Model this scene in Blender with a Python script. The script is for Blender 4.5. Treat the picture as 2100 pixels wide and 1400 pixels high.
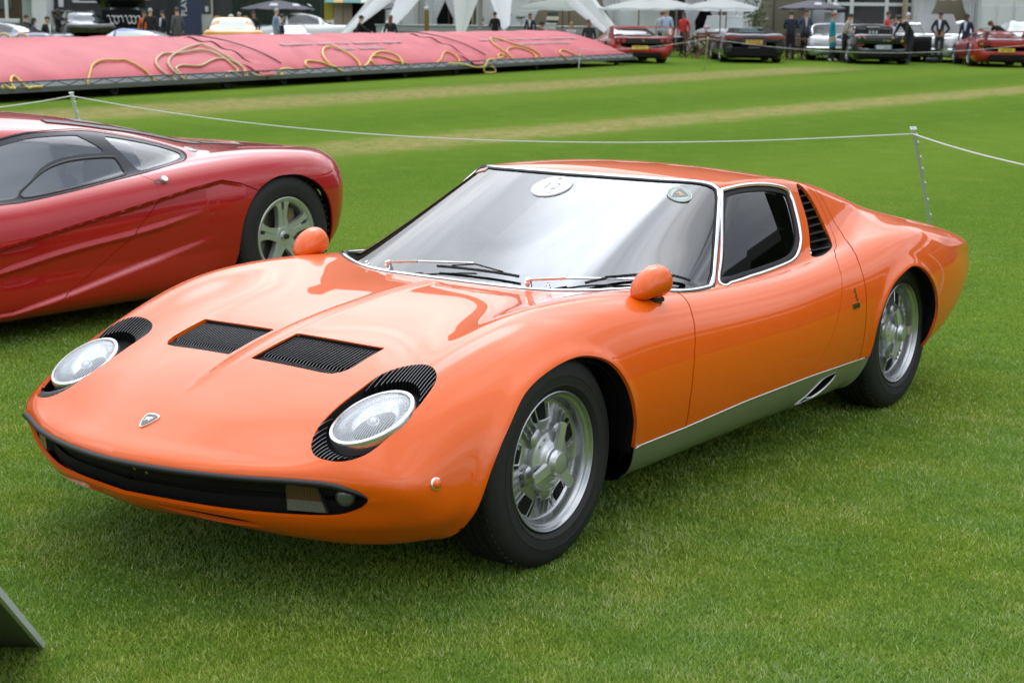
import bpy, math, random
import numpy as np
from math import sin, cos, pi, radians as RAD
from mathutils import Vector, Matrix
random.seed(7); np.random.seed(7)
SC = bpy.context.scene
for o in list(bpy.data.objects): bpy.data.objects.remove(o)
COL = SC.collection

# ------------------------------------------------------------------ camera, sky, sun, exposure
cd = bpy.data.cameras.new('camera'); cam = bpy.data.objects.new('camera', cd); COL.objects.link(cam)
CPOS = Vector((3.714, 3.310, 1.556))
def cam_axes(yaw, pitch, roll):
    f = Vector((cos(pitch)*cos(yaw), cos(pitch)*sin(yaw), sin(pitch)))
    r = f.cross(Vector((0,0,1))).normalized(); u = r.cross(f)
    return r*cos(roll)+u*sin(roll), u*cos(roll)-r*sin(roll), f
cr, cu, cf = cam_axes(3.765, -.196, .010)
cam.matrix_world = Matrix(((cr.x,cu.x,-cf.x,CPOS.x),(cr.y,cu.y,-cf.y,CPOS.y),(cr.z,cu.z,-cf.z,CPOS.z),(0,0,0,1)))
cd.sensor_width = 36; cd.lens = 3315.5/2100*36; cd.clip_start = .05; cd.clip_end = 600
cd.dof.use_dof = True; cd.dof.focus_distance = 4.9; cd.dof.aperture_fstop = 8.0
SC.camera = cam
SUN_EL, SUN_AZ = RAD(50), RAD(219)          # direction towards the sun: azimuth measured from +x to +y
wd = bpy.data.worlds.new('World'); SC.world = wd; wd.use_nodes = True
def build_world():
    nt = wd.node_tree; N = nt.nodes; L = nt.links; N.clear()
    def nd(t, **k):
        n = N.new(t)
        for a, b in k.items(): setattr(n, a, b)
        return n
    out = nd('ShaderNodeOutputWorld'); bg = nd('ShaderNodeBackground'); bg.inputs['Strength'].default_value = .12
    sky = nd('ShaderNodeTexSky', sky_type='NISHITA', sun_disc=False, sun_elevation=SUN_EL, sun_rotation=pi/2-SUN_AZ)
    sky.air_density = 1.0; sky.dust_density = 1.5
    tc = nd('ShaderNodeTexCoord'); sep = nd('ShaderNodeSeparateXYZ'); L.new(tc.outputs['Generated'], sep.inputs[0])
    zz = nd('ShaderNodeMath', operation='MAXIMUM'); L.new(sep.outputs['Z'], zz.inputs[0]); zz.inputs[1].default_value = 0
    za = nd('ShaderNodeMath', operation='ADD'); L.new(zz.outputs[0], za.inputs[0]); za.inputs[1].default_value = .22
    dv = nd('ShaderNodeVectorMath', operation='SCALE')
    inv = nd('ShaderNodeMath', operation='DIVIDE'); inv.inputs[0].default_value = 1; L.new(za.outputs[0], inv.inputs[1])
    L.new(tc.outputs['Generated'], dv.inputs[0]); L.new(inv.outputs[0], dv.inputs['Scale'])
    n1 = nd('ShaderNodeTexNoise'); n1.inputs['Scale'].default_value = 1.15; n1.inputs['Detail'].default_value = 7; n1.inputs['Roughness'].default_value = .55
    n1.inputs['Distortion'].default_value = .5
    L.new(dv.outputs[0], n1.inputs['Vector'])
    rp = nd('ShaderNodeValToRGB'); e = rp.color_ramp.elements           # thick overcast: grey cloud to bright thin cloud
    e[0].position = .34; e[0].color = (2.6,2.95,3.5,1); e[1].position = .66; e[1].color = (15,15.2,15.6,1)
    m = rp.color_ramp.elements.new(.50); m.color = (6.6,7.0,7.7,1)
    L.new(n1.outputs['Fac'], rp.inputs['Fac'])
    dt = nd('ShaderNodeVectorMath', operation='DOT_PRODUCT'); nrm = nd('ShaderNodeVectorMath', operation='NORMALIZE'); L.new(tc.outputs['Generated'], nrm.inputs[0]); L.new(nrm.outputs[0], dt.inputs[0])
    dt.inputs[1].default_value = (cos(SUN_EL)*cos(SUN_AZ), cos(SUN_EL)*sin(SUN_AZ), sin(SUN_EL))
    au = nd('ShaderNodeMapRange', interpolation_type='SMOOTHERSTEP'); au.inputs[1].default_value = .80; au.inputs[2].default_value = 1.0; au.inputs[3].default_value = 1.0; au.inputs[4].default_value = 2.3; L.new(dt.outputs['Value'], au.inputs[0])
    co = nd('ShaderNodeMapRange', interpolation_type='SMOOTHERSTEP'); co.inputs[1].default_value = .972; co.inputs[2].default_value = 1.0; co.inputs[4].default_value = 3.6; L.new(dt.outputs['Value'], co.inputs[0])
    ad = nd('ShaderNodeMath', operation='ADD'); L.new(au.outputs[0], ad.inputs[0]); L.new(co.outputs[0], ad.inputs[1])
    ce = nd('ShaderNodeMath', operation='MULTIPLY_ADD'); sp2 = nd('ShaderNodeSeparateXYZ'); L.new(nrm.outputs[0], sp2.inputs[0]); zp = nd('ShaderNodeMath', operation='MAXIMUM'); L.new(sp2.outputs['Z'], zp.inputs[0]); zp.inputs[1].default_value = 0
    L.new(zp.outputs[0], ce.inputs[0]); ce.inputs[1].default_value = 1.20; ce.inputs[2].default_value = .33          # an overcast sky is brighter overhead than at the horizon
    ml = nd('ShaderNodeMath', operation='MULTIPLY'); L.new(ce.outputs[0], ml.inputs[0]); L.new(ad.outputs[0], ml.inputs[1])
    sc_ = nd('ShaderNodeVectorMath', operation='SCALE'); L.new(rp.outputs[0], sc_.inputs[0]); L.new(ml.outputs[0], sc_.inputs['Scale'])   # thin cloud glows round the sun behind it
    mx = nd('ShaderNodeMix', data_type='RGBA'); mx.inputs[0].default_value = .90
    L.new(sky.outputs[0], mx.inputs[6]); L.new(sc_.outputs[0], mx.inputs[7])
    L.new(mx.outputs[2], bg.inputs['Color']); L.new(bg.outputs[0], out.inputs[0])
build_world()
sd = bpy.data.lights.new('sun', 'SUN'); sun = bpy.data.objects.new('sun', sd); COL.objects.link(sun)
sd.energy = .55; sd.angle = RAD(90); sd.color = (1,.96,.90)
sun.rotation_euler = Vector((cos(SUN_EL)*cos(SUN_AZ), cos(SUN_EL)*sin(SUN_AZ), sin(SUN_EL))).to_track_quat('Z','Y').to_euler()
SC.view_settings.view_transform = 'Standard'; SC.view_settings.look = 'None'
SC.view_settings.exposure = 0.55; SC.view_settings.gamma = 1; SC.view_settings.use_curve_mapping = False
SC.render.engine = 'CYCLES'

# ------------------------------------------------------------------ materials
MATS = {}
def mat(name, col=(.5,.5,.5), rough=.5, metal=0, coat=0, spec=.5, trans=0, emit=None, noise=None, bump=None, coat_rough=.03, ior=1.5):
    """noise=(scale, amount, second colour): grain of the material's own colour; bump=(scale, strength, distance)"""
    if name in MATS: return MATS[name]
    m = bpy.data.materials.new(name); m.use_nodes = True; nt = m.node_tree; b = nt.nodes['Principled BSDF']
    b.inputs['Base Color'].default_value = (*col,1); b.inputs['Roughness'].default_value = rough; b.inputs['Metallic'].default_value = metal
    b.inputs['Coat Weight'].default_value = coat; b.inputs['Coat Roughness'].default_value = coat_rough
    b.inputs['Specular IOR Level'].default_value = spec; b.inputs['Transmission Weight'].default_value = trans; b.inputs['IOR'].default_value = ior
    tc = None
    if noise or bump: tc = nt.nodes.new('ShaderNodeTexCoord')
    if noise:
        n = nt.nodes.new('ShaderNodeTexNoise'); n.inputs['Scale'].default_value = noise[0]; n.inputs['Detail'].default_value = 5
        nt.links.new(tc.outputs['Object'], n.inputs['Vector'])
        x = nt.nodes.new('ShaderNodeMix'); x.data_type = 'RGBA'; x.inputs[6].default_value = (*col,1); x.inputs[7].default_value = (*noise[2],1)
        mr = nt.nodes.new('ShaderNodeMapRange'); mr.inputs[1].default_value = .35; mr.inputs[2].default_value = .65; mr.inputs[4].default_value = noise[1]
        nt.links.new(n.outputs['Fac'], mr.inputs[0]); nt.links.new(mr.outputs[0], x.inputs[0]); nt.links.new(x.outputs[2], b.inputs['Base Color'])
    if bump:
        n = nt.nodes.new('ShaderNodeTexNoise'); n.inputs['Scale'].default_value = bump[0]; n.inputs['Detail'].default_value = 4
        nt.links.new(tc.outputs['Object'], n.inputs['Vector'])
        bp = nt.nodes.new('ShaderNodeBump'); bp.inputs['Strength'].default_value = bump[1]; bp.inputs['Distance'].default_value = bump[2]
        nt.links.new(n.outputs['Fac'], bp.inputs['Height']); nt.links.new(bp.outputs[0], b.inputs['Normal'])
    if emit: b.inputs['Emission Color'].default_value = (*emit[0],1); b.inputs['Emission Strength'].default_value = emit[1]
    MATS[name] = m; return m
def glass_mat(name, tint=(.75,.85,.82), dark=.0, ior=1.5, rough=0.0):
    """thin pane: fresnel reflection over a tinted see-through"""
    if name in MATS: return MATS[name]
    m = bpy.data.materials.new(name); m.use_nodes = True; nt = m.node_tree; nt.nodes.clear()
    o = nt.nodes.new('ShaderNodeOutputMaterial'); t = nt.nodes.new('ShaderNodeBsdfTransparent'); g = nt.nodes.new('ShaderNodeBsdfGlossy')
    t.inputs[0].default_value = (*tint,1); g.inputs['Roughness'].default_value = rough; g.inputs[0].default_value = (1,1,1,1)
    f = nt.nodes.new('ShaderNodeFresnel'); f.inputs['IOR'].default_value = ior
    x = nt.nodes.new('ShaderNodeMixShader'); nt.links.new(f.outputs[0], x.inputs[0]); nt.links.new(t.outputs[0], x.inputs[1]); nt.links.new(g.outputs[0], x.inputs[2])
    nt.links.new(x.outputs[0], o.inputs[0]); MATS[name] = m; return m

ORANGE = mat('orange_paint', (.72,.104,.001), .45, 0, .82, .12, coat_rough=.012)
RED    = mat('crimson_paint', (.40,.008,.008), .40, .12, 1.0, .2, coat_rough=.012)
BLACK  = mat('satin_black', (.012,.012,.013), .38)
MATT   = mat('matt_black', (.008,.008,.008), .8, spec=.2)
RUBBER = mat('rubber', (.016,.016,.017), .62, spec=.35, noise=(60,.5,(.024,.023,.022)), bump=(90,.15,.002))
CHROME = mat('chrome', (.86,.87,.88), .06, 1)
SILVER = mat('silver_metal', (.47,.48,.485), .27, .86, noise=(40,.4,(.40,.41,.42)))
SILLP  = mat('silver_paint', (.36,.365,.36), .30, .78, .5)
GLASS  = glass_mat('window_glass', (.62,.74,.71), ior=2.1)
DGLASS = glass_mat('dark_window_glass', (.035,.045,.045), ior=1.7)
WHITE  = mat('white_paint', (.78,.78,.77), .5)
INTER  = mat('black_leather', (.02,.02,.021), .5)

# ------------------------------------------------------------------ mesh helpers: every shape is (verts, faces)
def cat(*parts):
    V = []; F = []
    for v, f in parts:
        k = len(V); V += [tuple(p) for p in v]; F += [tuple(i+k for i in q) for q in f]
    return V, F
def move(s, d=(0,0,0), rz=0, rx=0, ry=0, sc=1):
    M = Matrix.Translation(d) @ Matrix.Rotation(rz,4,'Z') @ Matrix.Rotation(ry,4,'Y') @ Matrix.Rotation(rx,4,'X')
    if not hasattr(sc,'__len__'): sc = (sc,sc,sc)
    return [tuple(M @ Vector((p[0]*sc[0],p[1]*sc[1],p[2]*sc[2]))) for p in s[0]], s[1]
def mirror(s): return [(p[0],-p[1],p[2]) for p in s[0]], [tuple(reversed(q)) for q in s[1]]
def box(c, s, b=0):
    x,y,z = [v/2 for v in s]
    if b <= 0:
        V = [(c[0]+i*x, c[1]+j*y, c[2]+k*z) for i in (-1,1) for j in (-1,1) for k in (-1,1)]
        return V, [(0,1,3,2),(4,6,7,5),(0,4,5,1),(2,3,7,6),(0,2,6,4),(1,5,7,3)]
    P = rrect(2*x, 2*y, b, 2)
    return move(loft([[(u*t,v*t2,w) for u,v in P] for t,t2,w in ((1-b/x,1-b/y,-z),(1,1,-z+b),(1,1,z-b),(1-b/x,1-b/y,z))]), c)
def rrect(w, h, r, n=4):
    P = []
    for k,(sx,sy) in enumerate(((1,1),(-1,1),(-1,-1),(1,-1))):
        for i in range(n+1):
            a = pi/2*(k+i/n); P.append((sx*(w/2-r)+r*cos(a), sy*(h/2-r)+r*sin(a)))
    return P
def loft(rings, cap=True, closed=True):
    V = [tuple(p) for r in rings for p in r]; n = len(rings[0]); F = []
    for i in range(len(rings)-1):
        for j in range(n if closed else n-1):
            a = i*n+j; b = i*n+(j+1)%n; F.append((a,b,b+n,a+n))
    if cap and closed: F.append(tuple(range(n-1,-1,-1))); F.append(tuple(range((len(rings)-1)*n, len(rings)*n)))
    return V, F
def frame_of(d):
    d = Vector(d).normalized(); a = Vector((0,0,1)) if abs(d.z) < .9 else Vector((1,0,0))
    u = d.cross(a).normalized(); return u, d.cross(u)
def tube(path, r, n=8, cap=True, closed=False):
    path = [Vector(p) for p in path]; m = len(path); R = r if hasattr(r,'__len__') else [r]*m; rings = []; u = None
    for i,p in enumerate(path):
        if closed: d = path[(i+1)%m]-path[i-1]
        else: d = path[min(i+1,m-1)]-path[max(i-1,0)]
        d = d.normalized() if d.length > 1e-9 else Vector((0,0,1))
        if u is None: u, v = frame_of(d)
        else:
            u = (u-d*u.dot(d)); u = u.normalized() if u.length > 1e-6 else frame_of(d)[0]
        v = d.cross(u)
        rings.append([p+u*(R[i]*cos(2*pi*k/n))+v*(R[i]*sin(2*pi*k/n)) for k in range(n)])
    if closed: rings.append(rings[0]); return loft(rings, False)
    return loft(rings, cap)
def bar(p, q, w, h, up=(0,0,1)):
    p, q = Vector(p), Vector(q); d = (q-p).normalized(); s = d.cross(Vector(up))
    s = s.normalized() if s.length > 1e-6 else Vector((1,0,0)); t = s.cross(d)
    return loft([[e+s*(a*w/2)+t*(b*h/2) for a,b in ((-1,-1),(1,-1),(1,1),(-1,1))] for e in (p,q)])
def lathe(prof, n=32, axis='z', cap=False):
    """prof: (radius, height) pairs"""
    rings = []
    for r,h in prof:
        ring = []
        for k in range(n):
            a = 2*pi*k/n; c, s = r*cos(a), r*sin(a)
            ring.append((c,s,h) if axis == 'z' else (c,h,s) if axis == 'y' else (h,c,s))
        rings.append(ring)
    return loft(rings, cap)
def prism(poly, z0, z1, ax='z'):
    def P(u,v,w): return (u,v,w) if ax == 'z' else (u,w,v) if ax == 'y' else (w,u,v)
    return loft([[P(u,v,z0) for u,v in poly],[P(u,v,z1) for u,v in poly]])
def ball(c, r, n=12, m=8):
    if not hasattr(r,'__len__'): r = (r,r,r)
    return move(lathe([(max(1e-4,sin(pi*i/m)), -cos(pi*i/m)) for i in range(m+1)], n), c, sc=r)
def smooth_path(P, k=8, closed=False):
    P = [Vector(p) for p in P]; n = len(P); out = []
    for i in range(n if closed else n-1):
        g = (lambda j: P[j % n]) if closed else (lambda j: P[max(0,min(n-1,j))])
        a,b,c,d = g(i-1),g(i),g(i+1),g(i+2)
        for s in range(k):
            t = s/k; out.append(.5*((2*b)+(c-a)*t+(2*a-5*b+4*c-d)*t*t+(3*b-a-3*c+d)*t**3))
    if not closed: out.append(P[-1])
    return out
def mesh(name, s, m=None, smooth=None, normals=None):
    me = bpy.data.meshes.new(name); me.from_pydata([tuple(p) for p in s[0]], [], s[1])
    if m: me.materials.append(m)
    if smooth is None: smooth = 38
    if smooth:
        me.polygons.foreach_set('use_smooth', [True]*len(me.polygons))
        if normals is None: me.set_sharp_from_angle(angle=RAD(smooth))
    me.update()
    return me
def part(name, s, m, parent=None, smooth=None, label=None, fix=True):
    """link a shape (or a ready mesh) as ONE object, a child of parent"""
    if isinstance(s, bpy.types.Mesh): me = s
    else:
        me = mesh(name, s, m, smooth)
        if fix: fix_normals(me)
    o = bpy.data.objects.new(name, me); COL.objects.link(o)
    if parent: o.parent = parent
    if label: o['label'] = label
    return o
import bmesh
def fix_normals(me):
    b = bmesh.new(); b.from_mesh(me); bmesh.ops.recalc_face_normals(b, faces=b.faces); b.to_mesh(me); b.free()
def thing(name, label, cat_, loc=(0,0,0), rz=0, group=None):
    o = bpy.data.objects.new(name, None); COL.objects.link(o); o.location = loc; o.rotation_euler = (0,0,rz)
    o.empty_display_size = .1
    return tag(o, label, cat_, group)
def tag(o, label, cat_, group=None):
    o['label'] = label; o['category'] = cat_
    if group: o['group'] = group
    return o
def struct(name, s, m, kind='structure', smooth=None):
    o = part(name, s, m, smooth=smooth); o['kind'] = kind; return o
def dup(root, loc=None, rz=None, label=None, group=None):
    def cp(o, par):
        c = o.copy(); COL.objects.link(c)
        if par: c.parent = par
        for ch in o.children: cp(ch, c)
        return c
    r = cp(root, None)
    if loc is not None: r.location = loc
    if rz is not None: r.rotation_euler = (0,0,rz)
    if label: r['label'] = label
    if group: r['group'] = group
    return r
def text_shape(s, size, depth=.0008, res=2):
    """raised lettering, centred, in the xy plane"""
    cu_ = bpy.data.curves.new('lettering','FONT'); cu_.body = s; cu_.size = size; cu_.align_x = 'CENTER'; cu_.align_y = 'CENTER'; cu_.extrude = depth; cu_.resolution_u = res
    o = bpy.data.objects.new('lettering', cu_); COL.objects.link(o); dg = bpy.context.evaluated_depsgraph_get()
    me = bpy.data.meshes.new_from_object(o.evaluated_get(dg)); S = ([tuple(v.co) for v in me.vertices], [tuple(p.vertices) for p in me.polygons])
    bpy.data.objects.remove(o); bpy.data.curves.remove(cu_); bpy.data.meshes.remove(me); return S

# ------------------------------------------------------------------ dense car-skin surfaces: spline nets, cut along outlines
def spline_matrix(t, q):
    """natural cubic spline through knots t as a matrix acting on knot values"""
    n = len(t); h = np.diff(t); A = np.eye(n); B = np.zeros((n,n))
    for i in range(1,n-1):
        A[i,i-1] = h[i-1]; A[i,i] = 2*(h[i-1]+h[i]); A[i,i+1] = h[i]
        B[i,i-1] = 6/h[i-1]; B[i,i] = -6/h[i-1]-6/h[i]; B[i,i+1] = 6/h[i]
    M2 = np.linalg.solve(A, B); k = np.clip(np.searchsorted(t, q)-1, 0, n-2); I = np.eye(n)
    a = (t[k+1]-q)[:,None]; b = (q-t[k])[:,None]; hh = h[k][:,None]
    return a/hh*I[k] + b/hh*I[k+1] + ((a**3/hh-a*hh)*M2[k] + (b**3/hh-b*hh)*M2[k+1])/6
def net_grid(P, nu, nv, vdens=None):
    P = np.array(P, float); du = np.linalg.norm(np.diff(P,axis=0),axis=2).mean(1)**.75; dv = np.linalg.norm(np.diff(P,axis=1),axis=2).mean(0)**.75
    tu = np.concatenate([[0],np.cumsum(du)]); tv = np.concatenate([[0],np.cumsum(dv)])
    qu = np.linspace(0,tu[-1],nu); w = np.linspace(0,1,nv)
    if vdens: w = vdens(w)
    qv = w*tv[-1]
    G = np.einsum('ui,ijk,vj->uvk', spline_matrix(tu,qu), P, spline_matrix(tv,qv)); return G, np.interp(qv, tv, np.arange(len(tv)))
def grid_mesh(G):
    nu, nv, _ = G.shape; Tu = np.gradient(G,axis=0); Tv = np.gradient(G,axis=1); N = np.cross(Tv, Tu)
    L = np.linalg.norm(N,axis=2,keepdims=True); N = N/np.maximum(L,1e-12)
    i = np.arange(nu*nv).reshape(nu,nv); a,b,c,d = i[:-1,:-1].ravel(), i[1:,:-1].ravel(), i[1:,1:].ravel(), i[:-1,1:].ravel()
    T = np.concatenate([np.stack([a,d,c],1), np.stack([a,c,b],1)])
    V = G.reshape(-1,3); p = V[T]; ar = np.linalg.norm(np.cross(p[:,1]-p[:,0],p[:,2]-p[:,0]),axis=1)
    return V, N.reshape(-1,3), T[ar > 1e-10]
def clip(M, d):
    """keep the part of M=(V,N,T) where the per-vertex field d >= 0"""
    V, N, T = M; d = np.where(np.abs(d) < 1e-7, 1e-7, d); s = d > 0; cnt = s[T].sum(1)
    keep = T[cnt == 3]; newT = [keep]; EV = []; base = len(V)
    mix = T[(cnt == 1)|(cnt == 2)]
    if len(mix):
        one = s[mix].sum(1) == 1
        odd = np.where(one[:,None], s[mix], ~s[mix]).argmax(1); r = np.arange(len(mix))
        A, B, Cc = mix[r,odd], mix[r,(odd+1)%3], mix[r,(odd+2)%3]
        e1 = np.sort(np.stack([A,B],1),1); e2 = np.sort(np.stack([A,Cc],1),1)
        E, inv = np.unique(np.concatenate([e1,e2]), axis=0, return_inverse=True); inv = inv.ravel()
        t = d[E[:,0]]/(d[E[:,0]]-d[E[:,1]]); nv = V[E[:,0]]+(V[E[:,1]]-V[E[:,0]])*t[:,None]; nn = N[E[:,0]]+(N[E[:,1]]-N[E[:,0]])*t[:,None]
        nn /= np.maximum(np.linalg.norm(nn,axis=1,keepdims=True),1e-9)
        V = np.concatenate([V,nv]); N = np.concatenate([N,nn]); k = len(mix); p1, p2 = base+inv[:k], base+inv[k:]
        newT.append(np.stack([A,p1,p2],1)[one]); o = ~one
        newT += [np.stack([p1,B,Cc],1)[o], np.stack([p1,Cc,p2],1)[o]]
    T = np.concatenate(newT); u, inv = np.unique(T, return_inverse=True)
    return V[u], N[u], inv.reshape(-1,3)
def sdist(poly, X, Y):
    """signed distance to a closed polygon, positive inside"""
    P = np.array(poly, float); Q = np.roll(P,-1,0); out = np.full(len(X), -9.0)
    near = (X > P[:,0].min()-.2)&(X < P[:,0].max()+.2)&(Y > P[:,1].min()-.2)&(Y < P[:,1].max()+.2)
    x, y = X[near][:,None], Y[near][:,None]
    if x.size == 0: return out
    ex, ey = Q[:,0]-P[:,0], Q[:,1]-P[:,1]; t = np.clip(((x-P[:,0])*ex+(y-P[:,1])*ey)/(ex*ex+ey*ey+1e-15),0,1)
    dd = np.sqrt(((x-P[:,0]-t*ex)**2+(y-P[:,1]-t*ey)**2).min(1))
    c = (P[:,1] > y) != (Q[:,1] > y); xi = P[:,0]+(y-P[:,1])*ex/np.where(np.abs(ey) < 1e-12, 1e-12, ey)
    ins = ((c & (x < xi)).sum(1) % 2) == 1
    out[near] = np.where(ins, dd, -dd); return out
def rounded(poly, k=8):
    """smooth closed curve through the given points"""
    return [(p.x,p.y) for p in smooth_path([(a,b,0) for a,b in poly], k, True)]
def skin(name, M, m, parent, flange=.012, both=False, flip=False, off=0.0, label=None, weld=False):
    """a cut piece of skin as an object: smooth normals, open edges folded inwards; both = add the mirrored half"""
    V, N, T = M
    if off: V = V+N*off
    Vs, Ns, Ts = [V],[N],[T]; n0 = len(V)
    if flange:
        E = np.concatenate([T[:,[0,1]],T[:,[1,2]],T[:,[2,0]]]); key = np.sort(E,1); _, ix, ct = np.unique(key, axis=0, return_index=True, return_counts=True)
        B = E[ix[ct == 1]]
        if weld: B = B[~((np.abs(V[B[:,0],1]) < 1e-5)&(np.abs(V[B[:,1],1]) < 1e-5))]
        if len(B):
            a, b = B[:,0], B[:,1]; k = len(B)
            fr = [(.0,.0),(.0,1.)]
            q = np.concatenate([V[a],V[b],V[b]-N[b]*flange,V[a]-N[a]*flange])
            dirn = V[b]-V[a]; nn = np.cross(N[a], dirn); nn /= np.maximum(np.linalg.norm(nn,axis=1,keepdims=True),1e-9); nn = -nn
            i = np.arange(k)+n0
            Vs.append(q); Ns.append(np.concatenate([nn]*4)); Ts += [np.stack([i+k,i,i+2*k],1), np.stack([i,i+3*k,i+2*k],1)]
    V = np.concatenate(Vs); N = np.concatenate(Ns); T = np.concatenate(Ts)
    if both or flip:
        Vm = V*[1,-1,1]; Nm = N*[1,-1,1]; Tm = T[:,::-1]
        if both: T = np.concatenate([T, Tm+len(V)]); V = np.concatenate([V,Vm]); N = np.concatenate([N,Nm])
        else: V, N, T = Vm, Nm, Tm
    me = bpy.data.meshes.new(name); me.vertices.add(len(V)); me.vertices.foreach_set('co', V.astype('f').ravel())
    me.loops.add(len(T)*3); me.loops.foreach_set('vertex_index', T.astype('i').ravel())
    me.polygons.add(len(T)); me.polygons.foreach_set('loop_start', np.arange(0,len(T)*3,3,dtype='i'))
    me.polygons.foreach_set('use_smooth', np.ones(len(T),bool)); me.update(); me.validate()
    me.materials.append(m); me.normals_split_custom_set_from_vertices([tuple(n) for n in N])
    o = bpy.data.objects.new(name, me); COL.objects.link(o); o.parent = parent
    if label: o['label'] = label
    return o
def smax(a, b, k):
    h = np.maximum(k-np.abs(a-b),0)/np.maximum(k,1e-9); return np.maximum(a,b)+h*h*k*.25
def smin(a, b, k): return -smax(-a,-b,k)
class Surf:
    """look-up on a grid surface: height at (x,y) from above, or side point at (x,z)"""
    def __init__(s, G, jtop, jside):
        s.top = G[:, :jtop].reshape(-1,3); s.side = G[:, jside:].reshape(-1,3)
    def z(s, x, y):
        y0 = abs(y); d = (s.top[:,0]-x)**2+(s.top[:,1]-y0)**2; i = np.argpartition(d,12)[:12]; P = s.top[i]
        A = np.c_[P[:,:2]-[x,y0], np.ones(len(P))]; c = np.linalg.lstsq(A, P[:,2], rcond=None)[0]; return float(c[2])
    def zn(s, x, y):
        y0 = abs(y); d = (s.top[:,0]-x)**2+(s.top[:,1]-y0)**2; i = np.argpartition(d,9)[:9]; P = s.top[i]
        A = np.c_[P[:,:2]-[x,y0], np.ones(len(P))]; w = 1/(np.sqrt(d[i])+.004); c = np.linalg.lstsq(A*w[:,None], P[:,2]*w, rcond=None)[0]
        n = Vector((-c[0], -c[1]*(1 if y >= 0 else -1), 1)); k = math.hypot(n.x, n.y)
        if k > 2.6: n.x *= 2.6/k; n.y *= 2.6/k
        return Vector((x,y,float(np.clip(c[2],P[:,2].min(),P[:,2].max())))), n.normalized()
    def yn(s, x, z, sg=1):
        d = (s.side[:,0]-x)**2+(s.side[:,2]-z)**2; i = np.argpartition(d,10)[:10]; P = s.side[i]
        A = np.c_[P[:,[0,2]]-[x,z], np.ones(len(P))]; w = 1/(np.sqrt(d[i])+.004); c = np.linalg.lstsq(A*w[:,None], P[:,1]*w, rcond=None)[0]
        n = Vector((-c[0], 1, -c[1])); k = math.hypot(n.x, n.z)
        if k > 1.6: n.x *= 1.6/k; n.z *= 1.6/k
        n.normalize(); return Vector((x,sg*float(np.clip(c[2],P[:,1].min(),P[:,1].max())),z)), Vector((n.x,sg*n.y,n.z))
def ribbon(pts, nors, w, h=.004, closed=False, lift=0.0):
    """raised strip of width w following points with surface normals (domed section)"""
    P = [Vector(p) for p in pts]; Nn = [Vector(n) for n in nors]; m = len(P); rings = []
    for i in range(m):
        d = (P[(i+1)%m]-P[i-1]) if closed else (P[min(i+1,m-1)]-P[max(i-1,0)])
        s = d.normalized().cross(Nn[i]).normalized(); b = P[i]+Nn[i]*lift
        rings.append([b-s*(w/2)-Nn[i]*.004, b-s*(w/2)+Nn[i]*(h*.55), b-s*(w*.25)+Nn[i]*h, b+s*(w*.25)+Nn[i]*h, b+s*(w/2)+Nn[i]*(h*.55), b+s*(w/2)-Nn[i]*.004])
    if closed: rings.append(rings[0])
    return loft(rings, not closed)
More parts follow.
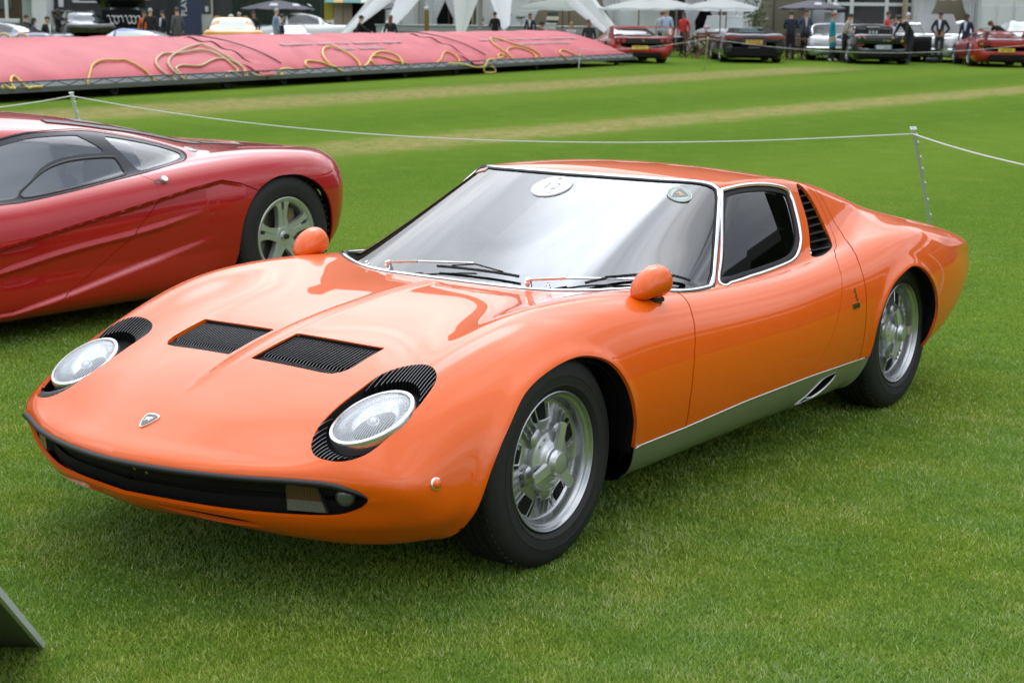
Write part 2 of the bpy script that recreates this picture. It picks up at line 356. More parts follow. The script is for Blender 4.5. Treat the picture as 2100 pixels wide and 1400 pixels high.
# ------------------------------------------------------------------ the orange coupe: skin
def orange_skin(nu=640, nv=210):
    # rows from nose to tail; columns: centre top, bonnet, inner fender, lamp, crown, shoulder, upper side, widest, sill line, bottom edge, underside, underside centre
    R = [
     [(.930,0,.345),(.905,.19,.345),(.845,.38,.345),(.79,.50,.345),(.740,.60,.345),(.705,.66,.345),(.695,.675,.341),(.705,.655,.336),(.745,.58,.332),(.82,.43,.33),(.89,.25,.33),(.928,0,.33)],
     [(.945,0,.403),(.920,.20,.402),(.855,.40,.400),(.79,.525,.397),(.725,.64,.390),(.660,.725,.375),(.625,.755,.343),(.625,.735,.300),(.680,.645,.268),(.775,.47,.262),(.855,.25,.265),(.89,0,.265)],
     [(.870,0,.447),(.85,.2,.443),(.785,.41,.438),(.730,.53,.443),(.665,.64,.455),(.580,.755,.420),(.535,.80,.370),(.515,.81,.310),(.525,.775,.250),(.60,.63,.198),(.70,.32,.198),(.745,0,.198)],
     [(.740,0,.503),(.72,.2,.498),(.66,.41,.497),(.61,.53,.508),(.555,.64,.522),(.460,.775,.478),(.42,.828,.410),(.40,.845,.340),(.38,.825,.265),(.45,.74,.195),(.5,.4,.17),(.5,0,.17)],
     [(.52,0,.580),(.50,.2,.575),(.46,.40,.572),(.43,.53,.582),(.39,.64,.594),(.33,.775,.545),(.31,.845,.470),(.30,.865,.385),(.30,.852,.285),(.32,.78,.185),(.3,.45,.17),(.3,0,.17)],
     [(.26,0,.643),(.25,.2,.638),(.23,.40,.635),(.22,.53,.647),(.20,.64,.660),(.17,.775,.608),(.16,.852,.520),(.15,.876,.415),(.15,.863,.295),(.15,.79,.182),(.15,.45,.17),(.15,0,.17)],
     [(0,0,.678),(0,.2,.674),(0,.40,.673),(0,.53,.692),(0,.64,.708),(0,.778,.655),(0,.857,.550),(0,.880,.430),(0,.864,.300),(0,.79,.182),(0,.45,.17),(0,0,.17)],
     [(-.25,0,.699),(-.25,.2,.696),(-.25,.40,.697),(-.25,.54,.715),(-.25,.65,.728),(-.25,.783,.676),(-.25,.857,.565),(-.25,.879,.440),(-.25,.862,.300),(-.25,.79,.182),(-.25,.45,.17),(-.25,0,.17)],
     [(-.5,0,.701),(-.5,.2,.699),(-.5,.40,.699),(-.5,.55,.712),(-.5,.66,.723),(-.5,.787,.674),(-.5,.857,.567),(-.5,.878,.445),(-.5,.861,.300),(-.5,.79,.180),(-.5,.45,.17),(-.5,0,.17)],
     [(-.85,0,.690),(-.85,.2,.690),(-.85,.40,.690),(-.85,.56,.695),(-.85,.675,.700),(-.85,.790,.657),(-.85,.857,.563),(-.85,.878,.445),(-.85,.862,.300),(-.85,.79,.180),(-.85,.45,.17),(-.85,0,.17)],
     [(-1.4,0,.672),(-1.4,.2,.672),(-1.4,.40,.672),(-1.4,.57,.675),(-1.4,.69,.676),(-1.4,.797,.640),(-1.4,.859,.555),(-1.4,.880,.445),(-1.4,.864,.300),(-1.4,.79,.178),(-1.4,.45,.17),(-1.4,0,.17)],
     [(-1.8,0,.675),(-1.8,.2,.675),(-1.8,.40,.675),(-1.8,.57,.680),(-1.8,.69,.686),(-1.8,.805,.652),(-1.8,.866,.560),(-1.8,.884,.445),(-1.8,.865,.300),(-1.8,.79,.175),(-1.8,.45,.17),(-1.8,0,.17)],
     [(-2.12,0,.690),(-2.12,.2,.690),(-2.12,.40,.690),(-2.12,.56,.700),(-2.12,.68,.716),(-2.12,.803,.677),(-2.12,.873,.570),(-2.12,.888,.445),(-2.12,.866,.300),(-2.12,.79,.175),(-2.12,.45,.17),(-2.12,0,.17)],
     [(-2.5,0,.700),(-2.5,.2,.700),(-2.5,.40,.703),(-2.5,.55,.724),(-2.5,.67,.745),(-2.5,.802,.703),(-2.5,.873,.585),(-2.5,.890,.450),(-2.5,.868,.300),(-2.5,.79,.18),(-2.5,.45,.17),(-2.5,0,.17)],
     [(-2.88,0,.68),(-2.88,.2,.682),(-2.88,.40,.690),(-2.88,.54,.710),(-2.88,.66,.724),(-2.88,.785,.683),(-2.88,.855,.570),(-2.88,.868,.445),(-2.88,.845,.310),(-2.88,.77,.22),(-2.88,.45,.2),(-2.88,0,.2)],
     [(-3.18,0,.645),(-3.18,.2,.647),(-3.18,.40,.652),(-3.18,.52,.662),(-3.18,.625,.668),(-3.18,.745,.636),(-3.18,.805,.535),(-3.18,.815,.430),(-3.18,.785,.340),(-3.18,.71,.27),(-3.18,.4,.25),(-3.18,0,.25)],
     [(-3.43,0,.61),(-3.43,.2,.611),(-3.43,.38,.613),(-3.42,.49,.617),(-3.415,.595,.619),(-3.40,.705,.594),(-3.385,.750,.500),(-3.36,.750,.420),(-3.31,.72,.36),(-3.27,.65,.30),(-3.27,.4,.28),(-3.27,0,.28)],
    ]
    R = [[(a, b-.014*min(max((b-.70)/.08,0),1)*min(max(.62-a,0)/.2,1)*min(max(a+3.3,0)/.2,1), c) for a,b,c in r] for r in R]
    G, vi = net_grid(R, nu, nv, lambda w: w - .055*np.sin(2*np.pi*np.clip(w/.5,0,1)*1.0)*0 )
    x, y, z = G[...,0], np.abs(G[...,1]), G[...,2].copy()
    y[:,0] = 0; G[...,1] = y
    # greenhouse raised over the upper half
    yq = np.clip(y, 0, .76); kb = np.array([0,.2,.38,.5,.6,.66,.70,.73,.76])
    xb = spline_fn(kb, [-.505,-.515,-.555,-.612,-.70,-.79,-.90,-1.04,-1.2], yq); sw = spline_fn(kb, [.452,.45,.44,.415,.335,.26,.19,.13,.07], yq)
    zW = .692+sw*(xb-x)-.025*np.clip(xb-x,0,2)**2
    xr = [-3.6,-3.4,-3.15,-2.8,-2.4,-2.0,-1.8,-1.6,-1.4,-1.2,-1.0,-.6]
    rz = [.54,.59,.665,.775,.900,.987,1.014,1.030,1.034,1.022,.995,.90]
    t = np.array(xr); zc = np.einsum('qk,k->q', spline_matrix(t, np.clip(x,-3.6,-.6).ravel()), np.array(rz)).reshape(x.shape)
    zR = zc-np.interp(x,[-2.8,-2.0,-1.5],[.04,.10,.155])*y*y
    ys = np.interp(x, [-3.4,-2.9,-2.5,-2.1,-1.8,-1.4,-1.0,-.5], [.62,.655,.69,.703,.706,.708,.708,.708]); sl = np.interp(x, [-3.2,-2.8,-2.4,-2.0,-1.7,-1.0], [.7,.95,1.35,1.80,2.08,2.1])
    zS = .672+(ys-y)*sl-.45*np.clip(ys-y,0,1)**2
    zG = smin(smin(zW, zR, .012), zS, np.interp(x,[-2.6,-2.0,-1.5],[.05,.035,.03]))
    k = np.interp(x, [-3.2,-2.5,-2.1,-1.9,-1.6,-.6], [.10,.11,.075,.04,.012,.006])
    up = (vi < 5.6)[None,:]
    G[...,2] = np.where(up & (x < -.40), smax(z, zG, k), z)
    # bonnet crease and rolled wheel-arch lips
    G[...,2] += np.where(vi[None,:] < 3, .009*np.exp(-(y/.013)**1.5)*np.clip((.68-x)/.2,0,1)*np.clip((x+.47)/.06,0,1), 0)
    for poly in (ARCHF, ARCHR):
        dd = -sdist(poly, x.ravel(), G[...,2].ravel()).reshape(x.shape)
        G[...,1] += np.where((vi > 4.5)[None,:]&(vi < 9.2)[None,:], .010*np.exp(-(np.clip(np.abs(dd)-.004,0,9)/.020)**2), 0)
    return G, vi
def spline_fn(k, v, q): return np.einsum('qk,k->q', spline_matrix(np.array(k,float), np.asarray(q,float).ravel()), np.array(v,float)).reshape(np.shape(q))
ARCHF = rounded([(.425,.02),(.422,.22),(.395,.34),(.345,.425),(.285,.487),(.19,.553),(.075,.595),(-.045,.615),(-.135,.608),(-.215,.575),(-.272,.505),(-.312,.41),(-.33,.32),(-.335,.02)], 5)
ARCHR = rounded([(-2.06,.02),(-2.062,.32),(-2.085,.445),(-2.205,.55),(-2.37,.596),(-2.475,.602),(-2.57,.568),(-2.66,.49),(-2.72,.385),(-2.72,.28),(-2.70,.02)], 5)
# ------------------------------------------------------------------ the orange coupe: panels cut from the skin, then fittings
def xtab(q, tab):
    t = sorted(tab); return np.interp(q, [a for a,b in t], [b for a,b in t])
def build_orange():
    G, vi = orange_skin(); M0 = grid_mesh(G); nv = G.shape[1]; S = Surf(G, int(nv*.62), int(nv*.20))
    O = Vector((-1.25,0,0))
    car = thing('sports_car', 'low glossy orange coupe with slatted bonnet and upturned round headlamps, nearest the camera', 'car', O)
    M0 = (M0[0]-np.array(O)*[1,0,0], M0[1], M0[2])            # everything below in car-local metres (x shifted by 1.25)
    S.top = S.top-[O.x,0,0]; S.side = S.side-[O.x,0,0]; DX = -O.x
    sh = lambda P: [(a+DX,b) for a,b in P]
    XZ = lambda V: (V[:,0], V[:,2]); XY = lambda V: (V[:,0], V[:,1]); YZ = lambda V: (V[:,1], V[:,2])
    archf, archr = sh(ARCHF), sh(ARCHR)
    mouth = rounded([(-.2,.392),(0,.393),(.2,.392),(.38,.390),(.52,.389),(.60,.385),(.655,.370),(.684,.349),(.672,.325),(.640,.304),(.59,.290),(.48,.287),(.25,.291),(0,.291),(-.2,.291)], 6)
    slot = rounded([(.10,.2765),(.2,.278),(.30,.274),(.38,.264),(.414,.247),(.37,.242),(.28,.242),(.19,.254)], 4)
    rec = sh(rounded([(.725,.545),(.70,.50),(.645,.474),(.56,.464),(.472,.467),(.388,.472),(.336,.505),(.318,.56),(.332,.617),(.368,.652),(.436,.668),(.503,.673),(.58,.670),(.656,.652),(.708,.607)], 6))
    vent = sh([(.240,.367),(.243,.36),(.264,.052),(.268,.046),(.455,.043),(.459,.047),(.44,.30),(.432,.335),(.41,.355),(.38,.364)])
    ws = sh([(-.512,-.2)]+[(p.x,p.y) for p in smooth_path([(-.512,0,0),(-.522,.2,0),(-.560,.38,0),(-.625,.52,0),(-.69,.62,0),(-.78,.69,0),(-.90,.713,0),(-1.05,.708,0)],6)]+[(-1.10,.690),(-1.22,.632),(-1.36,.562)]+
            [(p.x,p.y) for p in smooth_path([(-1.39,.540,0),(-1.375,.50,0),(-1.295,.38,0),(-1.245,.2,0),(-1.232,0,0)],6)]+[(-1.245,-.2)])
    win = sh(rounded([(-1.118,.684),(-1.20,.764),(-1.30,.872),(-1.39,.957),(-1.42,.971),(-1.55,.976),(-1.70,.969),(-1.83,.951),(-1.893,.932),(-1.902,.90),(-1.885,.855),(-1.857,.80),(-1.822,.755),(-1.762,.717),(-1.69,.697),(-1.56,.687),(-1.34,.680),(-1.2,.678)], 5))
    louv = sh(rounded([(-2.02,.945),(-2.062,.930),(-2.088,.87),(-2.088,.81),(-2.078,.755),(-2.04,.717),(-1.96,.699),(-1.88,.691),(-1.845,.697),(-1.872,.725),(-1.915,.772),(-1.950,.825),(-1.972,.88),(-1.99,.925)], 5))
    scoop = sh(rounded([(-1.80,.272),(-1.70,.273),(-1.645,.250),(-1.59,.215),(-1.545,.188),(-1.60,.181),(-1.69,.192),(-1.755,.223)], 5))
    def cutwhere(M, poly, ax, where): return clip(M, np.maximum(-sdist(poly, *ax(M[0])), where(M[0])))
    M = cutwhere(M0, archf, XZ, lambda V: .55-V[:,1]); M = cutwhere(M, archr, XZ, lambda V: .55-V[:,1])
    M = cutwhere(M, mouth, YZ, lambda V: .5+DX-V[:,0]); M = cutwhere(M, slot, YZ, lambda V: .5+DX-V[:,0])
    M = cutwhere(M, rec, XY, lambda V: .36-V[:,2]); M = cutwhere(M, vent, XY, lambda V: .4-V[:,2])
    M = cutwhere(M, ws, XY, lambda V: .5-V[:,2]); M = cutwhere(M, win, XZ, lambda V: .45-V[:,1]); M = cutwhere(M, louv, XZ, lambda V: .4-V[:,1])
    bf = lambda M_: -.86-M_[1][:,2]-np.clip((M_[0][:,2]-.186)/.01,0,1)-np.clip((M_[0][:,0]-.34-DX)/.05,0,1)*np.clip((M_[0][:,2]-.172)/.004,0,1)
    bot = clip(M, bf(M)); M = clip(M, -bf(M))
    # sill
    zsill = lambda V: xtab(V[:,0]-DX, [(-.33,.290),(-.65,.291),(-1.06,.303),(-1.55,.303),(-2.02,.293)])
    inx = lambda V: np.minimum(-.20+DX-V[:,0], V[:,0]-(-2.15+DX))
    sill = clip(M, np.minimum(zsill(M[0])-M[0][:,2], inx(M[0]))); M = clip(M, np.maximum(M[0][:,2]-zsill(M[0])-.004, -inx(M[0])))
    sillc = cutwhere(sill, scoop, XZ, lambda V: .5-V[:,1])
    g = .0034
    def Xf(V): return DX+xtab(V[:,2], [(.285,-.665),(.384,-.658),(.477,-.672),(.535,-.694),(.59,-.729),(.643,-.770),(.672,-.80),(.688,-.812),(.72,-.815)])
    def Xd(V): return DX+xtab(V[:,2], [(.30,-1.535),(.421,-1.68),(.542,-1.774),(.602,-1.831),(.655,-1.885),(.683,-1.935),(.700,-2.00),(.711,-2.053),(.735,-2.10),(.767,-2.125),(.874,-2.150),(.938,-2.122),(1,-2.10)])
    def Xc(V): return DX+xtab(V[:,2], [(.297,-1.985),(.37,-1.979),(.48,-1.979),(.555,-1.994),(.624,-2.02),(.665,-2.05),(.698,-2.094),(.72,-2.150),(.75,-2.188),(.865,-2.201),(.929,-2.178),(1,-2.17)])
    def Zr(V): return xtab(V[:,0]-DX, [(-2.3,.935),(-2.15,.940),(-2.0,.957),(-1.9,.964),(-1.69,.985),(-1.42,.983),(-1.39,.968),(-1.10,.683),(-1.06,.70),(-1.0,.80)])
    front = clip(M, M[0][:,0]-Xf(M[0])-g); rest = clip(M, Xf(M[0])-M[0][:,0]-g)
    rear = clip(rest, Xc(rest[0])-rest[0][:,0]-g); rest = clip(rest, rest[0][:,0]-Xc(rest[0])-g)
    roof = clip(rest, rest[0][:,2]-Zr(rest[0])); rest = clip(rest, Zr(rest[0])-rest[0][:,2]-.001)
    door = clip(rest, rest[0][:,0]-Xd(rest[0])-g*.6); post = clip(rest, Xd(rest[0])-rest[0][:,0]-g*.6)
    skin('front_clamshell', front, ORANGE, car, both=True, weld=True)
    skin('rear_clamshell', rear, ORANGE, car, both=True, weld=True)
    skin('roof', roof, ORANGE, car, both=True, weld=True)
    for fl in (False, True):
        skin('door', door, ORANGE, car, flip=fl); skin('rear_pillar', post, ORANGE, car, flip=fl)
        skin('sill', sillc, SILLP, car, flip=fl, flange=.003)
    skin('underbody', bot, MATT, car, flange=0, both=True)
    # black shell a few centimetres inside the skin: what shows in gaps, behind slats and round the cabin
    Mc = grid_mesh(G[::3, ::3]); Mc = (Mc[0]-np.array(O)*[1,0,0], Mc[1], Mc[2])
    L = cutwhere(cutwhere(Mc, archf, XZ, lambda V: .45-V[:,1]), archr, XZ, lambda V: .45-V[:,1])
    L = cutwhere(L, ws, XY, lambda V: .5-V[:,2]); L = cutwhere(L, win, XZ, lambda V: .45-V[:,1])
    L = clip(L, L[0][:,2]-.19)
    skin('inner_shell', L, MATT, car, flange=0, both=True, off=-.045)
    # glass and trims
    wg = clip(M0, np.minimum(sdist(ws, *XY(M0[0])), M0[0][:,2]-.5)); skin('windscreen', wg, GLASS, car, flange=0, both=True, off=-.003)
    sg = clip(M0, np.minimum(sdist(win, *XZ(M0[0])), M0[0][:,1]-.45))
    for fl in (False, True): skin('side_window', sg, DGLASS, car, flip=fl, flange=0, off=-.012)
    def on_top(P): return zip(*[S.zn(a,b) for a,b in P])
    def on_side(P, sg_): return zip(*[S.yn(a,b,sg_) for a,b in P])
    half = [p for p in ws if p[1] >= 0]; full = half+[(a,-b) for a,b in reversed(half[1:-1])]
    # keep trim lines on the glass side
    P_, N_ = on_top(full); P_ = smooth_path(P_, 2, True)[::2]; P_ = list(P_); N_ = list(N_)
    part('windscreen_rubber', ribbon(P_, N_, .030, .0035, True, -.001), RUBBER, car, smooth=70)
    part('windscreen_trim', ribbon(P_, N_, .016, .006, True), CHROME, car, smooth=70)
    for s_ in (1,-1):
        P2, N2 = on_side(win, s_); P2, N2 = list(P2), list(N2)
        part('window_trim', ribbon(P2, N2, .0125, .005, True), CHROME, car, smooth=70)
        Pi, Ni = on_side([(cx_,cz_) for cx_,cz_ in inset(win, .014)], s_)
        part('window_seal', ribbon(list(Pi), list(Ni), .016, .002, True, -.008), RUBBER, car, smooth=70)
        # intake beside the door window: slats
        zs = np.linspace(.712, .925, 9); xs_ = [p[0] for p in louv]; lz = [p[1] for p in louv]
        holder = part('intake_panel', patch_shape(S, [(a,b) for a,b in louv], s_, -.11), MATT, car)
        for z_ in zs:
            xa, xb_ = span_at(louv, z_)
            if xa is None: continue
            pa, na = S.yn(xa+.004, z_, s_); pb, nb = S.yn(xb_-.004, z_, s_); dv = Vector((0,-s_*.075,-.004))
            q0, q1 = pa-na*.004, pb-nb*.004
            V = [q0, q1, q1+dv, q0+dv]; t_ = Vector((0,0,.0035))
            part('slat', loft([V, [v+t_ for v in V]]), BLACK, holder)
        Wl = []
        for z_ in np.linspace(.705,.930,9):
            xa, xb_ = span_at(louv, z_); pa, na = S.yn(xb_, z_, s_); Wl.append((pa-na*.002, pa+Vector((-.035,-s_*.085,0))))
        V = [w[0] for w in Wl]+[w[1] for w in Wl]; n_ = len(Wl)
        part('intake_wall', (V, [(i,i+1,n_+i+1,n_+i) for i in range(n_-1)]), ORANGE, car, fix=False)
        p, n = S.yn(-1.865+DX, .712, s_); part('door_catch', cat(tube([p-n*.05, p-n*.005], .009, 12), box(tuple(p-n*.012), (.02,.012,.03), .003)), CHROME, car)
        # script badge and emblem on the rear pillar
        p, n = S.yn(-1.893+DX, .518, s_); bd = part('script_badge', plate_on(p, n, (1,0,0), [rrect(.054,.016,.002)], .003), mat('dark_badge',(.02,.03,.02),.25,.3), car)
        part('badge_rim', frame_on(p, n, (1,0,0), .056, .018, .0016, .004), mat('brass',(.55,.42,.18),.25,1), bd)
        T = text_shape('Bertone', .0125, .0004)
        part('lettering', on_plane(T, p+n*.0035, n, (-s_,0,0)), mat('brass'), bd)
        p, n = S.yn(-1.905+DX, .557, s_)
        em = [(a*.8,b*.85) for a,b in [(-.004,-.03),(.006,-.03),(.009,-.018),(.004,-.008),(.007,.002),(.002,.012),(.003,.022),(-.006,.03),(-.009,.022),(-.004,.012),(-.007,.0),(-.002,-.012),(-.006,-.022)]]
        part('side_emblem', plate_on(p, n, (1,0,0), [em], .004), mat('brass'), car)
        # scoop in the sill
        part('sill_duct', patch_shape(S, scoop, s_, -.055), MATT, car)
        P3, N3 = on_side(scoop, s_); part('duct_rim', ribbon(list(P3), list(N3), .004, .003, True), SILLP, car, smooth=70)
        P4, N4 = on_side([(x_+DX, float(xtab(x_, [(-.33,.290),(-.65,.291),(-1.06,.303),(-1.55,.303),(-2.02,.293)]))) for x_ in np.linspace(-.345,-2.03,40)], s_)
        part('sill_trim', ribbon(list(P4), list(N4), .007, .004), mat('bright_trim',(.7,.7,.7),.2,1), car, smooth=70)
        # bonnet vent with its slats
        vp = part('bonnet_vent', patch_top(S, vent, s_, -.030), MATT, car)
        for i in range(26):
            y_ = .056+i*.0117; xs2 = span_y(vent, y_)
            if not xs2: continue
            xa, xb_ = xs2[0]+.004, xs2[1]-.004; pr = []
            for t_, dz in ((0,.010),(.08,.007),(.74,.007),(.80,.012),(1,.006)):
                x_ = xa+(xb_-xa)*t_; pr.append((x_, S.z(x_,y_)-dz))
            ring = [(x_,z_) for x_,z_ in pr]+[(x_,z_-.014) for x_,z_ in reversed(pr)]
            edge_lit(part('slat', loft([[(x_, s_*(y_-.0009), z_) for x_,z_ in ring], [(x_, s_*(y_+.0009), z_) for x_,z_ in ring]]), mat('slat_black',(.004,.004,.004),.8,0,0,.1), vp))
        # headlamp in its black recess with lashes
        rp = part('headlamp_recess', patch_top(S, rec, s_, -.050), MATT, car)
        c, n = S.zn(.553+DX, s_*.578); ax = Vector((1,0,0)); ax = (ax-n*ax.dot(n)).normalized(); ay = n.cross(ax); tw = s_*RAD(-14)
        ax, ay = ax*cos(tw)+ay*sin(tw), ay*cos(tw)-ax*sin(tw); c = c-n*.022
        def el(rx, ry, h, k=40): return [c+ax*(rx*cos(2*pi*i/k))+ay*(ry*sin(2*pi*i/k))+n*h for i in range(k)]
        hl = part('headlamp', loft([el(.130,.098,-.03),el(.130,.098,.004),el(.127,.095,.008),el(.118,.088,.009),el(.116,.086,.0)], False), mat('lamp_ring',(.66,.66,.65),.2,.9), car)
        part('lens', loft([el(.117*k,.087*k,h) for k,h in ((1,.003),(.92,.010),(.75,.018),(.5,.024),(.25,.027),(.02,.028))], False), lamp_glass(), hl, smooth=80)
        part('reflector', loft([el(.116*k,.086*k,h) for k,h in ((1,.001),(.85,-.012),(.6,-.024),(.35,-.032),(.16,-.036),(.02,-.037))], False), mat('reflector',(.80,.82,.84),.22,1), hl, smooth=80)
        part('bulb_shield', move(ball((0,0,0),.018,12,8), tuple(c-n*.012)), mat('reflector'), hl, smooth=80)
        for k in range(17):
            y_ = .474+k*.0112; xs2 = span_y(rec, y_)
            if not xs2: continue
            for e in (0,1):
                xo = xs2[e]; sg_ = 1 if e == 0 else -1                # e=0 rear end, e=1 front end
                reach = (.070 if e == 0 else .058); 
                # stay clear of the lamp
                dyl = (y_-.578)/.100; lim = .553+DX-sg_*(.133*math.sqrt(max(0,1-dyl*dyl))-.012*0)
                if abs(dyl) < 1: reach = min(reach, max(.012, (lim-xo)*sg_-.001))
                x1 = xo+sg_*reach; z0 = S.z(xo,y_); pr = []
                for t_ in (0,.25,.5,.75,1):
                    x_ = xo+(x1-xo)*t_; pr.append((x_, S.z(x_,y_)+.0015-.014*t_**1.5))
                ring = pr+[(x1, pr[-1][1]-.03),(xo+sg_*.002, z0-.03)]
                edge_lit(part('lash', loft([[(a_, s_*(y_-.0011+.10*(a_-xo)*sg_*(1 if e == 0 else -1)*.0), b_) for a_,b_ in ring],[(a_, s_*(y_+.0011), b_) for a_,b_ in ring]]), mat('lash_black',(.004,.004,.004),.7,0,0,.15), rp))
        # side marker, mirror, wheel wells
        p, n = S.yn(.544+DX, .375, s_); u, v = frame_of(n)
        mk = part('side_marker', on_plane(lathe([(.001,.006),(.014,.006),(.017,.004),(.018,0),(.018,-.004)],24), p, n, u), CHROME, car)
        part('amber_lens', on_plane(lathe([(.0135,.004),(.0125,.010),(.009,.014),(.004,.016),(.0005,.0162)],24), p, n, u), mat('amber',(.75,.12,.01),.12,0,.5), mk)
        p, n = S.zn(-.645+DX, s_*.729)
        mirror_shell(car, p, n, s_)
        for cx_, arch in ((0,archf),(-2.504,archr)):
            a_ = [(x_+(.0),z_) for x_,z_ in arch if z_ > .21]
            V = [];
            big = [(DX+cx_*.5+ (x_-DX-cx_*.5)*1.0, z_) for x_,z_ in a_]
            def grow(x_,z_,g_): 
                mx = DX+(-.0+(.05 if cx_ == 0 else -2.39)); d = Vector((x_-mx, z_-.27)); d = d+d.normalized()*g_; return mx+d.x, .27+d.y
            r0 = [(*grow(x_,z_,.006),) for x_,z_ in a_]; r1 = [(*grow(x_,z_,.055),) for x_,z_ in a_]
            V = [(x_, s_*(S.yn(x_,max(z_,.24),1)[0].y-.012), z_) for x_,z_ in r0]+[(x_, s_*.70, z_) for x_,z_ in r1]+[(x_, s_*.42, z_) for x_,z_ in r1]
            n_ = len(a_); F = [(j*n_+i, j*n_+i+1, (j+1)*n_+i+1, (j+1)*n_+i) for j in range(2) for i in range(n_-1)]+[tuple(range(2*n_,3*n_))]
            part('wheel_well', (V,F), MATT, car, fix=False)
            orange_wheel(car, (cx_+DX, s_*.79, .315), s_, 0 if cx_ == 0 else RAD(44))
    # mouth: black bowl, bumper strip, lamps
    full_m = mouth
    Mm = clip(clip(M0, M0[0][:,0]-.5-DX), 0*M0[0][:,0]+1) ; inm = clip(Mm, sdist(mouth, *YZ(Mm[0]))+.012)
    inm = (inm[0]-np.array([.035,0,0])*np.ones((len(inm[0]),1)), inm[1], inm[2])
    skin('grille_recess', inm, MATT, car, flange=0, both=True)
    F_ = lambda y_, z_: front_point(G, DX, y_, z_)
    path = [F_(y_, z_) for y_, z_ in [(-.684,.349),(-.67,.363),(-.64,.376),(-.60,.386),(-.52,.3905),(-.38,.3925),(-.2,.394),(0,.395),(.2,.394),(.38,.3925),(.52,.3905),(.60,.386),(.64,.376),(.67,.363),(.684,.349)]]
    pp = smooth_path([p[0] for p in path], 6); w_ = [(.35+.65*min(1,min(i,len(pp)-1-i)/14)) for i in range(len(pp))]
    sec = [(-.010,-.008),(.004,-.009),(.012,-.004),(.013,.002),(.008,.007),(-.010,.007)]; rings = []
    for i, p in enumerate(pp):
        d = (pp[min(i+1,len(pp)-1)]-pp[max(i-1,0)]).normalized(); o_ = Vector((d.y,-d.x,0)).normalized(); 
        if o_.x < 0: o_ = -o_
        rings.append([p+o_*(a*w_[i])+Vector((0,0,b*w_[i])) for a,b in sec])
    part('bumper_strip', loft(rings), mat('bumper_rubber',(.012,.012,.013),.5,spec=.4), car, smooth=60)
    for s_ in (1,-1):
        p, n = F_(s_*.535,.335); n = Vector((n.x,n.y,n.z*.3)).normalized(); u = Vector((0,0,1)).cross(n).normalized(); p = p-n*.030
        quad = [(-.052,-.036),(.058,-.038),(.034,.034),(-.052,.040)]
        if s_ < 0: quad = [(-a,b) for a,b in reversed(quad)]
        ln = part('indicator_lamp', plate_on(p, n, u, [quad], .012, .02), mat('lamp_housing',(.03,.03,.03),.4), car)
        up_ = [(a*.93, b*.93) for a,b in quad]; mid_ = lambda t: [(up_[3][0]+(up_[0][0]-up_[3][0])*t, up_[3][1]+(up_[0][1]-up_[3][1])*t),(up_[2][0]+(up_[1][0]-up_[2][0])*t, up_[2][1]+(up_[1][1]-up_[2][1])*t)]
        a0,a1,a2 = mid_(0),mid_(.56),mid_(1)
        part('amber_lens', plate_on(p+n*.012, n, u, [[a0[0],a0[1],a1[1],a1[0]]], .003), fluted('amber_flutes',(.07,.026,.015)), ln)
        part('clear_lens', plate_on(p+n*.012, n, u, [[a1[0],a1[1],a2[1],a2[0]]], .003), fluted('clear_flutes',(.13,.13,.115)), ln)
        p, n = F_(s_*.632,.346); n = Vector((n.x,n.y,0)).normalized(); u = Vector((0,0,1)).cross(n)
        fl_ = part('fog_lamp', on_plane(lathe([(.001,-.01),(.026,-.01),(.026,.0),(.022,.003)],24), p-n*.02, n, u), mat('lamp_housing'), car)
        part('lens', on_plane(lathe([(.023,.001),(.018,.006),(.009,.009),(.0005,.010)],24), p-n*.02, n, u), mat('smoked_lens',(.10,.11,.10),.12,.3,.5), fl_, smooth=80)
    for y_ in (.045,.085):
        p, n = F_(y_,.347+.006*(y_ < .06)); part('plate_bolt', on_plane(lathe([(.0045,-.004),(.0045,.003),(.001,.004)],10), p-n*.034, n, frame_of(n)[0]), mat('brass'), car)
    Ms = clip(M0, np.minimum(sdist(slot,*YZ(M0[0]))+.004, M0[0][:,0]-.5-DX)); [skin('chin_duct', Ms, MATT, car, flange=0, flip=fl, off=-.012) for fl in (False, True)]
    # bonnet shield
    c, n = S.zn(.808+DX, 0); n.y = 0; n.normalize(); u = Vector((0,1,0))
    shd = [(a*.74,b*.74) for a,b in [(-.034,.028),(-.018,.036),(0,.038),(.018,.036),(.034,.028),(.030,.002),(.018,-.026),(0,-.046),(-.018,-.026),(-.030,.002)]]
    sb = part('bonnet_badge', plate_on(c, n, u, [rounded(shd,3)], .004), mat('badge_chrome',(.75,.74,.70),.2,1), car)
    part('shield', plate_on(c+n*.004, n, u, [[(a*.84,b*.84) for a,b in rounded(shd,3)]], .001), mat('badge_black',(.012,.013,.016),.15,0,.6), sb)
    bull = [(a*.74,b*.74) for a,b in [(-.018,.004),(-.012,.012),(-.004,.011),(.004,.014),(.010,.011),(.017,.016),(.015,.006),(.010,.002),(.013,-.008),(.008,-.010),(.004,-.002),(-.005,-.002),(-.010,-.012),(-.014,-.010),(-.011,-.001)]]
    part('bull_emblem', plate_on(c+n*.005, n, u, [bull], .001), mat('badge_chrome'), sb)
    # wipers
    for px, py, tx, ty, b0, b1 in ((-.553,-.283,-.602,.05,(-.572,-.085),(-.580,.250)), (-.552,.308,-.755,.585,(-.640,.47),(-.935,.684))):
        c, n = S.zn(px+DX, py); e, n2 = S.zn(tx+DX, ty); e = e+n2*.018
        wp = part('wiper', cat(tube([c-n*.01, c+n*.022], .012, 12), tube([c+n*.022, c+n*.032], .009, 12)), CHROME, car)
        k_ = c+n*.028; m_ = k_.lerp(e, .36)+Vector((0,0,.004))
        part('wiper_arm', cat(bar(k_, m_, .017, .007), tube([m_, e], .0035, 8)), mat('bright_trim'), wp)
        q0, nn0 = S.zn(b0[0]+DX, b0[1]); q1, nn1 = S.zn(b1[0]+DX, b1[1]); bl = []
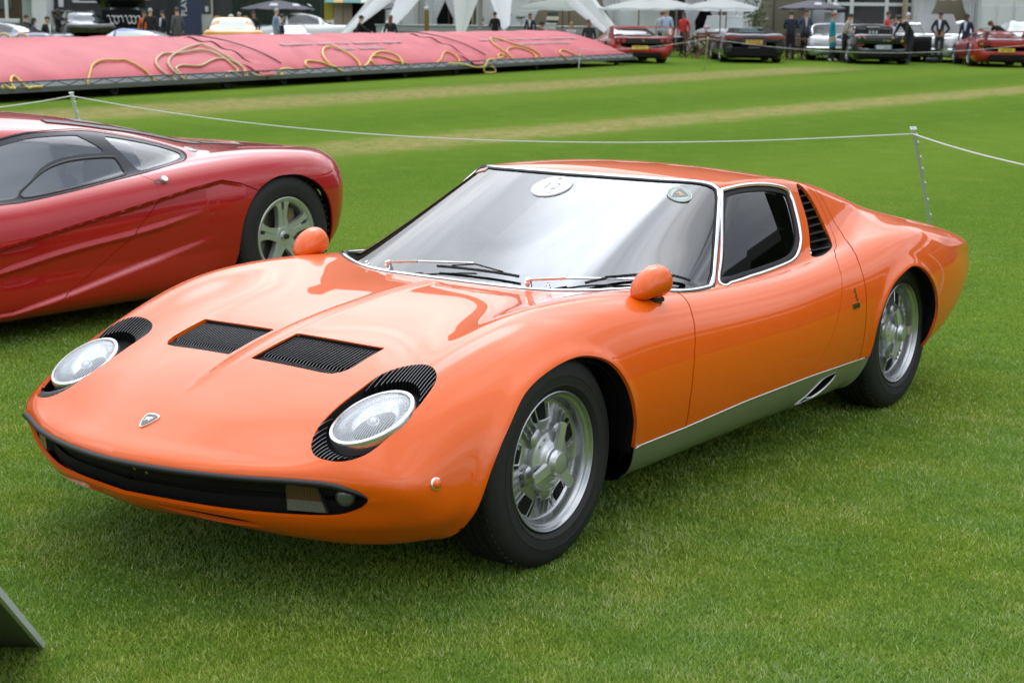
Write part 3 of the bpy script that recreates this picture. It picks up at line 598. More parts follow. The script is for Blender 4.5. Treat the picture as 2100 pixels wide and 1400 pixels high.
        for t_ in np.linspace(0,1,9):
            x_, y_ = b0[0]+(b1[0]-b0[0])*t_+DX, b0[1]+(b1[1]-b0[1])*t_; q, nq = S.zn(x_,y_); bl.append(q+nq*.012)
        bl = smooth_path(bl,2)
        part('wiper_blade', cat(tube(bl, .005, 6), tube([bl[3]+Vector((0,0,.006)), e.lerp(bl[8],.5)+Vector((0,0,.008)), bl[-4]+Vector((0,0,.006))], .0028, 6)), RUBBER, wp)
    for px, py in ((-.575,.37),(-.585,-.415)):
        c, n = S.zn(px+DX, py); part('washer_jet', on_plane(lathe([(.009,0),(.009,.008),(.006,.010),(.006,.018),(.001,.019)],12), c-n*.002, n, frame_of(n)[0]), CHROME, car)
    # stickers inside the windscreen
    c, n = S.zn(-1.135+DX, -.005); sx = Vector((0,1,0)); 
    st = part('number_sticker', plate_on(c, n, sx, [[(.078*cos(t),.078*sin(t)) for t in np.linspace(0,2*pi,40)[:-1]]], .0008), mat('sticker_white',(.80,.80,.80),.4), car)
    part('numeral', on_plane(move(text_shape('12', .075, .0003), (0,-.004,0)), c+n*.0012, n, sx), mat('grey_print',(.25,.25,.25),.5), st)
    part('sticker_ring', on_plane(lathe([(.073,0),(.0745,.0006),(.076,0)],40), c+n*.001, n, sx), mat('grey_print'), st)
    part('sticker_crest', on_plane(prism(rounded([(-.008,.052),(.008,.052),(.006,.064),(-.006,.064)],3),0,.0004), c+n*.001, n, sx), mat('grey_print'), st)
    part('small_print', on_plane(cat(*[box((-.03+.0075*i,-.052,.0004),(.005,.005,.0004)) for i in range(9)]), c+n*.001, n, sx), mat('grey_print'), st)
    c, n = S.zn(-1.245+DX, .465); sx = Vector((.35,.93,.0)).normalized(); sx = (sx-n*sx.dot(n)).normalized()
    st = part('club_sticker', plate_on(c, n, sx, [[(.045*cos(t),.045*sin(t)) for t in np.linspace(0,2*pi,36)[:-1]]], .0008), mat('sticker_green',(.40,.46,.41),.4), car)
    part('shield', plate_on(c+n*.0008, n, sx, [[(a*.97,b*.97) for a,b in rounded(shd,3)]], .0006), mat('badge_black'), st)
    part('bull_emblem', plate_on(c+n*.0014, n, sx, [[(a*1.08,b*1.08) for a,b in bull]], .0005), mat('gold_print',(.45,.33,.10),.4), st)
    part('ring_print', on_plane(cat(*[box((.037*cos(t),.037*sin(t),.0004),(.005,.006,.0004)) for t in np.linspace(0,2*pi,25)[:-1]]), c+n*.001, n, sx), mat('sage_print',(.25,.36,.30),.5), st)
    c, n = S.zn(-1.292+DX, -.440); part('permit_sticker', plate_on(c, n, (0,1,0), [rrect(.05,.03,.004)], .0008), mat('sticker_pink',(.60,.35,.30),.5), car)
    # cabin
    cabin(car, DX)
    return car
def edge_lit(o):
    """skylight painted on: upward faces of a blade get a paler grey"""
    o.data.materials.append(mat('blade_highlight',(.13,.13,.135),.35,.3))
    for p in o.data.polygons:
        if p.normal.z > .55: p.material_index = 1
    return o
def inset(poly, d):
    P = [Vector(p) for p in poly]; out = []; n = len(P); A = sum(P[i].x*P[(i+1)%n].y-P[(i+1)%n].x*P[i].y for i in range(n)); s = 1 if A > 0 else -1
    for i in range(n):
        t = (P[(i+1)%n]-P[i-1]).normalized(); out.append((P[i].x-t.y*d*s, P[i].y+t.x*d*s))
    return out
def span_at(poly, v):
    xs = []
    for i in range(len(poly)):
        a, b = poly[i-1], poly[i]
        if (a[1] > v) != (b[1] > v): xs.append(a[0]+(v-a[1])/(b[1]-a[1])*(b[0]-a[0]))
    return (min(xs), max(xs)) if len(xs) > 1 else (None,None)
def span_y(poly, v):
    r = span_at(poly, v); return None if r[0] is None else r
def patch_top(S, poly, s_, d, k=7):
    """panel d below the skin inside an outline seen from above, with side walls up to the skin"""
    cx = sum(p[0] for p in poly)/len(poly); cy = sum(p[1] for p in poly)/len(poly); n = len(poly); V = []; F = []
    for t, dd in ((1,-.004),(1,d),(.6,d),(.2,d)):
        for x,y in poly:
            x_, y_ = cx+(x-cx)*t, cy+(y-cy)*t; V.append((x_, s_*y_, S.z(x_,y_)+dd))
    for j in range(3):
        for i in range(n): F.append((j*n+i, j*n+(i+1)%n, (j+1)*n+(i+1)%n, (j+1)*n+i))
    F.append(tuple(range(3*n,4*n))); return V, F
def patch_shape(S, poly, s_, d):
    cx = sum(p[0] for p in poly)/len(poly); cz = sum(p[1] for p in poly)/len(poly); n = len(poly); V = []; F = []
    for t, dd in ((1.02,-.003),(1.02,d),(.5,d),(.1,d)):
        for x,z in poly:
            x_, z_ = cx+(x-cx)*t, cz+(z-cz)*t; p, nn = S.yn(x_, z_, s_); V.append((x_, p.y+s_*dd, z_))
    for j in range(3):
        for i in range(n): F.append((j*n+i, j*n+(i+1)%n, (j+1)*n+(i+1)%n, (j+1)*n+i))
    F.append(tuple(range(3*n,4*n))); return V, F
def on_plane(s, p, n, u):
    n = Vector(n).normalized(); u = Vector(u); u = (u-n*u.dot(n)).normalized(); v = n.cross(u)
    return [tuple(Vector(p)+u*a+v*b+n*c) for a,b,c in s[0]], s[1]
def plate_on(p, n, u, polys, h, depth=.004):
    return on_plane(cat(*[prism(q, -depth, h) for q in polys]), p, n, u)
def frame_on(p, n, u, w, h, t, d):
    return on_plane(cat(box((0,h/2,d/2),(w,t,d)),box((0,-h/2,d/2),(w,t,d)),box((w/2,0,d/2),(t,h-t,d*.98)),box((-w/2,0,d/2),(t,h-t,d*.98))), p, n, u)
def front_point(G, DX, y, z):
    P = G[:int(G.shape[0]*.4)].reshape(-1,3); d = (P[:,1]-abs(y))**2+(P[:,2]-z)**2+np.where(P[:,0] < .5, 1, 0); i = np.argpartition(d,12)[:12]; Q = P[i]
    A = np.c_[Q[:,1:]-[abs(y),z], np.ones(len(Q))]; c = np.linalg.lstsq(A, Q[:,0], rcond=None)[0]
    n = Vector((1, -c[0]*(1 if y >= 0 else -1), -c[1])).normalized(); return Vector((float(c[2])+DX, y, z)), n
def lamp_glass():
    if 'lamp_glass' in MATS: return MATS['lamp_glass']
    m = glass_mat('lamp_glass', (.93,.95,.96), ior=1.5); nt = m.node_tree
    tc = nt.nodes.new('ShaderNodeTexCoord'); w = nt.nodes.new('ShaderNodeTexWave'); w.bands_direction = 'Y'; w.inputs['Scale'].default_value = 55; w.inputs['Distortion'].default_value = 1.5; w.inputs['Detail Scale'].default_value = .3
    nt.links.new(tc.outputs['Object'], w.inputs['Vector'])
    df = nt.nodes.new('ShaderNodeBsdfDiffuse'); df.inputs[0].default_value = (.74,.77,.80,1)
    mr = nt.nodes.new('ShaderNodeMapRange'); mr.inputs[3].default_value = .25; mr.inputs[4].default_value = .55; nt.links.new(w.outputs['Fac'], mr.inputs[0])
    ms = nt.nodes.new('ShaderNodeMixShader'); old = [n for n in nt.nodes if n.type == 'MIX_SHADER'][0]; out = [n for n in nt.nodes if n.type == 'OUTPUT_MATERIAL'][0]
    nt.links.new(mr.outputs[0], ms.inputs[0]); nt.links.new(old.outputs[0], ms.inputs[1]); nt.links.new(df.outputs[0], ms.inputs[2]); nt.links.new(ms.outputs[0], out.inputs[0])
    return m
def fluted(name, col):
    if name in MATS: return MATS[name]
    m = mat(name, col, .15, 0, .5); nt = m.node_tree; tc = nt.nodes.new('ShaderNodeTexCoord'); w = nt.nodes.new('ShaderNodeTexWave'); w.bands_direction = 'Y'; w.inputs['Scale'].default_value = 45
    nt.links.new(tc.outputs['Object'], w.inputs['Vector']); b = nt.nodes.new('ShaderNodeBump'); b.inputs['Strength'].default_value = .8; b.inputs['Distance'].default_value = .004
    nt.links.new(w.outputs['Fac'], b.inputs['Height']); nt.links.new(b.outputs[0], nt.nodes['Principled BSDF'].inputs['Normal']); return m
def mirror_shell(car, p, n, s_):
    """bullet mirror: teardrop shell on a short foot, glass facing back"""
    prof = [(.001,.102),(.013,.099),(.027,.088),(.040,.068),(.049,.039),(.053,.008),(.0535,-.014),(.052,-.022),(.048,-.025)]
    rings = []
    for r, h in prof:
        drop = -.032*max(0,h/.102)**1.5
        rings.append([(h, 1.06*r*cos(2*pi*k/28), r*sin(2*pi*k/28)*(1.0 if sin(2*pi*k/28) > 0 else .86)+drop) for k in range(28)])
    sh_ = loft(rings, False)
    c = p+Vector((.0,0,.054)); rz = RAD(-8)*s_
    m = part('wing_mirror', cat(move(sh_, c, rz), tube([p-n*.01, p+n*.008, c-Vector((0,0,.038))], [.026,.020,.022], 14)), ORANGE, car, smooth=50)
    part('mirror_glass', move(lathe([(.0005,-.0232),(.0485,-.0232)], 28, 'x'), c, rz), CHROME, m)
    part('mirror_foot', cat(move(lathe([(.032,-.006),(.032,.003),(.028,.006)],20), tuple(p))), RUBBER, m)
WHEEL = {}
def orange_wheel(car, loc, s_, turn):
    if 'tyre' not in WHEEL:
        tyre = lathe([(.198,-.024),(.2062,-.014),(.2075,-.004),(.214,.006),(.222,.011),(.2225,.0125),(.226,.0125),(.2265,.0115),(.250,.014),(.2505,.0152),(.254,.0152),(.2545,.0140),(.276,.011),(.290,.005),(.302,-.006),(.309,-.018),(.313,-.032),(.3135,-.050),(.309,-.0505),(.309,-.054),(.3142,-.0545),(.315,-.080),(.310,-.0805),(.310,-.085),(.315,-.0855),(.315,-.112),(.310,-.1125),(.310,-.117),(.3145,-.1175),(.314,-.142),(.309,-.1425),(.309,-.146),(.313,-.1465),(.312,-.165),(.300,-.190),(.27,-.20),(.21,-.19),(.198,-.18)], 96, 'y')
        blocks = []
        for k in range(72):                                             # tread blocks on the shoulder
            a = 2*pi*k/72; blocks.append(move(box((0,-.030,.3095),(.0085,.026,.009)), (0,0,0), 0, 0, a))
        rim = lathe([(.198,-.03),(.2045,-.012),(.2065,-.003),(.2055,.003),(.2025,.0045),(.1995,.002),(.1975,-.005),(.1945,-.0085),(.1885,-.0095),(.1855,-.013),(.1825,-.020),(.1805,-.030),(.1785,-.040),(.1755,-.045),(.170,-.047),(.150,-.048),(.118,-.042),(.098,-.036),(.080,-.034),(.06,-.034)], 96, 'y')
        pieces = []
        for k in range(5):
            a = 2*pi*k/5
            # raised window frame, radial boss, fins and a lobe of the hub
            fr = [(-.027,.166),(.027,.166),(.021,.121),(-.021,.121)]
            T = lambda P: [(x*cos(a)-z*sin(a), y, x*sin(a)+z*cos(a)) for x,y,z in P]
            pieces.append(tube(smooth_path(T([(x,-.046+.008*(z < .14),z) for x,z in [(-.030,.168),(.0,.1715),(.030,.168),(.035,.162),(.029,.124),(.025,.118),(0,.116),(-.025,.118),(-.029,.124),(-.035,.162)]]),2,True), .0034, 6, closed=True))
            b = a+pi/5
            T2 = lambda P: [(x*cos(b)-z*sin(b), y, x*sin(b)+z*cos(b)) for x,y,z in P]
            lob = [(-.036,.056),(.036,.056),(.031,.100),(.019,.116),(-.019,.116),(-.031,.100)]
            pieces.append(loft([T2([(x*1.04,-.045,z) for x,z in lob]), T2([(x*.94,-.022,z*.985) for x,z in lob]), T2([(x*.72,-.016,.058+(z-.058)*.85) for x,z in lob])]))
            for dx in (-.022,0,.022):
                pieces.append(loft([T2([(dx-.002,-.050,.10),(dx+.002,-.050,.10),(dx+.002,-.050,.168),(dx-.002,-.050,.168)]), T2([(dx-.0014,-.026,.10),(dx+.0014,-.026,.10),(dx+.0014,-.036,.165),(dx-.0014,-.036,.165)])]))
            for dx in (-.014,.014):
                pieces.append(tube(T2([(dx,-.03,.074),(dx,-.009,.074)]), .0055, 10))
        holes = []
        for k in range(5):
            a = 2*pi*k/5; T = lambda P: [(x*cos(a)-z*sin(a), y, x*sin(a)+z*cos(a)) for x,y,z in P]
            q = [(-.029,.167),(0,.1695),(.029,.167),(.033,.162),(.0265,.124),(.023,.1175),(-.023,.1175),(-.0265,.124),(-.033,.162)]
            holes.append(loft([T([(x,-.0545,z) for x,z in q]), T([(x,-.0445+.0070*(z < .14),z) for x,z in q])]))
        hub = lathe([(.090,-.040),(.090,-.022),(.087,-.014),(.078,-.010),(.068,-.008),(.060,-.004),(.056,.0),(.047,.002),(.044,.004),(.043,.006)], 48, 'y')
        cap = cat(lathe([(.043,-.004),(.040,.012),(.036,.015),(.0335,.024),(.032,.0275),(.030,.0285)], 40, 'y'))
        disc = lathe([(.031,.0270),(.029,.0278),(.0005,.0278)], 40, 'y'); ears = []
        for k in range(3):
            a = 2*pi*k/3; T = lambda P: [(x*cos(a)-z*sin(a), y, x*sin(a)+z*cos(a)) for x,y,z in P]
            ears.append(loft([T([(-.015,-.003,.034),(.015,-.003,.034),(.015,.014,.034),(-.015,.014,.034)]), T([(-.0165,.004,.078),(.0165,.004,.078),(.0145,.015,.078),(-.0145,.015,.078)]), T([(-.0165,.007,.110),(.0165,.007,.110),(.014,.015,.110),(-.014,.015,.110)]), T([(-.010,.009,.117),(.010,.009,.117),(.008,.014,.117),(-.008,.014,.117)])]))
        WHEEL.update(tyre=mesh('tyre', cat(tyre,*blocks), RUBBER, 40), rim=mesh('rim', cat(rim,*pieces), SILVER, 40), window=mesh('rim_opening', holes[0], MATT, 0), hub=mesh('hub', cat(hub,cap), mat('polished_alloy',(.60,.61,.62),.28,.75), 40), cap=mesh('hub_cap', disc, mat('cap_alloy',(.45,.47,.43),.35,.7), 40), spin=mesh('spinner_ear', ears[0], mat('polished_alloy'), 35), back=mesh('brake_drum', lathe([(.17,-.085),(.17,-.13),(.001,-.13)],32,'y'), MATT, 30))
        for k in ('tyre','rim','window','hub','cap','spin','back'): fix_normals(WHEEL[k])
    w = bpy.data.objects.new('wheel', None); COL.objects.link(w); w.parent = car; w.location = loc; w.empty_display_size = .1
    w.rotation_euler = (0, turn, 0) if s_ > 0 else (0, turn, pi)
    for k in ('tyre','rim','hub','cap','back'): part(WHEEL[k].name.split('.')[0], WHEEL[k], None, w)
    for k, n_ in (('window',5),('spin',3)):
        for i in range(n_): part(WHEEL[k].name.split('.')[0], WHEEL[k], None, w).rotation_euler = (0, 2*pi*i/n_-(RAD(16) if k == 'spin' else RAD(-6)), 0)
def cabin(car, DX):
    IM = INTER
    part('cabin_floor', cat(box((-1.25+DX,0,.24),(1.3,1.3,.03)), box((-1.90+DX,0,.50),(.03,1.25,.55)), box((-1.3+DX,0,.36),(1.1,.20,.22),.02)), MATT, car)
    dash = loft([[(x+DX,y,z) for y in ys] for x,z,ys in ((-.80,.60,(-.62,.62)),(-.72,.675,(-.62,.62)),(-.95,.668,(-.62,.62)),(-1.06,.64,(-.62,.62)),(-1.05,.50,(-.60,.60)),(-.85,.48,(-.60,.60)))], False, False)
    part('dashboard', prism([(-.62+DX,.60),(-.66+DX,.655),(-.95+DX,.660),(-1.05+DX,.632),(-1.04+DX,.50),(-.85+DX,.46)], -.60, .60, 'y'), IM, car)
    for s_ in (.33,-.33):
        bk = loft([[(x+DX+o, s_+y, z) for x,z,o,y in q] for q in ([(-1.62,.34,0,-.21),(-1.62,.34,0,.21),(-1.50,.34,0,.21),(-1.50,.34,0,-.21)],[(-1.78,.62,0,-.22),(-1.78,.62,0,.22),(-1.67,.64,0,.20),(-1.67,.64,0,-.20)],[(-1.86,.80,0,-.15),(-1.86,.80,0,.15),(-1.78,.82,0,.13),(-1.78,.82,0,-.13)],[(-1.87,.86,0,-.12),(-1.87,.86,0,.12),(-1.81,.87,0,.10),(-1.81,.87,0,-.10)])])
        sq = box((-1.32+DX,s_,.32),(.48,.44,.12),.04)
        part('seat', cat(bk, sq), IM, car)
    cs = Vector((-1.16+DX,-.33,.62)); ax_ = Vector((-.9,0,.42)).normalized(); u = Vector((0,1,0)); v = ax_.cross(u)
    part('steering_wheel', cat(tube([cs+u*(.185*cos(t))+v*(.185*sin(t)) for t in np.linspace(0,2*pi,33)[:-1]], .012, 8, closed=True), *[tube([cs-ax_*.03, cs+(u*cos(t)+v*sin(t))*.18], .008, 6) for t in (pi/2,pi/2+2.1,pi/2-2.1)], tube([cs-ax_*.03, cs-ax_*.25], .02, 8)), IM, car)
# ------------------------------------------------------------------ the crimson coupe parked beyond: skin and fittings
RARCH = rounded([(-.375,.02),(-.385,.30),(-.345,.50),(-.25,.625),(-.12,.690),(0,.705),(.12,.692),(.25,.630),(.345,.50),(.375,.30),(.375,.02)], 5)
RARCHF = rounded([(x*.96+2.718,z*.96) for x,z in [(-.375,.02),(-.385,.30),(-.345,.50),(-.25,.625),(-.12,.690),(0,.705),(.12,.692),(.25,.630),(.345,.50),(.375,.30),(.375,.02)]], 5)
def red_skin(nu=460, nv=300):
    R = [
     [(3.42,0,.42),(3.38,.3,.42),(3.30,.5,.42),(3.20,.62,.42),(3.13,.68,.415),(3.10,.70,.41),(3.12,.69,.40),(3.16,.65,.39),(3.25,.55,.38),(3.35,.3,.38),(3.42,0,.38)],
     [(3.40,0,.50),(3.36,.3,.50),(3.25,.53,.50),(3.12,.67,.50),(3.02,.76,.48),(2.98,.79,.42),(2.99,.79,.33),(3.05,.74,.25),(3.17,.60,.20),(3.3,.3,.18),(3.36,0,.18)],
     [(3.0,0,.64),(2.98,.3,.63),(2.92,.55,.64),(2.85,.72,.64),(2.8,.83,.58),(2.78,.89,.48),(2.78,.90,.38),(2.78,.88,.25),(2.8,.80,.14),(2.9,.4,.12),(2.95,0,.12)],
     [(2.5,0,.73),(2.5,.3,.72),(2.5,.55,.71),(2.5,.72,.73),(2.5,.835,.66),(2.5,.895,.52),(2.5,.905,.40),(2.5,.88,.25),(2.5,.80,.13),(2.5,.4,.12),(2.5,0,.12)],
     [(1.95,0,.74),(1.95,.3,.74),(1.95,.55,.72),(1.95,.715,.705),(1.95,.825,.645),(1.95,.878,.53),(1.95,.885,.40),(1.95,.865,.24),(1.95,.80,.13),(1.95,.4,.12),(1.95,0,.12)],
     [(1.4,0,.76),(1.4,.3,.76),(1.4,.55,.75),(1.4,.715,.735),(1.4,.828,.675),(1.4,.880,.55),(1.4,.885,.40),(1.4,.865,.24),(1.4,.80,.13),(1.4,.4,.12),(1.4,0,.12)],
     [(.9,0,.80),(.9,.3,.80),(.9,.55,.795),(.9,.72,.785),(.9,.838,.725),(.9,.893,.59),(.9,.895,.42),(.9,.87,.24),(.9,.80,.13),(.9,.4,.12),(.9,0,.12)],
     [(.45,0,.835),(.45,.3,.835),(.45,.55,.83),(.45,.725,.825),(.45,.845,.765),(.45,.905,.63),(.45,.908,.44),(.45,.875,.24),(.45,.80,.13),(.45,.4,.12),(.45,0,.12)],
     [(.05,0,.840),(.05,.3,.840),(.05,.55,.838),(.05,.72,.838),(.05,.848,.790),(.05,.912,.65),(.05,.912,.45),(.05,.88,.25),(.05,.80,.15),(.05,.4,.14),(.05,0,.14)],
     [(-.30,0,.822),(-.30,.3,.822),(-.30,.53,.822),(-.30,.69,.822),(-.30,.825,.775),(-.30,.895,.64),(-.30,.895,.46),(-.30,.86,.28),(-.30,.78,.2),(-.30,.4,.18),(-.30,0,.18)],
     [(-.56,0,.80),(-.56,.3,.80),(-.55,.50,.797),(-.54,.65,.785),(-.51,.775,.725),(-.49,.838,.61),(-.48,.842,.47),(-.47,.81,.33),(-.46,.73,.25),(-.46,.4,.22),(-.46,0,.22)],
     [(-.70,0,.715),(-.70,.27,.715),(-.69,.46,.713),(-.66,.60,.70),(-.62,.70,.655),(-.59,.75,.58),(-.58,.75,.48),(-.57,.72,.37),(-.56,.65,.31),(-.56,.35,.28),(-.56,0,.28)],
     [(-.72,0,.52),(-.72,.15,.52),(-.715,.3,.52),(-.70,.42,.52),(-.69,.5,.52),(-.685,.54,.51),(-.68,.54,.49),(-.68,.5,.48),(-.68,.4,.48),(-.69,.2,.48),(-.70,0,.48)]]
    G, vi = net_grid(R, nu, nv); x, y, z = G[...,0], np.abs(G[...,1]), G[...,2].copy(); y[:,0] = 0; G[...,1] = y
    zc = spline_fn([-.8,-.3,.1,.5,.9,1.3,1.7,2.1,2.5,3.0], [.69,.79,.850,.942,1.022,1.068,1.080,1.04,.91,.66], np.clip(x,-.8,3.0))
    zR = zc-.16*y*y-.35*np.clip(y-.35,0,1)**2
    ys = np.interp(x, [0,.5,.9,1.4,2.0,2.6], [.50,.66,.735,.760,.755,.70]); zb = np.interp(x, [0,.7,1.1,1.85,2.6], [.90,.838,.778,.705,.66])
    zS = zb+(ys-y)*np.interp(x,[.2,.8,1.3],[1.1,1.5,1.75])-.5*np.clip(ys-y,0,1)**2
    zG = smin(zR, zS, .05); up = (vi < 4.6)[None,:]
    G[...,2] = np.where(up & (x < 2.9), smax(z, zG, np.interp(x,[.1,.8,1.4],[.07,.035,.015])), z)
    # side sculpting: everything under the waist line is drawn in, with a second crease lower down
    wl = np.interp(x, [.18,.207,.358,.478,.706,.876,1.087,1.388,1.705,1.856,2.3], [.58,.618,.678,.703,.671,.641,.606,.558,.506,.483,.42]); d1 = wl-G[...,2]
    fade = np.clip((x-.33)/.25,0,1)*np.clip((2.35-x)/.5,0,1)*(vi > 3.6)[None,:]*(vi < 7.6)[None,:]
    t = np.clip(d1/.016,0,1); G[...,1] -= .030*t*t*(3-2*t)*fade*np.clip((G[...,2]-.18)/.15,0,1)
    c2 = np.interp(x, [.373,.635,.914,1.174,1.44,1.8], [.463,.40,.344,.291,.235,.17]); d2 = c2-G[...,2]
    t2 = np.clip(d2/.022,0,1); G[...,1] += .022*t2*t2*(3-2*t2)*np.clip((x-.5)/.4,0,1)*np.clip((2.3-x)/.3,0,1)*(vi > 3.6)[None,:]*(vi < 8.2)[None,:]
    ca = np.interp(x, [.649,.897,1.103,1.398,1.556,1.796,2.2], [.54,.496,.467,.435,.413,.372,.30])
    G[...,1] += .014*np.exp(-((G[...,2]-ca)/.013)**2)*np.clip((x-.6)/.3,0,1)*np.clip((2.0-x)/.2,0,1)*(vi > 3.6)[None,:]*(vi < 8.2)[None,:]
    return G, vi
def build_red():
    G, vi = red_skin(); M0 = grid_mesh(G); nv = G.shape[1]; S = Surf(G, int(nv*.55), int(nv*.16))
    car = thing('sports_car', 'dark crimson coupe with five-spoke silver wheel, cut by the left edge behind the orange one', 'car', (-2.87,-3.845,0), RAD(-1.5))
    XZ = lambda V: (V[:,0], V[:,2]); XY = lambda V: (V[:,0], V[:,1])
    def cutp(M, poly, where): return clip(M, np.maximum(-sdist(poly, *XZ(M[0])), where(M[0])))
    side = lambda V: .45-V[:,1]
    frame = rounded([(2.6,.69),(2.3,.86),(1.95,.930),(1.68,.962),(1.561,.980),(1.433,.990),(1.176,.988),(1.012,.970),(.779,.924),(.594,.874),(.548,.845),(.599,.817),(.683,.803),(.959,.766),(1.325,.721),(1.644,.686),(1.789,.680),(2.2,.668)], 6)
    door_g = rounded([(2.42,.715),(2.2,.83),(1.95,.893),(1.672,.938),(1.567,.957),(1.441,.970),(1.235,.970),(1.18,.955),(1.092,.884),(1.244,.877),(1.38,.864),(1.488,.831),(1.589,.767),(1.676,.708),(1.78,.695),(2.1,.69)], 5)
    drop_g = rounded([(1.65,.705),(1.576,.763),(1.487,.807),(1.387,.836),(1.255,.850),(1.065,.849),(1.035,.832),(1.026,.789),(1.047,.770),(1.312,.737)], 5)
    quart = rounded([(1.035,.947),(.955,.944),(.755,.903),(.605,.858),(.585,.838),(.652,.816),(.803,.795),(.912,.783),(.940,.795),(.990,.873)], 5)
    M = cutp(cutp(M0, RARCH, side), RARCHF, side); M = cutp(M, frame, lambda V: .4-V[:,1])
    wl = lambda V: np.interp(V[:,0], [.18,.207,.358,.478,.706,.876,1.087,1.388,1.705,1.856,2.3], [.58,.618,.678,.703,.671,.641,.606,.558,.506,.483,.42])
    seam = lambda V: np.interp(V[:,2], [.10,.237,.303,.444,.641,.678,.72,.758,.80], [1.70,1.454,1.337,1.103,.878,.876,.884,.949,1.02])
    g = .0025
    lower = clip(M, np.minimum(np.minimum(wl(M[0])-M[0][:,2], M[0][:,0]-.20), np.minimum(2.3-M[0][:,0], M[0][:,1]-.5)))
    upper = clip(M, np.maximum(np.maximum(M[0][:,2]-wl(M[0])-.006, .20-M[0][:,0]), np.maximum(M[0][:,0]-2.3, .5-M[0][:,1])))
    quar = clip(lower, seam(lower[0])-lower[0][:,0]-g); dlow = clip(lower, lower[0][:,0]-seam(lower[0])-g)
    shoulder = lambda V: np.minimum(np.minimum(V[:,0]-.9, 2.3-V[:,0]), np.minimum(.80-V[:,2], V[:,1]-.5))
    dup_ = clip(upper, np.minimum(upper[0][:,0]-seam(upper[0])-g, shoulder(upper[0]))); body = clip(upper, np.maximum(seam(upper[0])-upper[0][:,0]-g, -shoulder(upper[0])-.001))
    skin('body_shell', body, RED, car, both=True, weld=True)
    for fl in (False, True):
        skin('rear_side_panel', quar, RED, car, flip=fl); dr = skin('door', dup_, RED, car, flip=fl); skin('lower_door_panel', dlow, RED, car, flip=fl)
    Mc = grid_mesh(G[::3, ::3]); L = cutp(cutp(cutp(Mc, RARCH, side), RARCHF, side), frame, lambda V: .4-V[:,1])
    skin('inner_shell', L, MATT, car, flange=0, both=True, off=-.04)
    FR = mat('dark_frame', (.035,.036,.040), .42); GL = glass_mat('blue_window_glass', (.70,.76,.84), ior=3.2)
    fm = clip(M0, np.minimum(sdist(frame,*XZ(M0[0]))+.004, M0[0][:,1]-.4)); holes = fm
    for q in (door_g, drop_g, quart): holes = clip(holes, -sdist(q,*XZ(holes[0])))
    for fl in (False, True):
        skin('window_frame', holes, FR, car, flip=fl, flange=.012, off=-.003)
        for q in (door_g, drop_g, quart): skin('side_window', clip(M0, np.minimum(sdist(q,*XZ(M0[0]))+.002, M0[0][:,1]-.4)), GL, car, flip=fl, flange=0, off=-.007)
    for s_ in (1,-1):
        P, N = zip(*[S.yn(x,z,s_) for x,z in inset(frame,-.004)]); part('window_seal', ribbon(list(P), list(N), .014, .003, True, -.002), RUBBER, car, smooth=70)
        # drop-glass rail
        P, N = zip(*[S.yn(x,z,s_) for x,z in inset(drop_g,-.006)]); part('window_rail', ribbon(list(P), list(N), .012, .004, True, -.004), mat('rail_black',(.02,.02,.022),.3), car, smooth=70)
        p, n = S.zn(.455, s_*.615); u = Vector((1,0,0)); 
        part('fuel_cap', on_plane(lathe([(.001,.006),(.032,.006),(.036,.003),(.038,.0),(.038,-.004)],28), p, n, u), SILVER, car)
        part('fuel_cap_bolts', on_plane(box((-.016,0,.006),(.012,.012,.004),.002), p, n, u), MATT, car); part('fuel_cap_bolts', on_plane(box((.014,.004,.006),(.012,.012,.004),.002), p, n, u), MATT, car)
        p, n = S.yn(.845,.728,s_); part('door_button', on_plane(lathe([(.001,.020),(.016,.020),(.019,.016),(.019,-.01)],20), p, n, frame_of(n)[0]), CHROME, car)
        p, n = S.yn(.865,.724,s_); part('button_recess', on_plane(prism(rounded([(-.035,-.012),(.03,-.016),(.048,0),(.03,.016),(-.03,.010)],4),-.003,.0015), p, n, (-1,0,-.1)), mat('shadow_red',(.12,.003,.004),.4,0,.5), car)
        xs = np.linspace(1.28,.22,24); Pn = [S.zn(x, s_*float(np.interp(x,[.2,.55,.95,1.28],[.40,.455,.485,.45]))) for x in xs]
        part('roof_gutter', ribbon([p for p,_ in Pn], [n for _,n in Pn], .055, .003, False, .004), mat('gutter_grey',(.05,.052,.055),.45), car, smooth=70)
        for x0, x1 in ((1.05,.86),(.79,.62),(.55,.40)):
            Pn = [S.zn(x, s_*.36) for x in np.linspace(x0,x1,8)]; part('engine_vent', ribbon([p for p,_ in Pn], [n for _,n in Pn], .09, .002, False, .004), mat('vent_grey',(.16,.09,.095),.5), car, smooth=70)
        Pn = [S.zn(x, s_*.36) for x in np.linspace(.16,-.12,8)]; part('deck_louvre', ribbon([p for p,_ in Pn], [n for _,n in Pn], .045, .003, False, .004), mat('gutter_grey'), car, smooth=70)
        part('tail_lamp', on_plane(lathe([(.06,-.02),(.06,.006),(.055,.012),(.03,.014),(.001,.015)],24), (-.705,s_*.45,.60), (-1,0,0), (0,1,0)), mat('lamp_red',(.4,.01,.01),.15,0,1), car)
    for s_ in (1,-1):
        p, n = S.zn(2.98, s_*.60); u = Vector((1,0,0)); part('headlamp', on_plane(lathe([(.001,.006),(.085,.005),(.10,.001),(.105,-.01)],28), p, n, u), mat('smoked_lens',(.10,.11,.10),.12,.3,.5), car)
    # cabin
    cream = mat('cream_leather', (.55,.52,.44), .5)
    part('cabin_floor', box((1.5,0,.26),(1.7,1.4,.04)), mat('carpet',(.12,.12,.12),.9), car)
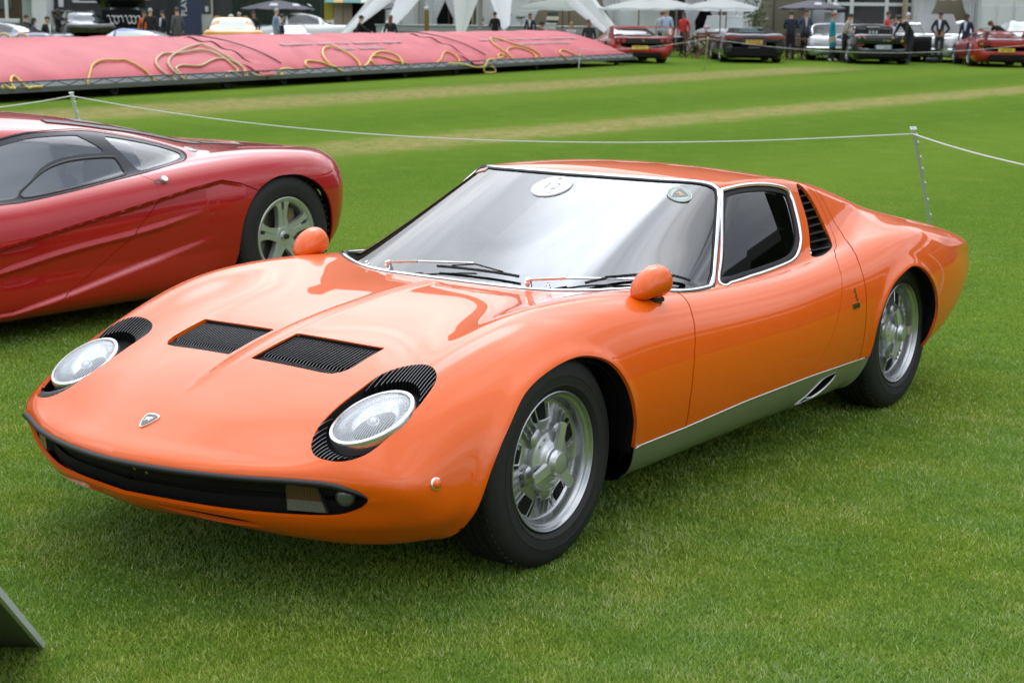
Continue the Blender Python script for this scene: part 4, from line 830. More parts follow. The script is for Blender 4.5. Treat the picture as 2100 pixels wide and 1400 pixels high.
    for y_, x_ in ((.42,1.42),(-.42,1.42),(0,1.75)):
        part('seat', cat(loft([[(x_+a,y_+b,c) for a,b,c in q] for q in ([(-.05,-.22,.38),(-.05,.22,.38),(.08,.20,.38),(.08,-.20,.38)],[(-.22,-.22,.68),(-.22,.22,.68),(-.10,.20,.68),(-.10,-.20,.68)],[(-.30,-.13,.86),(-.30,.13,.86),(-.22,.12,.87),(-.22,-.12,.87)])]), box((x_+.22,y_,.36),(.48,.44,.10),.03)), cream, car)
    part('rear_bulkhead', box((.98,0,.62),(.05,1.25,.50)), cream, car)
    part('luggage_bag', box((1.28,.60,.72),(.10,.10,.10),.02), mat('blue_cloth',(.03,.10,.30),.7), car)
    red_wheels(car)
    for s_ in (1,-1):
        for cx_, arch in ((0,RARCH),(2.718,RARCHF)):
            a_ = [(x,z) for x,z in arch if z > .2]; n_ = len(a_); gr = lambda x,z,g_: ((x-cx_)*(1+g_)+cx_, .3+(z-.3)*(1+g_))
            r0 = [gr(x,z,.01) for x,z in a_]; r1 = [gr(x,z,.10) for x,z in a_]
            V = [(x, s_*min(.84,S.yn(x,max(z,.24),1)[0].y-.02), z) for x,z in r0]+[(x, s_*.66, z) for x,z in r1]+[(x, s_*.40, z) for x,z in r1]
            part('wheel_well', (V,[(j*n_+i, j*n_+i+1, (j+1)*n_+i+1, (j+1)*n_+i) for j in range(2) for i in range(n_-1)]+[tuple(range(2*n_,3*n_))]), MATT, car, fix=False)
    return car
def red_wheels(car):
    tyre = lathe([(.212,-.02),(.221,-.008),(.2225,-.001),(.232,.006),(.24,.008),(.2405,.0095),(.246,.0095),(.2465,.0085),(.27,.012),(.300,.010),(.325,.0),(.340,-.014),(.350,-.035),(.354,-.06),(.348,-.0605),(.348,-.066),(.355,-.0665),(.357,-.13),(.350,-.131),(.350,-.138),(.357,-.139),(.356,-.22),(.349,-.221),(.349,-.228),(.355,-.229),(.348,-.27),(.32,-.30),(.22,-.29)], 80, 'y')
    bl = [move(box((0,-.030,.3475),(.011,.045,.008)), (0,0,0), 0, 0, 2*pi*k/56) for k in range(56)]
    ring = lathe([(.212,-.03),(.219,-.012),(.2215,-.003),(.2205,.002),(.217,.004),(.205,.0),(.196,-.006),(.190,-.014),(.188,-.03),(.186,-.10)], 72, 'y')
    sp = []
    for k in range(5):
        a = 2*pi*k/5
        T = lambda P: [(x*cos(a)-z*sin(a), y, x*sin(a)+z*cos(a)) for x,y,z in P]
        for s_ in (1,-1):
            sp.append(loft([T([(s_*x0,y0,z),(s_*x1,y0,z),(s_*x1,y0-.03,z),(s_*x0,y0-.03,z)]) for x0,x1,y0,z in ((.000,.040,-.016,.055),(.003,.032,-.016,.10),(.008,.036,-.010,.145),(.011,.043,-.006,.175),(.012,.060,-.007,.196))]))
        sp.append(loft([T([(-.02,-.020,z),(.02,-.020,z),(.02,-.045,z),(-.02,-.045,z)]) for z in (.05,.15)]))
    hub = lathe([(.0005,-.008),(.018,-.008),(.020,-.012),(.026,-.012),(.03,-.018),(.058,-.016),(.066,-.020),(.066,-.05)], 48, 'y')
    alloy = mat('silver_alloy', (.56,.57,.57), .34, .7)
    nut = lathe([(.0005,.012),(.013,.012),(.0155,.008),(.0155,-.012)], 6, 'y')
    me = dict(tyre=mesh('tyre', cat(tyre,*bl), RUBBER, 40), rim=mesh('rim', cat(ring,*sp,hub), alloy, 40), wheel_nut=mesh('wheel_nut', nut, mat('dark_steel',(.08,.08,.08),.35,1), 30),
              brake_disc=mesh('brake_disc', lathe([(.185,-.11),(.165,-.085),(.165,-.075),(.07,-.075),(.0005,-.09)],48,'y'), mat('brake_steel',(.16,.15,.13),.35,.8), 30),
              brake_caliper=mesh('brake_caliper', box((-.08,-.07,.10),(.10,.04,.10),.01), mat('brass_dull',(.16,.14,.07),.4,.5), 30))
    for m_ in me.values(): fix_normals(m_)
    for x_, k in ((0,1),(2.718,.93)):
        for s_ in (1,-1):
            w = bpy.data.objects.new('wheel', None); COL.objects.link(w); w.parent = car; w.location = (x_, s_*.875, .357*k); w.scale = (k,1,k); w.rotation_euler = (0, RAD(6), 0) if s_ > 0 else (0, 0, pi)
            for nme, m_ in me.items(): part(nme, m_, None, w)
# ------------------------------------------------------------------ lawn: one sheet, gently rising, mown stripes and two worn strips
VYAW = 3.765; VF = (cos(VYAW), sin(VYAW)); RZV = VYAW-pi/2          # things in the distance are built with x to the right and y away, then turned by RZV
def terr(x, y): return .0055*max(0, (x-CPOS.x)*VF[0]+(y-CPOS.y)*VF[1]-8)
def site(b, d):
    """a spot on the lawn d metres out along the view heading; b is its bearing (1/3315 of the distance to the right of 1050)"""
    u = (b-1050)*d*.000296; x = CPOS.x+VF[0]*d+VF[1]*u; y = CPOS.y+VF[1]*d-VF[0]*u; return (x, y, terr(x,y))
def lawn_mat():
    m = bpy.data.materials.new('lawn'); m.use_nodes = True; nt = m.node_tree; N = nt.nodes; L = nt.links; b = N['Principled BSDF']
    b.inputs['Roughness'].default_value = 1; b.inputs['Specular IOR Level'].default_value = .03
    def nd(t, **k):
        n = N.new(t)
        for a_, v in k.items(): setattr(n, a_, v)
        return n
    def math_(op, a_, b_=None, c_=None):
        n = nd('ShaderNodeMath', operation=op)
        for i, v in enumerate((a_, b_, c_)):
            if v is None: continue
            if isinstance(v, (int,float)): n.inputs[i].default_value = v
            else: L.new(v, n.inputs[i])
        return n.outputs[0]
    def noise(scale, detail=4, vec=None, rough=.5):
        n = nd('ShaderNodeTexNoise'); n.inputs['Scale'].default_value = scale; n.inputs['Detail'].default_value = detail; n.inputs['Roughness'].default_value = rough
        L.new(vec or pos, n.inputs['Vector']); return n.outputs['Fac']
    geo = nd('ShaderNodeNewGeometry'); pos = geo.outputs['Position']
    sx = nd('ShaderNodeSeparateXYZ'); L.new(pos, sx.inputs[0]); X, Y = sx.outputs[0], sx.outputs[1]
    n_big, n_mid, n_fine = noise(.35,3), noise(2.2,5), noise(38,6,None,.7)
    wob = math_('MULTIPLY_ADD', noise(.25,3), 1.6, -.8)
    yy = math_('ADD', Y, wob)
    # mown stripes run along the strips
    st = math_('SINE', math_('MULTIPLY', math_('ADD', yy, math_('MULTIPLY', X, .03)), 2*pi/5.6)); st = math_('MULTIPLY_ADD', st, .5, .5)
    st = math_('SMOOTHSTEP' if False else 'MULTIPLY_ADD', st, .55, math_('MULTIPLY', n_mid, .9))
    def mix(f, a_, b_):
        n = nd('ShaderNodeMix', data_type='RGBA')
        if isinstance(f, (int,float)): n.inputs[0].default_value = f
        else: L.new(f, n.inputs[0])
        for i, v in ((6,a_),(7,b_)):
            if isinstance(v, tuple): n.inputs[i].default_value = (*v,1)
            else: L.new(v, n.inputs[i])
        return n.outputs[2]
    def ramp(v, lo, hi):
        n = nd('ShaderNodeMapRange', interpolation_type='SMOOTHSTEP'); n.inputs[1].default_value = lo; n.inputs[2].default_value = hi; L.new(v, n.inputs[0]); return n.outputs[0]
    base = mix(ramp(st,.15,1.25), (.060,.128,.008), (.102,.172,.015))
    base = mix(math_('MULTIPLY', ramp(n_fine,.42,.72), .75), base, (.140,.200,.028))
    base = mix(math_('MULTIPLY', ramp(n_fine,.50,.22), .7), base, (.034,.080,.005))
    base = mix(math_('MULTIPLY', ramp(n_mid,.55,.75), .35), base, (.13,.17,.035))
    # worn strips: distance across from each strip's middle, ragged edges
    def strip(slope, off, half, xa, xb):
        d = math_('ABSOLUTE', math_('SUBTRACT', Y, math_('MULTIPLY_ADD', X, slope, off)))
        d = math_('ADD', d, math_('MULTIPLY_ADD', n_mid, 1.3, -.65)); f = math_('SUBTRACT', 1.0, ramp(d, half*.35, half*1.25))
        f = math_('MULTIPLY', f, math_('MULTIPLY', ramp(X, xa, xa+5), math_('SUBTRACT', 1.0, ramp(X, xb-5, xb))))
        return math_('MULTIPLY', f, ramp(math_('ADD', noise(5.5,6,None,.7), n_fine), .72, 1.18))
    base = mix(math_('MULTIPLY', strip(.047,-15.95,1.5,-45,-5), .82), base, (.32,.25,.11))
    base = mix(math_('MULTIPLY', strip(-.030,-9.75,.85,-48,-7), .82), base, (.32,.25,.11))
    L.new(base, b.inputs['Base Color'])
    bp = nd('ShaderNodeBump'); bp.inputs['Strength'].default_value = .6; bp.inputs['Distance'].default_value = .02; L.new(n_fine, bp.inputs['Height']); L.new(bp.outputs[0], b.inputs['Normal'])
    return m
def build_lawn():
    m = lawn_mat(); V = []; F = []
    us = [-260,-60,-20,0,20,60,260]; ds = [-120,-20,0,4,8,12,20,40,70,120,320]
    for d in ds:
        for u in us:
            x = CPOS.x+VF[0]*d+VF[1]*u; y = CPOS.y+VF[1]*d-VF[0]*u; V.append((x, y, terr(x,y)))
    n = len(us)
    for i in range(len(ds)-1):
        for j in range(n-1): F.append((i*n+j, i*n+j+1, (i+1)*n+j+1, (i+1)*n+j))
    o = struct('lawn', (V,F), m)
    # blades of the near grass
    rng = np.random.default_rng(3); K = 1000000
    d = 2.6*(19/2.6)**(rng.random(K)**1.08); th = (rng.random(K)-.5)*np.where(rng.random(K) < .76, .76, 2.0); d = d/np.cos(th)
    x = CPOS.x+np.cos(VYAW+th)*d; y = CPOS.y+np.sin(VYAW+th)*d
    def patch(cell, seed):
        g = np.random.default_rng(seed).random((int(60/cell)+2, int(60/cell)+2)); u = (x+30)/cell; v = (y+30)/cell; i = np.clip(u.astype(int),0,g.shape[0]-2); j = np.clip(v.astype(int),0,g.shape[1]-2)
        a_ = u-i; b_ = v-j; a_ = a_*a_*(3-2*a_); b_ = b_*b_*(3-2*b_); return g[i,j]*(1-a_)*(1-b_)+g[i+1,j]*a_*(1-b_)+g[i,j+1]*(1-a_)*b_+g[i+1,j+1]*a_*b_-.5
    dens = 2*patch(.5,1)+1.2*patch(.17,2); fwd = d*np.cos(th); hue = np.clip(.5+.9*patch(.28,5)+.5*patch(.9,6)+.6*patch(.09,7),0,1)
    h = (.008+.010*rng.random(K))*(1+.15*dens)*np.clip(1.5-fwd/12,.12,1); w = .0013+.0009*rng.random(K)+.00022*fwd
    a = rng.random(K)*2*pi; la = rng.random(K)*2*pi; lean = (.25+.75*rng.random(K))*h
    bx, by = np.cos(a)*w, np.sin(a)*w; z0 = .0055*np.maximum(0,fwd-8)-.002
    v0 = np.stack([x-bx,y-by,z0],1); v1 = np.stack([x+bx,y+by,z0],1); v2 = np.stack([x+np.cos(la)*lean, y+np.sin(la)*lean, z0+h],1)
    V = np.stack([v0,v1,v2],1).reshape(-1,3).astype('f'); me = bpy.data.meshes.new('grass'); me.vertices.add(K*3); me.vertices.foreach_set('co', V.ravel())
    me.loops.add(K*3); me.loops.foreach_set('vertex_index', np.arange(K*3,dtype='i')); me.polygons.add(K); me.polygons.foreach_set('loop_start', np.arange(0,K*3,3,dtype='i')); me.update()
    at_ = me.attributes.new('tint','FLOAT','POINT'); tint = np.clip(rng.normal(.5,.24,K)+.16*dens+.35*patch(.08,9),0,1); tint[rng.random(K) < .018] = 1.6; at_.data.foreach_set('value', np.repeat(tint,3).astype('f'))
    ah = me.attributes.new('hue','FLOAT','POINT'); ah.data.foreach_set('value', np.repeat(hue,3).astype('f'))
    gm = bpy.data.materials.new('grass_blades'); gm.use_nodes = True; nt = gm.node_tree; b = nt.nodes['Principled BSDF']; b.inputs['Roughness'].default_value = .6; b.inputs['Specular IOR Level'].default_value = .25
    an = nt.nodes.new('ShaderNodeAttribute'); an.attribute_name = 'tint'; rp = nt.nodes.new('ShaderNodeValToRGB'); e = rp.color_ramp.elements
    e[0].position = 0; e[0].color = (.115,.212,.022,1); e[1].position = .8; e[1].color = (.290,.400,.075,1); q = rp.color_ramp.elements.new(1.0); q.color = (.48,.48,.22,1)
    nt.links.new(an.outputs['Fac'], rp.inputs[0]); hn = nt.nodes.new('ShaderNodeAttribute'); hn.attribute_name = 'hue'; hr = nt.nodes.new('ShaderNodeValToRGB'); hr.color_ramp.elements[0].color = (.90,1.03,1.12,1); hr.color_ramp.elements[1].color = (1.20,1.12,.84,1)
    hm = nt.nodes.new('ShaderNodeMix'); hm.data_type = 'RGBA'; hm.blend_type = 'MULTIPLY'; hm.inputs[0].default_value = 1; nt.links.new(hn.outputs['Fac'], hr.inputs[0]); nt.links.new(rp.outputs[0], hm.inputs[6]); nt.links.new(hr.outputs[0], hm.inputs[7]); rp = hm
    nt.links.new(rp.outputs[2], b.inputs['Base Color'])
    tr = nt.nodes.new('ShaderNodeBsdfTranslucent'); nt.links.new(rp.outputs[2], tr.inputs[0]); ms = nt.nodes.new('ShaderNodeMixShader'); ms.inputs[0].default_value = .28
    nt.links.new(b.outputs[0], ms.inputs[1]); nt.links.new(tr.outputs[0], ms.inputs[2]); nt.links.new(ms.outputs[0], nt.nodes['Material Output'].inputs[0])
    me.materials.append(gm); g = bpy.data.objects.new('grass', me); COL.objects.link(g); g['kind'] = 'stuff'; g['label'] = 'short mown green turf blades around the parked cars'; g['category'] = 'grass'
build_lawn()
# ------------------------------------------------------------------ rope posts, ropes, board
def rope_post(name, base, top, label):
    base, top = Vector(base), Vector(top); d = (top-base); L_ = d.length; t = thing(name, label, 'post', base, 0, 'white rope posts')
    u = d.normalized(); W = mat('white_plastic', (.62,.64,.65), .45)
    s = Vector((VF[1],-VF[0],0)); f = s.cross(u)
    sec = [(-.011,-.008),(.011,-.008),(.011,.008),(-.011,.008)]
    part('shaft', cat(loft([[u*h+s*(a*k)+f*(b*k) for a,b in sec] for h,k in ((-.05,1),(L_*.9,1),(L_*.97,1.3),(L_,1.25))]), loft([[u*h+s*(a*1.7)+f*(b*1.7) for a,b in sec] for h in (L_-.006,L_)])), W, t)
    for h in (.28,.39,.50,.62,.72,.80,.90,.955):
        c = u*(L_*h)+s*.013; part('lug', loft([[c+u*dz+s*(a*w)+f*b for a,b in ((-.6,-.006),(.5,-.006),(.5,.006),(-.6,.006))] for dz,w in ((-.016,.016),(.004,.016),(.012,.006))]), W, t)
    return t
def rope(name, pts, label, r=.0045):
    return tag(part(name, tube(smooth_path(pts, 10), r, 6), mat('rope_white',(.68,.68,.64),.8)), label, 'rope', 'white ropes between the posts')
PA, PB, PC = Vector((-6.380, -0.539, 0.013)), Vector((-5.835, -8.184, 0.036)), Vector((-37.065, -19.411, 0.211))
def ptop(base, px):
    return Vector(px)
TA, TB, TC = Vector((-5.569, -0.430, 0.948)), Vector((-5.545, -8.085, 0.903)), Vector((-34.054, -17.650, 1.166))
def post_top(base, top_ray):
    return top_ray
def build_posts():
    for base, tp, lab in ((PA, TA, 'leaning white plastic rope post rising behind the orange coupe tail'), (PB, TB, 'white plastic rope post rising behind the red coupe roof'), (PC, TC, 'distant thin white post on the grass left of the dark purple roadster')):
        rope_post('rope_post', base, tp, lab)
    def sag(a, b, dz, n=9): return [a.lerp(b, i/(n-1))-Vector((0,0,dz*4*(i/(n-1))*(1-i/(n-1)))) for i in range(n)]
    a, b, c = TA-Vector((0,0,.035)), TB-Vector((0,0,.03)), TC-Vector((0,0,.03))
    rope('rope', sag(b, a, .185), 'white rope sagging behind both cars between the near posts')
    rope('rope', sag(a, Vector((-4.123, 1.191, 0.842)), .03), 'white rope running off to the right from the leaning near post')
    rope('rope', sag(b, Vector((-2.980, -7.080, 0.842)), .03), 'white rope running off to the left above the red coupe')
    rope('rope', sag(c, Vector((-41.165, -9.645, 1.349)), .43), 'far white rope sagging in front of the black and red parked cars', .006)
    rope('rope', sag(c, Vector((-35.536, -22.611, 0.763)), .10), 'far white rope passing behind the red winged car at the cover end', .006)
    for tp, lab in ((Vector((-4.123, 1.191, 0.842)),'white rope post beyond the right edge'),(Vector((-2.980, -7.080, 0.842)),'white rope post beyond the left edge'),(Vector((-41.165, -9.645, 1.349)),'far white rope post beyond the right edge'),(Vector((-35.536, -22.611, 0.763)),'far white rope post behind the pink cover end')):
        rope_post('rope_post', (tp.x+.02,tp.y-.03,terr(tp.x,tp.y)), tp+Vector((0,0,.03)), lab)
    # the corner of a board at the lower left
    p0, p1 = Vector((1.286, 0.128, 0.000)), Vector((1.846, 0.718, 0.446)); f = Vector(VF+(0,)); r = Vector((VF[1],-VF[0],0))
    e = (p1-p0); q = [p0, p0+e*1.3, p0+e*1.3-r*.6, p0-r*.62+f*.02]
    n = e.cross(-r).normalized(); n = n if n.dot(f) > 0 else -n
    bd = thing('display_board', 'grey board edge leaning on the grass at the lower left corner', 'board', p0)
    th_ = .012
    V = [v-p0 for v in q]+[v-p0+n*th_ for v in q]
    part('panel', (V, [(0,1,2,3),(7,6,5,4),(0,4,5,1),(1,5,6,2),(2,6,7,3),(3,7,4,0)]), mat('board_grey',(.075,.08,.075),.4), bd)
    en = e.normalized(); w_ = .010
    part('edge_strip', loft([[p0*0+en*t_+n*a_-r*b_ for a_,b_ in ((-.003,-.001),(th_+.003,-.001),(th_+.003,w_),(-.003,w_))] for t_ in (0,e.length*1.3)]), mat('board_edge',(.50,.53,.54),.35), bd)
build_posts()
lf = part('fallen_leaf', ([(-.022,0,.024),(0,-.014,.020),(.024,.002,.027),(.004,.015,.033)],[(0,1,2,3)]), mat('leaf_red',(.25,.035,.015),.6), fix=False); lf.location = (0.331, 0.683, 0.000); tag(lf, 'small reddish fallen leaf on the grass in front of the near front wheel', 'leaf')
# ------------------------------------------------------------------ the long pink pitch covers on their wheeled frames
CV0 = Vector((-14.78,-19.83,0)); CU = Vector((-.9895,-.1447,0)).normalized(); CW = Vector((-CU.y,CU.x,0))*-1
if CW.y > 0: CW = -CW
CZ, CH, CWID = .28, .75, 4.3
def cover_pt(u, v, lift=0.0):
    """u metres along the front rail, v 0..1 across; height is the arched sheet"""
    z = CZ+CH*max(0,math.sin(pi*min(max(v,0),1)))**.72+lift; p = CV0+CU*u+CW*(v*CWID); return Vector((p.x, p.y, z+terr(p.x,p.y)))
def build_cover():
    sheet = bpy.data.materials.new('pink_sheet'); sheet.use_nodes = True; nt = sheet.node_tree; b = nt.nodes['Principled BSDF']; b.inputs['Roughness'].default_value = .5; b.inputs['Specular IOR Level'].default_value = .35
    tc = nt.nodes.new('ShaderNodeTexCoord'); n = nt.nodes.new('ShaderNodeTexNoise'); n.inputs['Scale'].default_value = 1.3; n.inputs['Detail'].default_value = 6; nt.links.new(tc.outputs['Object'], n.inputs['Vector'])
    rp = nt.nodes.new('ShaderNodeValToRGB'); rp.color_ramp.elements[0].color = (.42,.052,.066,1); rp.color_ramp.elements[1].color = (.54,.095,.108,1); rp.color_ramp.elements[0].position = .3; rp.color_ramp.elements[1].position = .7
    nt.links.new(n.outputs['Fac'], rp.inputs[0]); nt.links.new(rp.outputs[0], b.inputs['Base Color'])
    W = mat('frame_grey', (.10,.105,.10), .5); SK = mat('skirt_grey', (.42,.44,.45), .6); BK = mat('lace_black', (.012,.012,.013), .6); PR = mat('faded_print', (.40,.25,.26), .7)
    spans = ((-6.2,6.05,'front left'),(6.10,15.15,'middle'),(15.20,25.3,'right hand'))
    labs = ('long pink pitch cover wagon at the left, one orange hose looped over it','middle pink pitch cover wagon under the white star tent','right end pink pitch cover wagon with rounded end beside the red winged car')
    for k,(u0,u1,_) in enumerate(spans):
        o = cover_pt((u0+u1)/2, .5); o.z = terr(o.x,o.y); t = thing('pitch_cover', labs[k], 'pitch cover', o, 0, 'pink pitch covers on wheeled frames')
        nu = int((u1-u0)*14); nv_ = 44; V = []; F = []; rng = random.Random(k)
        folds = [(rng.uniform(u0,u1), rng.uniform(.2,1.3), rng.uniform(.004,.016)) for _ in range(14)]
        for i in range(nu+1):
            u = u0+(u1-u0)*i/nu
            rib = abs(((u-u0)/1.42) % 1-.5)*2                        # hoops under the sheet every 1.4 m
            for j in range(nv_+1):
                v = j/nv_; s = math.sin(pi*v); lift = -.022*s*(1-rib**3)
                for fu, fs, fa in folds: lift += fa*math.sin((u-fu)*6/fs+v*9)*math.exp(-((u-fu-v*fs)/.35)**2)*s
                for ue, sg in ((u0,1),(u1,-1)):                      # gathered, wrinkled ends
                    de = abs(u-ue)
                    if de < 1.5 and not (k == 0 and ue == u0): lift += (.030*math.sin(v*46+de*5)*math.exp(-de/.5)-.05*math.exp(-(de/.35)**2))*min(1,s*3)
                if k == 2:                                            # rounded free end
                    de = max(0, 1-(u1-u)/1.9); lift -= (CH*s**.72)*(1-math.sqrt(max(0,1-de**2.4)))*.92
                V.append(cover_pt(u, v, lift)-o)
        F = [(i*(nv_+1)+j, (i+1)*(nv_+1)+j, (i+1)*(nv_+1)+j+1, i*(nv_+1)+j+1) for i in range(nu) for j in range(nv_)]
        sh_ = part('cover_sheet', (V,F), sheet, t, smooth=60)
        P = lambda u,v,z: (lambda p: Vector((p.x-o.x, p.y-o.y, z+terr(p.x,p.y)-o.z)))(CV0+CU*u+CW*(v*CWID))
        part('frame_rail', cat(bar(P(u0,-.012,.20), P(u1+(.15 if k == 2 else 0),-.012,.20), .05, .085), bar(P(u0,1.0,.20), P(u1,1.0,.20), .05, .085)), W, t)
        part('skirt', (lambda a: (a, [(0,1,2,3)]))([P(u0,-.004,.235),P(u1,-.004,.235),P(u1,.004,.35),P(u0,.004,.35)]), SK, t)
        zz = [];  m_ = int((u1-u0)/.30)
        for i in range(m_+1): zz.append(P(u0+(u1-u0)*i/m_, -.014, .25 if i % 2 else .335))
        part('lacing', tube(zz, .009, 4), BK, t); part('sheet_hem', tube([P(u0,-.008,.338),P(u1,-.008,.338)], .012, 5), BK, t)
        for ax in range(4):
            u = u0+(u1-u0)*(.09+.82*ax/3)
            for v in (.03,.97):
                c = P(u, v, .0); part('wheel', move(lathe([(.03,-.05),(.09,-.05),(.105,-.035),(.105,.035),(.09,.05),(.03,.05)], 16, 'y'), (c.x,c.y,c.z+.105), math.atan2(CU.y,CU.x)), RUBBER, t)
                part('wheel_bracket', cat(bar(P(u-.09,v,.10), P(u-.09,v,.20), .02, .02), bar(P(u+.09,v,.10), P(u+.09,v,.20), .02, .02)), W, t)
        # seam tape on the sheet and faded print too worn to read
        if k: 
            for row, (ua, ub, v) in enumerate(((u0+1.9,u1-2.2,.215),(u0+3.6,u1-3.2,.145))):
                u = ua; g_ = random.Random(row+k*5); V2 = []; F2 = []
                while u < ub:
                    w_ = g_.uniform(.10,.16); hh = g_.choice((.013,.013,.019,.016)); q = [cover_pt(u+a_, v+b_*hh, .012-.022*0)-o for a_,b_ in ((0,-.6),(w_,-.6),(w_,1),(0,1))]; n0 = len(V2); V2 += q; F2.append((n0,n0+1,n0+2,n0+3)); u += w_+(.035 if g_.random() < .85 else .22)
                part('faded_lettering', (V2,F2), PR, t)['kind'] = 'stuff'
            cs = cover_pt(u0+.05,.02)-o; part('sheet_flap', ([cover_pt(u0-.45,.06,.03)-o, cover_pt(u0+.28,.03,.03)-o, P(u0+.22,-.03,.27), P(u0-.25,-.03,.26)], [(0,1,2,3)]), sheet, t)
            ta = [cover_pt(u0+(-.30 if k else 0)+1.9*s_**.8*.6, .5-.46*s_, .018)-o for s_ in np.linspace(0,1,12)]
            part('tie_rope', tube(ta, .012, 4), BK, t)
        if k == 2:
            part('tie_rope', tube([cover_pt(u1-1.65+1.0*s_, .5-.47*s_, .012-.9*CH*max(0,.0))-o for s_ in np.linspace(0,1,10)], .010, 4), BK, t)
    # a second cover behind at the left
    o = Vector((-17.007, -36.390, 0.913)); o.z = terr(o.x,o.y); t = thing('pitch_cover', 'another pink cover mostly hidden behind, with pale hoops standing on top', 'pitch cover', o, 0, 'pink pitch covers on wheeled frames')
    V = []; F = []; n_ = 16
    for i in range(20):
        for j in range(n_+1):
            u = -9+13.2*i/19; v = j/n_; p = Vector((CU.x*u*-1, CU.y*u*-1, 0))+CW*(v*3.6-1.8)
            V.append((p.x, p.y, .3+.85*math.sin(pi*v)**.7*(1 if i < 14 else math.sqrt(max(0,1-((i-14)/5)**2))) ))
    part('cover_sheet', (V, [(i*(n_+1)+j,(i+1)*(n_+1)+j,(i+1)*(n_+1)+j+1,i*(n_+1)+j+1) for i in range(19) for j in range(n_)]), sheet, t, smooth=60)
def hose(pts, label, mt):
    P = [cover_pt(u, v, .03+(l or 0)) if v >= 0 else (lambda q: Vector((q.x,q.y,max(l,.03)+terr(q.x,q.y))))(CV0+CU*u+CW*(v*CWID)) for u,v,l in pts]
    o = part('hose', tube(smooth_path(P, 8), .022, 8), mt); tag(o, label, 'hose', 'hoses lying over the pitch covers'); return o
